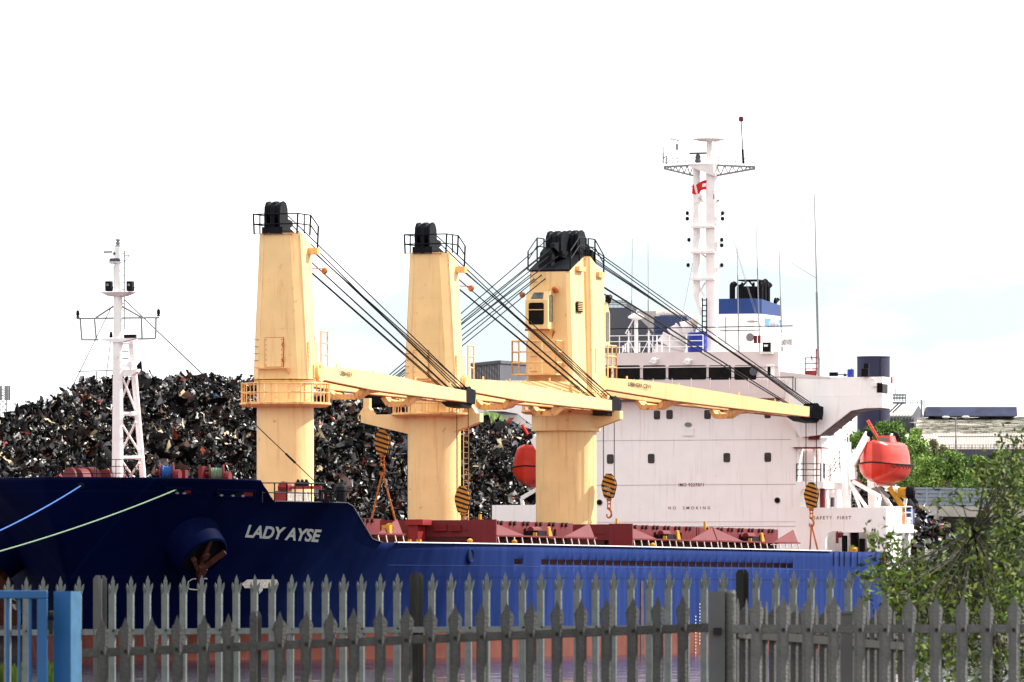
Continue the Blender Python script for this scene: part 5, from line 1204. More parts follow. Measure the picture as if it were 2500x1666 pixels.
m.beam((a.x, p.y, 8.72), (b.x, p.y, 8.68), .25, .14); m.lathe((b.x + .35, p.y + .5, 8.2), [(.28, 0), (.28, .5), (.34, .55), (.30, .75), (.1, .9)], 14); m.build('roller_chock', 'black', ship)

# mooring ropes: top-level
def mrope(name, mname, a, b, label, r=.055, sag=.3):
    m = MB(); n = 24; pts = [Vector(a).lerp(Vector(b), i / n) - Vector((0, 0, sag * 4 * (i / n) * (1 - i / n))) for i in range(n + 1)]
    m.path(pts, r, 8); o = m.build(name, mname, None, smooth=True); return tag(o, label, 'rope')
LM = Matrix.Translation((OX, OY, 0)) @ Matrix.Rotation(-TH, 4, 'Z')
mrope('mooring_rope', 'rope_blue', LM @ cc, W(-200, 1375, 330), 'bright blue mooring rope leading left from the centre fairlead', .032)
mrope('mooring_rope', 'rope_green', LM @ hull_pt(430, 1196, .12), W(-200, 1397, 345), 'pale green mooring rope crossing the dark bow', .034)
mrope('mooring_rope', 'rope_blue', LM @ P(50, 1205, w=-7.2), W(-120, 1300, 370), 'short dull mooring rope at the far left of the bow', .03)
# ================================================================ WATER, GROUND
def sheet(name, pts, m, kind='structure', sub=None):
    d = MB(); d.add(pts, [tuple(range(len(pts)))]); o = d.build(name, m, None, fix=False); return tag(o, kind=kind)
wm = mat('river_water', (.005, .007, .022), .10, var=.3, scale=.05, spec=.28)
t_ = wm.node_tree; N_ = t_.nodes; L2 = t_.links
co = N_.new('ShaderNodeTexCoord'); mp2 = N_.new('ShaderNodeMapping'); mp2.inputs['Scale'].default_value = (.45, .12, 1); L2.new(co.outputs['Object'], mp2.inputs[0])
wn_ = N_.new('ShaderNodeTexNoise'); wn_.inputs['Scale'].default_value = .9; wn_.inputs['Detail'].default_value = 4; L2.new(mp2.outputs[0], wn_.inputs['Vector'])
wb = N_.new('ShaderNodeBump'); wb.inputs['Strength'].default_value = 1.0; wb.inputs['Distance'].default_value = .35; L2.new(wn_.outputs[0], wb.inputs['Height']); L2.new(wb.outputs[0], N_['Principled BSDF'].inputs['Normal'])
M['water'] = wm
sheet('water', [(-6000, 120, 0), (6000, 120, 0), (6000, 12000, 0), (-6000, 12000, 0)], 'water')
M['earth'] = mat('bare_earth', (.10, .085, .06), .95, var=.4, scale=.4, bump=.5)
sheet('ground', [(-300, -80, .8), (300, -80, .8), (300, 150, .8), (-300, 150, .8)], 'earth')
m = MB(); m.add([(-300, 150, .8), (300, 150, .8), (300, 162, -.6), (-300, 162, -.6)], [(0, 1, 2, 3)]); tag(m.build('river_bank', 'earth', None), kind='structure')
# far quay on the starboard side and astern of the ship
def LW(w_, t, z=0): v = LM @ Vector((w_, t, z)); return v
m = MB(); zq = 1.65
qp = [LW(-15.2, -160), LW(-15.2, 45), LW(34, 60), LW(1800, 60), LW(1800, 9000), LW(-6000, 9000), LW(-6000, -160)]
m.add([(p.x, p.y, zq) for p in qp], [tuple(range(len(qp)))]); q_ = m.build('quay_ground', 'darkconcrete', None, fix=False); tag(q_, kind='structure')
m = MB()
for a, b in zip(qp[:3], qp[1:4]):
    m.add([(a.x, a.y, -1), (b.x, b.y, -1), (b.x, b.y, zq - .004), (a.x, a.y, zq - .004)], [(0, 1, 2, 3)]); m.beam((a.x, a.y, zq - .1), (b.x, b.y, zq - .1), .5, .28)
tag(m.build('quay_wall', 'concrete', None), kind='structure')

# ================================================================ SCRAP HEAPS
for nm_, c_, me_, ro_, va_ in (('scrap_dark', (.010, .0095, .010), .5, .55, .6), ('scrap_steel', (.10, .10, .105), .8, .42, .5), ('scrap_light', (.62, .60, .57), .25, .45, .25), ('scrap_rust', (.045, .017, .010), .1, .8, .6), ('scrap_cream', (.55, .44, .28), .0, .6, .3), ('scrap_red', (.22, .03, .02), .1, .6, .4), ('scrap_blue', (.04, .08, .16), .1, .6, .4), ('scrap_black', (.003, .003, .0035), .2, .5, .5)):
    M[nm_] = mat(nm_, c_, ro_, me_, va_, 3.)
SCR = ['scrap_dark', 'scrap_steel', 'scrap_light', 'scrap_rust', 'scrap_cream', 'scrap_red', 'scrap_blue', 'scrap_black']
SPR = np.array([.20, .11, .085, .14, .025, .012, .006, .42])
def pieces(cen, size, thin):
    """crumpled sheets and bent strips: 3 x 4 vertex patches thrown at every angle"""
    n = len(cen); gu, gv = 4, 3
    u = np.linspace(-.5, .5, gu); v = np.linspace(-.5, .5, gv)
    G = np.array([(a, b) for a in u for b in v]); k_ = gu * gv
    Pp = np.zeros((n, k_, 3)); Pp[:, :, 0] = G[:, 0] * size[:, None]; Pp[:, :, 1] = G[:, 1] * (size * thin)[:, None]
    bend = rng.normal(0, .9, n); Pp[:, :, 2] = bend[:, None] * (G[:, 0] ** 2)[None] * size[:, None]
    Pp += rng.normal(0, .085, Pp.shape) * size[:, None, None] * np.array([.6, .5, 1.2])
    q = rng.normal(size=(n, 4)); q[:, 3] *= 1; q /= np.linalg.norm(q, axis=1)[:, None]
    w_, x, y, z = q.T
    Rm = np.stack([1 - 2 * (y * y + z * z), 2 * (x * y - z * w_), 2 * (x * z + y * w_), 2 * (x * y + z * w_), 1 - 2 * (x * x + z * z), 2 * (y * z - x * w_), 2 * (x * z - y * w_), 2 * (y * z + x * w_), 1 - 2 * (x * x + y * y)], 1).reshape(n, 3, 3)
    V = np.einsum('nij,nkj->nki', Rm, Pp) + cen[:, None, :]
    base = np.array([(i * gv + j, i * gv + j + 1, (i + 1) * gv + j + 1, (i + 1) * gv + j) for i in range(gu - 1) for j in range(gv - 1)])
    Fq = (base[None] + (np.arange(n) * k_)[:, None, None]).reshape(-1, 4)
    return V.reshape(-1, 3), Fq, len(base)
def heap(name, label, sx, hz, wr, half, t0, t1, n, cat='scrap heap', wv=2.0, zmin=1.6, side=1):
    """ridge in ship coordinates: crest at w=wr, height profile hz over t=sx, faces seen from the ship side"""
    t = rng.uniform(t0, t1, n); f = np.where(rng.random(n) < .86, rng.uniform(-.12, 1., n), rng.uniform(-.95, -.12, n))
    H = np.interp(t, sx, hz)
    bump = .8 * np.sin(t * .55 + 1) + .5 * np.sin(t * 1.3) + .9 * np.sin(t * .21 + 2)
    lat = f * half + .5 * bump
    prof = 1 - np.clip(np.abs(f), 0, 1) ** 1.15
    z = zmin + (H - zmin) * prof + .35 * bump * np.clip(f * 3, 0, 1) + rng.normal(0, .16, n)
    w_ = wr + lat
    size = np.exp(rng.normal(-.92, .52, n)); size = np.clip(size, .14, 2.0); thin = rng.uniform(.05, .7, n) ** 1.5
    X = OX + CT * w_ + ST * t; Y = OY - ST * w_ + CT * t
    V, Fq, k_ = pieces(np.stack([X, Y, z], 1), size, thin)
    mi = rng.choice(len(SCR), n, p=SPR / SPR.sum()); big = size > .9; mi[big & (mi == 2)] = 7; thin = np.where(np.isin(mi, (2, 4)), thin * .5, thin)
    # core so nothing shows through
    cs = []; nt_, nf = 90, 12
    for i in range(nt_ + 1):
        tt = t0 + (t1 - t0) * i / nt_; Hh = np.interp(tt, sx, hz)
        for j in range(-nf, nf + 1):
            ff = j / nf; pr = 1 - abs(ff) ** 1.15
            zz = zmin - 1.0 + (Hh - zmin) * max(0, pr) - .9; ww = wr + ff * half
            cs.append((OX + CT * ww + ST * tt, OY - ST * ww + CT * tt, zz))
    r_ = 2 * nf + 1; cf = [(i * r_ + j, i * r_ + j + 1, (i + 1) * r_ + j + 1, (i + 1) * r_ + j) for i in range(nt_) for j in range(r_ - 1)]
    V2 = np.concatenate([V, np.array(cs)]); F2 = np.concatenate([Fq, np.array(cf) + len(V)])
    mi2 = np.concatenate([np.repeat(mi, k_), np.full(len(cf), 7)])
    o = npmesh(name, V2, F2, [s for s in SCR], mi2); return tag(o, label, cat, kind='stuff')
# crest profile measured along the skyline of the photograph
sky_ = [(-420, 1115), (-150, 1090), (0, 1062), (15, 1050), (49, 1028), (80, 998), (135, 982), (180, 974), (228, 955), (240, 940), (275, 934), (345, 930), (380, 950), (400, 936), (430, 928), (500, 933), (600, 935), (780, 975), (960, 978), (1080, 1010), (1130, 1040), (1250, 1046), (1300, 1060), (1400, 1085), (1500, 1130)]
cr = [P(x, y, w=-34) for x, y in sky_]
sx = np.array([p.y for p in cr]); hz = np.array([p.z + .05 for p in cr]); od = np.argsort(sx); sx, hz = sx[od], hz[od]
sx = np.concatenate([[sx[0] - 12], sx, [sx[-1] + 9]]); hz = np.concatenate([[1.7], hz, [1.7]])
print('heap t', sx[0], sx[-1], hz.max())
heap('scrap_metal_heap', 'huge black glinting heap of scrap metal on the quay behind the ship', sx, hz, -34, 17.5, sx[0], sx[-1], 125000)
# right-hand heap behind the stern
p0 = P(2225, 1235, w=20); p1 = P(2345, 1320, w=20)
sx2 = []; hz2 = []
for x, y in ((2060, 1180), (2130, 1200), (2190, 1215), (2225, 1240), (2262, 1262), (2300, 1285), (2330, 1330), (2380, 1400), (2450, 1450)):
    p = P(x, y, t=38.); sx2.append(p.x); hz2.append(p.z - .3)
n = 15000; w_ = rng.uniform(sx2[0], sx2[-1], n); f = rng.uniform(-.1, 1, n); H = np.interp(w_, sx2, hz2)
tt = 38 - f * 13; z = 1.5 + (H - 1.5) * (1 - np.clip(f, 0, 1) ** 1.2) + rng.normal(0, .2, n); tt = tt + rng.normal(0, .5, n)
size = np.clip(np.exp(rng.normal(-.75, .5, n)), .2, 1.6); thin = rng.uniform(.05, .8, n)
V, Fq, k_ = pieces(np.stack([OX + CT * w_ + ST * tt, OY - ST * w_ + CT * tt, z], 1), size, thin)
mi = rng.choice(len(SCR), n, p=np.array([.20, .24, .12, .17, .04, .03, .02, .18]))
tag(npmesh('scrap_metal_heap', V, Fq, SCR, np.repeat(mi, k_)), 'smaller silvery scrap heap at the ship stern under the flyover', 'scrap heap', kind='stuff')
# low scrap along the quay edge, left of the bow
n = 5000; tt = rng.uniform(-70, -5, n); w_ = rng.uniform(-27, -16.5, n); z = 1.7 + rng.uniform(0, 1, n) ** 1.5 * 2.6 * np.clip((-16 - w_) / 6, .15, 1)
size = np.clip(np.exp(rng.normal(-1.0, .4, n)), .15, 1.0); thin = rng.uniform(.05, .8, n)
V, Fq, k_ = pieces(np.stack([OX + CT * w_ + ST * tt, OY - ST * w_ + CT * tt, z], 1), size, thin)
mi = rng.choice(len(SCR), n, p=np.array([.15, .12, .05, .40, .04, .12, .02, .10]))
tag(npmesh('scrap_metal_litter', V, Fq, SCR, np.repeat(mi, k_)), 'rusty reddish scrap strewn along the quay edge left of the bow', 'scrap', kind='stuff')
# orange material handler at the far left
r = empty('material_handler'); r.location = W(2, 1440, 404); r.location.z = zq
tag(r, 'orange tracked scrap handler on the quay at the left edge', 'excavator')
def HL(px, py): v = W(px, py, 404); return Vector((v.x - r.location.x, 0, v.z - zq))
m = MB(); m.prism([HL(-60, 1395), HL(-60, 1330), HL(-20, 1318), HL(18, 1316), HL(24, 1345), HL(10, 1372), HL(-2, 1398)], (0, 2.4, 0)); m.build('body', 'yellow', r)
m = MB(); m.prism([HL(12, 1370), HL(50, 1362), HL(52, 1366), HL(58, 1420), HL(20, 1424), HL(14, 1400)], (0, 1.2, 0)); m.lathe(HL(20, 1340) + Vector((0, -.1, 0)), [(.3, 0), (.3, .3)], 16, axis=(0, 1, 0)); m.build('counterweight', 'black', r)
m = MB(); m.box(HL(-50, 1322) + Vector((0, -.04, -.1)), HL(-20, 1338) + Vector((0, 0, 0))); m.build('cab_window', 'glass', r)
m = MB(); m.beam(HL(-40, 1325), HL(-140, 1180), .5, .6); m.beam(HL(10, 1330), HL(26, 1420), .2, .16); m.tube(HL(25, 1305), HL(30, 1400), .06, 6); m.build('boom', 'yellow', r)
m = MB()
for y in (0., 1.9):
    m.prism([HL(-70, 1528) + Vector((0, y, 0)), HL(-75, 1505) + Vector((0, y, 0)), HL(-60, 1490) + Vector((0, y, 0)), HL(40, 1490) + Vector((0, y, 0)), HL(52, 1508) + Vector((0, y, 0)), HL(45, 1528) + Vector((0, y, 0))], (0, .6, 0))
m.box(HL(-30, 1492) + Vector((0, .5, 0)), HL(20, 1398) + Vector((0, 2.0, 0))); m.build('track', 'rustred', r)

# ================================================================ BACKDROP BUILDINGS
def bldg(name, label, cat='building'): 
    o = empty(name); return tag(o, label, cat)
def wbox(m, x0, y0, x1, y1, Y, D, mi=0):
    a = W(x0, y1, Y); b = W(x1, y0, Y); m.box((a.x, Y, a.z), (b.x, Y + D, b.z), mi)
def wrail(m, pts, Y, h, n=8, r=.05):
    for (x0, y0), (x1, y1) in zip(pts[:-1], pts[1:]):
        a, b = W(x0, y0, Y), W(x1, y1, Y)
        for i in range(n + 1): p = a.lerp(b, i / n); m.tube(p, p + Vector((0, 0, h)), r, 4)
        for k_ in (.5, 1): m.tube(a + Vector((0, 0, h * k_)), b + Vector((0, 0, h * k_)), r, 4)
# grey hopper building behind the twin crane
b = bldg('hopper_building', 'dark grey sloping hopper building with a roof walkway behind the bridge')
Y = 640; m = MB(); p = [W(1480, 905, Y), W(1480, 751, Y), W(1529, 751, Y), W(1549, 766, Y), W(1610, 826, Y), W(1610, 905, Y)]; m.prism(p, (0, 22, 0)); m.build('wall', 'darkgrey', b)
m = MB(); wrail(m, [(1485, 750), (1530, 750), (1556, 766)], Y + .5, .45, 14, .03); wrail(m, [(1485, 745), (1530, 745)], Y + 6, .4, 14, .03); m.build('walkway_railing', 'grey', b)
m = MB(); wbox(m, 1551, 760, 1602, 826, Y + 12, 10); m.build('silo_house', 'tan', b)
b = bldg('process_vessel', 'large dark blue vessel with grey curved duct above the wheelhouse', 'tank')
Y = 600; m = MB(); a = W(1604, 840, Y); z1 = W(0, 768, Y).z; m.lathe((a.x + 1.4, Y + 2, a.z), [(1.5, 0), (1.5, z1 - a.z - .3), (1.2, z1 - a.z)], 24); a2 = W(1640, 800, Y); m.box((a2.x - 1.4, Y, a2.z - 1.6), (a2.x + 1.2, Y + 3, a2.z + .9))
for yy in (806, 815, 824): m.beam(W(1600, yy, Y - .3), W(1660, yy, Y - .3), .15, .12)
m.build('shell', 'funnelblue' if False else 'vessel', b) if 'vessel' in M else (M.__setitem__('vessel', mat('vessel_blue', (.045, .06, .13), .6, var=.3, scale=.4, streak=.3, streakcol=(.12, .12, .14))), m.build('shell', 'vessel', b))
m = MB(); pts = [W(x, y, Y + 2) for x, y in ((1604, 775), (1625, 770), (1650, 774), (1672, 782), (1684, 792))]
for i in range(4): m.tube(pts[i], pts[i + 1], .42 + .08 * i, 16)
m.lathe(pts[4], [(.8, -.6), (.8, .6)], 16, axis=(1, 0, -.3)); m.build('curved_duct', 'tan', b)
b = bldg('ribbed_duct', 'pinkish ribbed duct bending down behind the wheelhouse roof rails', 'duct')
Y = 560; m = MB(); pts = [W(1690, 808, Y), W(1668, 815, Y), W(1648, 830, Y), W(1636, 850, Y), W(1630, 880, Y)]
for i in range(4): m.tube(pts[i], pts[i + 1], .8 + .1 * i, 20, r2=.9 + .1 * i); m.lathe(pts[i], [(.86 + .1 * i, -.06), (.86 + .1 * i, .06)], 20, axis=pts[i + 1] - pts[i])
m.build('duct_shell', 'pink', b)
# ribbed shed between second and third crane
b = bldg('ribbed_shed', 'flat roofed shed with white ribbed end and grey side between cranes')
Y = 760; m = MB(); p0, p1, p2 = W(1152, 893, Y), W(1219, 886, Y - 6), W(1300, 891, Y + 22); zb_ = p0.z - 6
m.add([(p0.x, p0.y, zb_), (p1.x, p1.y, zb_), (p1.x, p1.y, p1.z), (p0.x, p0.y, p0.z)], [(0, 1, 2, 3)], 0); m.add([(p1.x, p1.y, zb_), (p2.x, p2.y, zb_), (p2.x, p2.y, p2.z), (p1.x, p1.y, p1.z)], [(0, 1, 2, 3)], 1)
m.add([(p0.x, p0.y + 40, p0.z), (p0.x, p0.y, p0.z), (p1.x, p1.y, p1.z), (p2.x, p2.y, p2.z), (p2.x, p2.y + 30, p2.z)], [(0, 1, 2, 3, 4)], 1); m.build('shell', ['cladding', 'darkgrey'], b, fix=False)
m = MB()
for i in range(18): a = p0.lerp(p1, i / 17); m.beam((a.x, a.y - .1, zb_), (a.x, a.y - .1, a.z), .12, .12)
m.beam(p0 + Vector((0, -.2, .08)), p1 + Vector((0, -.2, .08)), .3, .3); m.beam(p1 + Vector((0, -.2, .08)), p2 + Vector((0, -.2, .08)), .3, .3); m.build('roof_trim', 'darkgrey', b)
b = bldg('pale_warehouse', 'pale low warehouse seen over the scrap between second and third crane')
Y = 620; m = MB(); wbox(m, 1120, 980, 1330, 1100, Y, 30); m.build('wall', 'tan' if False else 'cladding2', b) if 'cladding2' in M else (M.__setitem__('cladding2', mat('pale_sheet_wall', (.72, .68, .66), .8, var=.06, scale=.3)), m.build('wall', 'cladding2', b))
m = MB(); wbox(m, 1212, 975, 1262, 1008, Y - 4, 4, 0); a = W(1212, 1009, Y - 4.3); bb = W(1320, 1012, Y - 4.3); m.beam(a, bb, .3, .18, 1); m.build('canopy', ['cladding2', 'darkgrey'], b)
# navy chimney tank at the right
b = bldg('storage_tank', 'tall dark navy cylindrical tank rising behind the bridge wing', 'tank')
M['tanknavy'] = mat('tank_navy', (.028, .026, .065), .6, var=.15, scale=.3, streak=.2, streakcol=(.04, .04, .08))
Y = 620; a = W(2132.5, 871, Y); m = MB(); m.lathe((a.x, Y, 0), [(1.35, 1.6), (1.35, a.z - .08), (1.38, a.z - .06), (1.38, a.z), (1.30, a.z)], 40); m.build('shell', 'tanknavy', b, smooth=True)
m = MB(); m.tube((a.x + .5, Y - 1.32, 8), (a.x + .5, Y - 1.32, a.z - .1), .02, 4); m.build('seam', 'black', b)
# access platform beside the tank
b = bldg('lattice_platform', 'small railed steel platform on struts right of the bridge wing', 'platform')
Y = 600; m = MB(); a = W(2176, 982, Y); bb = W(2212, 978, Y); m.box((a.x, Y, a.z - .1), (bb.x, Y + 1.5, a.z)); wrail(m, [(2176, 981), (2211, 981)], Y, .5, 5, .035); wrail(m, [(2176, 978), (2211, 978)], Y + 1.4, .5, 5, .035); m.tube(W(2186, 964, Y), W(2186, 948, Y), .02, 4)
for x in (2196, 2205): m.tube(W(x, 983, Y), W(x - 26, 1008, Y), .06, 5)
m.build('frame', 'darkgrey', b)
# sheds on the right
b = bldg('small_shed', 'pale roofed shed with a dark gable left of the long barn')
Y = 700; m = MB(); a, c, d, e = W(2165, 1016, Y), W(2226, 1016, Y), W(2243, 989, Y + 14), W(2192, 989, Y + 14)
m.add([a, c, d, e], [(0, 1, 2, 3)], 0); g1 = W(2226, 1060, Y); g2 = W(2262, 1060, Y + 28); m.add([c, g1, Vector((g2.x, Y + 28, g1.z)), Vector((g2.x, Y + 28, c.z)), d], [(0, 1, 2, 3, 4)], 1)
m.add([a, c, g1, W(2165, 1060, Y)], [(0, 1, 2, 3)], 1); m.build('shell', ['tan', 'darkgrey'], b, fix=False)
m = MB(); wrail(m, [(2150, 1024), (2226, 1024)], Y - .5, .4, 10, .03); wrail(m, [(2205, 989), (2252, 989)], Y + 14, .4, 8, .025); m.tube(W(2250, 1020, Y + 10), W(2250, 976, Y + 10), .08, 5); m.tube(W(2256, 1020, Y + 10), W(2256, 976, Y + 10), .05, 5); m.build('walkway_railing', 'grey', b)
b = bldg('long_barn', 'long weathered barn with sloping pale roof and navy ridge vent')
M['barnroof'] = mat('weathered_sheet_roof', (.50, .43, .39), .85, var=.10, scale=.12, rust=.3, rustcol=(.30, .27, .24), streak=.5, streakcol=(.36, .31, .28))
M['ventnavy'] = mat('ridge_vent_navy', (.035, .04, .085), .7, var=.35, scale=.8)
Y = 680; m = MB(); r0, r1 = W(2240, 1022, Y + 22), W(2560, 1022, Y + 22); e0, e1 = W(2224, 1098, Y), W(2580, 1098, Y); m.add([e0, e1, r1, r0], [(0, 1, 2, 3)], 0)
nseg = 90
for i in range(nseg): f = (i + .5) / nseg; m.beam(e0.lerp(e1, f) + Vector((0, 0, .05)), r0.lerp(r1, f) + Vector((0, 0, .05)), .10, .08, 0)
m.build('roof', 'barnroof', b, fix=False)
m = MB(); m.add([e0, e1, Vector((e1.x, Y, 1.6)), Vector((e0.x, Y, 1.6))], [(0, 1, 2, 3)]); m.add([e0, r0, Vector((r0.x, Y + 44, e0.z)), Vector((e0.x, Y + 44, 1.6)), Vector((e0.x, Y, 1.6))], [(0, 1, 2, 3, 4)]); m.build('wall', 'darkgrey', b, fix=False)
m = MB(); a = W(2262, 1016, Y + 20); c = W(2484, 993, Y + 20); m.hexa([(a.x, Y + 20, a.z), (c.x, Y + 20, a.z), (c.x, Y + 25, a.z), (a.x, Y + 25, a.z), (a.x + .1, Y + 21, c.z), (c.x, Y + 21, c.z), (c.x, Y + 24, c.z), (a.x + .1, Y + 24, c.z)]); m.build('ridge_vent', 'ventnavy', b)
m = MB(); wrail(m, [(2300, 1098), (2500, 1098)], Y - 1, .42, 22, .03); m.tube(W(2290, 1066, Y + 8), W(2500, 1066, Y + 8), .05, 5); m.build('eaves_railing', 'grey', b)
M['moss'] = mat('grey_lichen_patch', (.20, .19, .15), .9, var=.5, scale=1.2)
V = []; Fq = []
for i in range(240):
    f = rng.uniform(.04, .85); g = rng.uniform(.42, .98) ** .8; p = e0.lerp(e1, f).lerp(r0.lerp(r1, f), g) + Vector((0, 0, .12)); s1_, s2_ = rng.uniform(.3, 1.6), rng.uniform(.2, 1.0); u_ = (e1 - e0).normalized(); v_ = (r0 - e0).normalized(); k0 = len(V)
    for a_ in range(6): t2 = a_ / 6 * 6.283; rr = rng.uniform(.6, 1.1); V.append(p + u_ * math.cos(t2) * s1_ * rr + v_ * math.sin(t2) * s2_ * rr)
    Fq += [(k0, k0 + 1, k0 + 2, k0 + 5), (k0 + 2, k0 + 3, k0 + 4, k0 + 5)]
npmesh('lichen_patch', np.array([tuple(v) for v in V]), np.array(Fq), ['moss'], None, b)
# street lamp, double arm
b = bldg('street_lamp', 'tall thin double armed street lamp in front of the barn roof', 'street lamp')
Y = 590; m = MB(); m.tube(W(2333.5, 1500, Y), W(2333.5, 1022, Y), .09, 8, r2=.05); m.build('pole', 'grey', b)
for s_ in (-1, 1):
    m = MB(); m.tube(W(2333.5, 1022, Y), W(2333.5 + s_ * 16, 1019, Y), .035, 6); m.build('arm', 'grey', b)
    m = MB(); a = W(2333.5 + s_ * 24, 1018.5, Y); m.lathe(a - Vector((.3, 0, 0)), [(.03, 0), (.10, .12), (.10, .45), (.03, .6)], 10, axis=(1, 0, .03 * s_)); m.build('lamp_head', 'cladding2', b)
# flyover
b = bldg('flyover', 'grey concrete flyover with panelled steel parapet right of the stern', 'bridge')
Y = 545; m = MB(); a, c = W(2130, 1233, Y), W(2560, 1240, Y); m.hexa([(a.x, Y, a.z - .75), (c.x, Y, c.z - .75), (c.x, Y + 12, c.z - .75), (a.x, Y + 12, a.z - .75), (a.x, Y, a.z), (c.x, Y, c.z), (c.x, Y + 12, c.z), (a.x, Y + 12, a.z)]); m.build('deck', 'concrete', b)
m = MB(); a2, c2 = a + Vector((0, .1, 0)), c + Vector((0, .1, 0)); nP = 13; hh = 1.32
M['parapet'] = mat('galvanised_parapet', (.28, .31, .36), .55, metal=.3, var=.12, scale=1.)
m.hexa([a2, c2, c2 + Vector((0, .06, 0)), a2 + Vector((0, .06, 0)), a2 + Vector((0, 0, hh)), c2 + Vector((0, 0, hh)), c2 + Vector((0, .06, hh)), a2 + Vector((0, .06, hh))])
for i in range(nP + 1): p = a2.lerp(c2, i / nP); m.box(p + Vector((-.07, -.12, 0)), p + Vector((.07, 0, hh + .05)))
for k_ in range(5): z = .12 + k_ * .28; m.beam(a2 + Vector((0, -.06, z)), c2 + Vector((0, -.06, z)), .08, .07)
m.build('parapet', 'parapet', b)
for f in (.25, .7):
    m = MB(); p = a.lerp(c, f); m.box((p.x - .6, Y + 3, 1.6), (p.x + .6, Y + 9, p.z - .75)); m.build('pier', 'darkconcrete', b)
m = MB(); p = a.lerp(c, .5); m.box((a.x + 2, Y + 4, 1.6), (c.x, Y + 4.5, p.z - .75)); m.build('abutment', 'darkconcrete', b)
# telecom mast, far left
b = bldg('telecom_mast', 'steel lattice mast with panel antennas at the left edge', 'mast')
Y = 700; m = MB()
L_, R_ = -2, 16
for x in (L_, R_):
    for dy in (0, .7): m.tube(W(x, 1300, Y + dy), W(x, 945, Y + dy), .05, 5)
yy = 945
while yy < 1290:
    m.tube(W(L_, yy, Y), W(R_, yy + 14, Y), .03, 4); m.tube(W(R_, yy, Y), W(L_, yy + 14, Y), .03, 4); m.tube(W(L_, yy, Y), W(R_, yy, Y), .03, 4); yy += 14
m.tube(W(-5, 1025, Y), W(36, 1025, Y), .04, 4); m.tube(W(34, 1022, Y), W(34, 1036, Y), .03, 4); m.build('lattice', 'grey', b)
for x0, x1, dy in ((-3, 5, -.3), (11, 20, -.3), (20.5, 25, .2)):
    m = MB(); wbox(m, x0, 942, x1, 978, Y + dy - .1, .15); m.build('panel_antenna', 'grey', b)
# scrap pile mast etc. not needed; distant tree line closes the horizon behind everything
# ================================================================ TREES
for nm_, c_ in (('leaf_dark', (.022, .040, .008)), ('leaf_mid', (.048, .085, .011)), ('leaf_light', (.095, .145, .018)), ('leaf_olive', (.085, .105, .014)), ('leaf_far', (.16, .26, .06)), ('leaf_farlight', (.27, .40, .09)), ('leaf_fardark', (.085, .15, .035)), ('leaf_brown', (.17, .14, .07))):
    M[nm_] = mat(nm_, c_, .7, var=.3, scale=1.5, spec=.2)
M['bark'] = mat('bark', (.035, .028, .020), .9, var=.4, scale=4, bump=.5)
def leaf_quads(cen, sz, asp=.6, droop=0.):
    n = len(cen); a = rng.normal(size=(n, 3)); a /= np.linalg.norm(a, axis=1)[:, None]
    b = rng.normal(size=(n, 3)); b -= (b * a).sum(1)[:, None] * a; b /= np.linalg.norm(b, axis=1)[:, None]
    a = a * sz[:, None]; b = b * (sz * asp)[:, None]
    V = np.stack([cen - a, cen + b * .8 , cen + a, cen - b * .8], 1).reshape(-1, 3)
    return V, np.arange(n * 4).reshape(n, 4)
def crown_pts(blobs, n, shell=.55):
    tot = sum(r[3] * r[4] for r in blobs); out_ = []
    for (x, y, z, rx, rz) in blobs:
        k_ = int(n * rx * rz / tot); d = rng.normal(size=(k_, 3)); d /= np.linalg.norm(d, axis=1)[:, None]
        rr = rng.uniform(shell, 1.0, k_) + rng.normal(0, .07, k_)
        out_.append(np.array([x, y, z]) + d * rr[:, None] * np.array([rx, rx, rz]))
    return np.concatenate(out_)
def tree(name, label, px, Y, pyt, wpx_, pyb, mats, n=5000, lsz=.28, group=None, nb=22, seed=0, sparse=0):
    """crown spans px +- wpx_/2 and rows pyt..pyb (photo pixels at distance Y); trunk down to the quay"""
    rs = np.random.default_rng(seed); a = W(px, pyt, Y); c = W(px, pyb, Y); base = Vector((a.x, Y, 1.6)); Hc = a.z - c.z; R0 = wpx_ / 2 * Y / F
    t = empty(name); t.location = base; tag(t, label, 'tree', group)
    bl = []
    for i in range(nb):
        f = rs.uniform(.02, .92); ang = rs.uniform(0, 6.28); w_ = math.sin(math.pi * min(1, .15 + f * .85)) ** .55
        r_ = R0 * w_ * rs.uniform(.25, .8); br = R0 * rs.uniform(.16, .34)
        bl.append((r_ * math.cos(ang), r_ * math.sin(ang) * .8, (c.z - base.z) + Hc * f - br * .3, br, br * rs.uniform(.7, 1.15)))
    n = int(n * 1.9); pts = crown_pts(bl, n, .15); pts += rng.normal(0, R0 * .05, pts.shape); sz = rng.uniform(.35, 1.1, len(pts)) * lsz * .72
    pts[:, 2] = np.minimum(pts[:, 2], a.z - base.z + .3)
    V, Fq = leaf_quads(pts, sz)
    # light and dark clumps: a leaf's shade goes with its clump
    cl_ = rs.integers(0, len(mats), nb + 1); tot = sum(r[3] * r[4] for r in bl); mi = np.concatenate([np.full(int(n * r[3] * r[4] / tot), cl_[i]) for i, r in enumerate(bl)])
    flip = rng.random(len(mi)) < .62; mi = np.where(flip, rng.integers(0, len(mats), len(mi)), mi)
    npmesh('crown', V, Fq, mats, mi, t)
    m = MB(); m.tube((0, 0, 0), (0, 0, c.z - base.z + Hc * .5), R0 * .09 + .08, 8, r2=.05)
    for r_ in bl[:9]: s_ = Vector((0, 0, max(.5, (c.z - base.z) + Hc * .1))); m.tube(s_, Vector(r_[:3]), R0 * .035 + .02, 5, r2=.02)
    m.build('trunk', 'bark', t); return t
g = 'trees beyond the ship stern'
far3 = ['leaf_far', 'leaf_farlight', 'leaf_fardark']
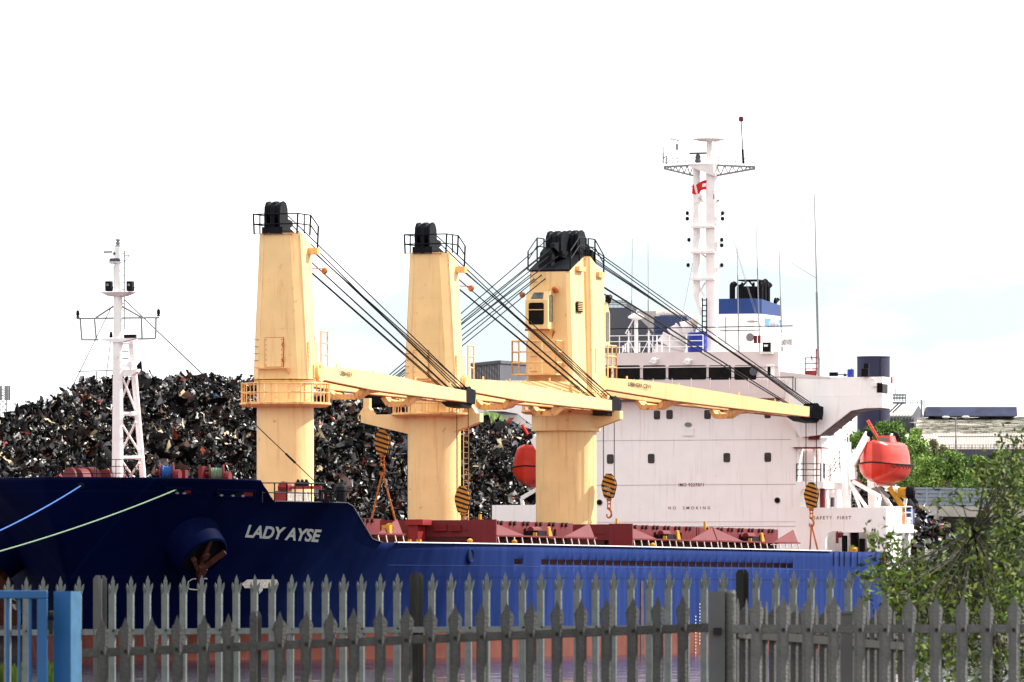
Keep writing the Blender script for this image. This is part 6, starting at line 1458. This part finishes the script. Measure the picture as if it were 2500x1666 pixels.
tree('tree', 'broad green tree below the navy tank, left of the lifeboat', 2105, 585, 1018, 120, 1190, far3, 5500, seed=1, group=g)
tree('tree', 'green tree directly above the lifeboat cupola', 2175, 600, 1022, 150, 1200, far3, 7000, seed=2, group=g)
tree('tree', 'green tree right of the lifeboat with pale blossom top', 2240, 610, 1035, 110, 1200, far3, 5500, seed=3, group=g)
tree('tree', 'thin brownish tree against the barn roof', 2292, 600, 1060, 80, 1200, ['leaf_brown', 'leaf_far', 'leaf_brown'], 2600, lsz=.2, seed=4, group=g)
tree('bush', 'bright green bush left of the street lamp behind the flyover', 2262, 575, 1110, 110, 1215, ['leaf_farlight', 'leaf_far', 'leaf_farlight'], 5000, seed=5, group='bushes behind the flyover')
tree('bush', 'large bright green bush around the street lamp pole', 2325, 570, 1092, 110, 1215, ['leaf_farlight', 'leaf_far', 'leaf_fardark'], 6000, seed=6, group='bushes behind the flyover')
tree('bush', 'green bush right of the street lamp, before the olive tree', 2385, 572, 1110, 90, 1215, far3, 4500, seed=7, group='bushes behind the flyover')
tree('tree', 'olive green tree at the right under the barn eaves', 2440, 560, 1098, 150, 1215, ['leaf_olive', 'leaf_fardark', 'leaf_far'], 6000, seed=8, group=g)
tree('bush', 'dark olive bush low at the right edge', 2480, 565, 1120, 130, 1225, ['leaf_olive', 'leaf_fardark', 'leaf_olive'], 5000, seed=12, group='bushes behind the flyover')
# willowy shrub over the scrap between cranes
t = empty('willow_shrub'); t.location = W(1200, 1060, 560); t.location.z = 1.6; tag(t, 'feathery pale green shrub behind the scrap heap between the cranes', 'bush')
V = []; 
for i in range(2600):
    x = rng.normal(1198, 22); top_y = 995 + abs(x - 1195) * .75 + rng.uniform(0, 35); y = rng.uniform(top_y, max(top_y + 5, 1060)); p = W(x, y, 560 + rng.uniform(-2, 2)); V.append((p.x - t.location.x, p.y - 560, p.z - 1.6))
cen = np.array(V); nn = len(cen); d = np.stack([rng.normal(0, .12, nn), rng.normal(0, .1, nn), rng.uniform(.5, 1., nn)], 1) * .42; wv = np.stack([np.full(nn, .035), rng.normal(0, .03, nn), np.zeros(nn)], 1)
M['leaf_pale'] = mat('pale_willow_leaf', (.32, .42, .20), .8, var=.2)
npmesh('foliage', np.stack([cen - d, cen + wv, cen + d, cen - wv], 1).reshape(-1, 3), np.arange(nn * 4).reshape(nn, 4), ['leaf_pale', 'leaf_farlight'], rng.integers(0, 2, nn), t)
m = MB()
for i in range(9): m.tube((rng.uniform(-.6, .6), 0, 0), (rng.uniform(-1.2, 1.2), rng.uniform(-.5, .5), 14.5), .08, 5, r2=.01)
m.build('stem', 'bark', t)

# foreground bush at the right, beyond the fence
t = empty('tree'); bx_, by_ = W(2440, 1800, 55).x, 55.; t.location = (bx_, by_, .8); tag(t, 'loose leafy olive green tree in the right foreground behind the palings', 'tree')
reg = [(2150, 1400, 35, 22, 8), (2160, 1310, 22, 28, 7), (2195, 1365, 35, 30, 13), (2195, 1430, 50, 30, 14), (2240, 1405, 70, 30, 26), (2350, 1340, 60, 30, 20), (2300, 1220, 40, 8, 3), (2350, 1285, 35, 10, 3), (2420, 1150, 30, 25, 8), (2475, 1095, 25, 30, 8), (2450, 1230, 50, 50, 34), (2345, 1195, 20, 8, 2), (2460, 1150, 40, 30, 14), (2450, 1340, 70, 60, 62), (2360, 1430, 80, 60, 62), (2460, 1460, 70, 60, 56), (2250, 1480, 80, 45, 36), (2380, 1560, 110, 60, 60), (2225, 1580, 50, 70, 14), (2300, 1610, 120, 60, 40), (2470, 1640, 60, 60, 30), (2495, 1180, 25, 60, 14)]
cl = []
for cx_, cy_, rx, ry, k_ in reg:
    for i in range(k_):
        a = rng.uniform(0, 6.28); q = math.sqrt(rng.uniform(0, 1)); cl.append((cx_ + rx * q * math.cos(a), cy_ + ry * q * math.sin(a), 55 + rng.normal(0, 1.4)))
pts = []; tips = []; cmi = []
for cx_, cy_, Y in cl:
    c = W(cx_, cy_, Y) - Vector((bx_, by_, .8)); tips.append(c); k_ = int(rng.uniform(10, 25)); sh = rng.integers(0, 4)
    d = rng.normal(size=(k_, 3)) * np.array([.075, .075, .045]); pts.append(np.array(c)[None] + d); cmi.append(np.where(rng.random(k_) < .6, sh, rng.integers(0, 4, k_)))
pts = np.concatenate(pts); V, Fq = leaf_quads(pts, rng.uniform(.016, .036, len(pts)), .55)
npmesh('foliage', V, Fq, ['leaf_mid', 'leaf_dark', 'leaf_light', 'leaf_olive'], np.concatenate(cmi), t)
m = MB(); hubs = [Vector((W(x, y, 55).x - bx_, dy, W(x, y, 55).z - .8)) for x, y, dy in ((2430, 1560, 0), (2380, 1480, .3), (2320, 1420, -.3), (2440, 1380, .4), (2450, 1250, 0), (2250, 1450, -.2), (2200, 1400, .3), (2480, 1480, .5), (2300, 1560, .4), (2370, 1300, -.4), (2130, 1410, 0), (2460, 1150, .2))]
par_ = {0: None, 1: 0, 2: 1, 3: 0, 4: 3, 5: 2, 6: 5, 7: 0, 8: 0, 9: 2, 10: 6, 11: 4}
for i, h_ in enumerate(hubs):
    s_ = Vector((0, 0, -.1)) if par_[i] is None else hubs[par_[i]]; r0 = .05 if par_[i] is None else max(.012, .04 / (1 + i * .3)); m.tube(s_, h_, r0, 6, r2=max(.01, r0 * .6))
for c in tips:
    j = min(range(len(hubs)), key=lambda k_: (hubs[k_] - c).length); h_ = hubs[j]; mid = h_.lerp(c, .55) + Vector((0, 0, -.04)); m.tube(h_, mid, .006, 4, r2=.004, cap=False); m.tube(mid, c, .004, 4, r2=.002, cap=False)
m.build('trunk', 'bark', t, fix=False)

# ================================================================ FENCES
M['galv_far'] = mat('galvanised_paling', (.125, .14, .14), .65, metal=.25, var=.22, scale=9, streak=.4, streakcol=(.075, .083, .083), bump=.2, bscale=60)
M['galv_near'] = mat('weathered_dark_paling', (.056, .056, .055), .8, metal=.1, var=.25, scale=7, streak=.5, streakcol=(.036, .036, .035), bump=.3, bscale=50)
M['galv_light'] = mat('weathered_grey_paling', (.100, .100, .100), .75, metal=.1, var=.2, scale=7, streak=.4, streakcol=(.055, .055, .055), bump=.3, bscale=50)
M['post_black'] = mat('stained_black_and_rail_shade', (.010, .010, .009), .8, var=.6, scale=3, streak=.8, streakcol=(.05, .05, .047))
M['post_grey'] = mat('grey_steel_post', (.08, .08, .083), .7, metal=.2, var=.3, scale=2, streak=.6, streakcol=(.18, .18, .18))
def paling_mesh(name, mname, H=2.4, wid=.066, flat=False):
    m = MB(); hw = wid / 2; zs = H - (.15 if not flat else .17)
    prof = [(-hw, .012), (-hw * .72, .004), (-hw * .45, -.012), (hw * .45, -.012), (hw * .72, .004), (hw, .012)]
    th = .004; fr = [(x, y) for x, y in prof]; bk2 = [(x, y + th) for x, y in prof[::-1]]; ring = fr + bk2; n = len(ring)
    vs = [(x, y, 0) for x, y in ring] + [(x, y, zs) for x, y in ring]
    m.add(vs, [tuple(range(n))[::-1], tuple(range(n, 2 * n))] + [(i, (i + 1) % n, n + (i + 1) % n, n + i) for i in range(n)])
    # centre spear
    c = hw * .5; sp = [(-c, -.012, zs), (c, -.012, zs), (c * 1.05, -.012, H - .05), (0, -.012, H), (-c * 1.05, -.012, H - .05)]
    m.prism([Vector(p) for p in sp], (0, .004, 0))
    ew = hw * (1.24 if flat else 1.30); bd_ = .006 if flat else -.03
    for s_ in (-1, 1):     # splayed ears
        p = [(s_ * c * 1.06, -.010, zs), (s_ * hw, .012, zs - .01), (s_ * ew * 1.05, .012 + bd_, zs + (.075 if flat else .055)), (s_ * ew * (.92 if not flat else .72), -.005 + bd_, zs + (.105 if flat else .085)), (s_ * c * 1.1, -.008, zs + (.115 if flat else .05))]
        m.prism([Vector(p_) for p_ in p], (0, .004, 0))
    hb_ = H - (.21 if flat else .48); m.tube((0, -.014, hb_), (0, -.030, hb_), .011 if flat else .009, 8, mi=1)
    me_o = m.build('paling', [mname, 'post_black'], None); return me_o
def fence_posn(px, y_top, Y): v = W(px, y_top, Y); return v
def fence(name, label, protos, xs, ytop, Yf, rail_dy, posts, mats_rail, H=2.4, skip=(), rail_h=.05, rx=None, group='palisade fences', yaw=0., railside=.02):
    f = empty(name); p0 = W(xs[0], 1465, Yf(xs[0])); f.location = (p0.x, p0.y, .8); tag(f, label, 'fence', group)
    for x in xs:
        Y = Yf(x); zt = W(x, ytop(x), Y).z; o = protos.copy(); C.objects.link(o); o.parent = f
        o.location = (W(x, 0, Y).x - p0.x, Y - p0.y, zt - H - .8); o.rotation_euler = (R(rng.normal(0, .12)), R(rng.normal(0, .10)), yaw + R(rng.normal(0, 4)))
    x0, x1 = rx or (xs[0] - 30, xs[-1] + 30)
    for dz in (0, -1.55):
        m = MB(); a = W(x0, 0, Yf(x0)); b_2 = W(x1, 0, Yf(x1)); za = W(x0, ytop(x0) + rail_dy(x0), Yf(x0)).z + dz; zb_ = W(x1, ytop(x1) + rail_dy(x1), Yf(x1)).z + dz
        A_ = Vector((a.x - p0.x, a.y - p0.y + railside, za - .8)); B2 = Vector((b_2.x - p0.x, b_2.y - p0.y + railside, zb_ - .8)); m.beam(A_, B2, .03, rail_h); m.beam(A_ + Vector((0, .02, -rail_h / 2)), B2 + Vector((0, .02, -rail_h / 2)), .05, .006); m.build('rail', mats_rail, f)
    for (x, wpx_, yt, mm) in posts:
        Y = Yf(x) + .06; zt = W(x, yt, Y).z; hw = wpx_ / 2 * Y / F; cx_ = W(x, 0, Y).x - p0.x; cy_ = Y - p0.y; m = MB()
        z1 = zt - .8
        for (xa_, xb2, ya, yb2) in ((-hw, hw * .2, -.05, -.04), (hw * .2, hw * .3, -.04, .05), (hw * .3, hw, .04, .05)): m.box((cx_ + xa_, cy_ + ya, -.4), (cx_ + xb2, cy_ + yb2, z1 - .03))
        m.prism([(cx_ - hw, cy_ - .05, z1 - .03), (cx_ + hw * .2, cy_ - .05, z1 - .03), (cx_ + hw * .05, cy_ - .05, z1), (cx_ - hw * .6, cy_ - .05, z1)], (0, .01, 0)); m.prism([(cx_ + hw * .3, cy_ + .04, z1 - .03), (cx_ + hw, cy_ + .04, z1 - .03), (cx_ + hw * .6, cy_ + .04, z1), (cx_ + hw * .2, cy_ + .04, z1)], (0, .01, 0))
        m.build('post', mm, f)
    return f
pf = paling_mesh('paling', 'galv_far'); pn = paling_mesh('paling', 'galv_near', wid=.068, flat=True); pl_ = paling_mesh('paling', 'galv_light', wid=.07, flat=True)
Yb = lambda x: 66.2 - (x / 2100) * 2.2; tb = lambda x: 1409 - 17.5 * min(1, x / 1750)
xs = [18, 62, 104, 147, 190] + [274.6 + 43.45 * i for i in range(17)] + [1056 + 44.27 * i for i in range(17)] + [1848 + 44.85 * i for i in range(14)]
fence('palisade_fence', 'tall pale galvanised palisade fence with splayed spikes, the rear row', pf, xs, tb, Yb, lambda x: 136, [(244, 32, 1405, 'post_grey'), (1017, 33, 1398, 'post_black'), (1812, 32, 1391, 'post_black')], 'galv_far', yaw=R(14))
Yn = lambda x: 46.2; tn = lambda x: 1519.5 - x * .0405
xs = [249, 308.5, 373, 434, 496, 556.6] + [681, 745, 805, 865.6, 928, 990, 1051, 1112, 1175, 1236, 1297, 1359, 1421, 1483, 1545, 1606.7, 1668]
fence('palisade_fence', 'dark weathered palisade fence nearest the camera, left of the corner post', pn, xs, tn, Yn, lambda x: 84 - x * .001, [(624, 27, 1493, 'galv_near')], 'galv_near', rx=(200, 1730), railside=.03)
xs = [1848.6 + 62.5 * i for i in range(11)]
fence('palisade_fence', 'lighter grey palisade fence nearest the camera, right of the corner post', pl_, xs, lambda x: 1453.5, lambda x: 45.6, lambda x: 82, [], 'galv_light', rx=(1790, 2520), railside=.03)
# side fence running back from the corner, rail shadow painted in near-black
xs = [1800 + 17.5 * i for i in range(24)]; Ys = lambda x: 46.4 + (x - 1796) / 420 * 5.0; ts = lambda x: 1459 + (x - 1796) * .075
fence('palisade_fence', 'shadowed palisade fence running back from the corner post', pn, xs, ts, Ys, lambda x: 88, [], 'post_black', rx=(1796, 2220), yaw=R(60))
for o in (pf, pn, pl_): bpy.data.objects.remove(o)
# corner posts
r = empty('gate_post'); r.location = (W(1749, 0, 45.9).x, 45.9, .8); tag(r, 'broad grey double corner post where the near fences meet', 'post')
m = MB(); z1 = W(0, 1444, 45.9).z - .8; m.box((-.047, -.05, -.4), (.047, .05, z1)); m.build('box_post', 'post_grey', r)
m = MB(); z1 = W(0, 1441, 45.9).z - .8; m.lathe((.085, .0, -.4), [(.034, 0), (.034, z1 + .38), (.028, z1 + .4)], 16); m.build('round_post', 'galv_light', r)
m = MB(); m.box((-.02, -.075, z1 - .27), (.03, -.05, z1 - .23)); m.build('bolt', 'post_black', r)
# grey panel/box behind the right fence
m = MB(); a = W(2053, 1666, 47.5); b_2 = W(2082, 1495, 47.5); m.box((a.x, 47.5, .8), (b_2.x, 47.6, b_2.z)); m.box((a.x - .005, 47.49, b_2.z - .01), (b_2.x + .005, 47.61, b_2.z + .006)); o = m.build('fence_post', 'post_grey', None); tag(o, 'square grey stub post seen between the right hand palings', 'post')
# blue gate, left
M['gateblue'] = mat('blue_gate_paint', (.009, .075, .21), .45, var=.10, scale=3, rust=.12, rustcol=(.10, .08, .06), streak=.2, streakcol=(.03, .10, .22))
M['gatelight'] = mat('lighter_blue_paint', (.03, .105, .20), .6, var=.15, scale=12)
r = empty('blue_gate'); Y = 44.5; r.location = (W(60, 0, Y).x, Y, .8); tag(r, 'bright blue tubular steel gate at the bottom left corner', 'gate')
gx_ = lambda x: W(x, 0, Y).x - r.location.x; gz = lambda y: W(0, y, Y).z - .8
m = MB(); m.box((gx_(-150), -.025, gz(1462)), (gx_(116), .025, gz(1442))); m.box((gx_(91), -.025, -.5), (gx_(116), .025, gz(1462))); m.box((gx_(-150), -.025, .1), (gx_(91), .025, .15)); fr_ = m.build('frame', 'gateblue', r)
md = fr_.modifiers.new('bevel', 'BEVEL'); md.width = .006; md.segments = 3
for x in (-105, -76, -47, -18, 18.7, 46.5, 73):
    m = MB(); m.tube((gx_(x), 0, .1), (gx_(x), 0, gz(1460)), .0115 if x != 46.5 else .008, 8); m.build('bar', 'gateblue', r)
m = MB(); m.tube((gx_(120), 0, gz(1500)), (gx_(131), 0, gz(1500)), .02, 8); m.box((gx_(119), -.02, gz(1550)), (gx_(130), .02, gz(1515))); m.build('latch', 'post_black', r)
m = MB(); Y = 44.6; x0, x1, xm = W(131, 0, Y).x, W(196, 0, Y).x, W(174, 0, Y).x; zt = W(0, 1444, Y).z; m.add([(x0, Y, .3), (xm, Y - .05, .3), (x1, Y + .08, .3), (x0 + .05, Y + .14, .3), (x0, Y, zt), (xm, Y - .05, zt), (x1, Y + .08, zt), (x0 + .05, Y + .14, zt)], [(0, 1, 5, 4), (2, 3, 7, 6), (3, 0, 4, 7), (4, 5, 6, 7), (3, 2, 1, 0)], 0); m.add([(xm, Y - .05, .3), (x1, Y + .08, .3), (x1, Y + .08, zt), (xm, Y - .05, zt)], [(0, 1, 2, 3)], 1)  # right-hand face of the post is a lighter blue
o = m.build('gate_post', ['gateblue', 'gatelight'], None); tag(o, 'thick bright blue square gate post beside the blue gate', 'post')
# weeds bottom left
n = 900; x = np.concatenate([rng.uniform(-40, 62, n // 2), rng.uniform(112, 134, n - n // 2)]); Yw = rng.uniform(67, 69, n); top_ = 1638 + rng.normal(0, 8, n); V = []
for i in range(n):
    b_2 = W(x[i], 1900, Yw[i]); tp = W(x[i] + rng.normal(0, 5), top_[i], Yw[i]); V += [(b_2.x - .012, b_2.y, .8), (b_2.x + .012, b_2.y, .8), (tp.x + .006, tp.y, tp.z), (tp.x - .006, tp.y, tp.z)]
Fq = np.arange(n * 4).reshape(n, 4); V = np.array(V)
n2 = 1600; cx2 = np.concatenate([rng.uniform(-40, 62, n2 // 2), rng.uniform(112, 134, n2 - n2 // 2)]); cen = np.array([tuple(W(a_, b_, 68)) for a_, b_ in zip(cx2, rng.uniform(1632, 1690, n2))]); V3, F3 = leaf_quads(cen, rng.uniform(.015, .035, n2), .5)
tag(npmesh('weeds', np.concatenate([V, V3]), np.concatenate([Fq, F3 + len(V)]), ['leaf_mid', 'leaf_light'], rng.integers(0, 2, n + n2)), 'tall green weeds growing behind the rear fence at bottom left', 'weeds', kind='stuff')
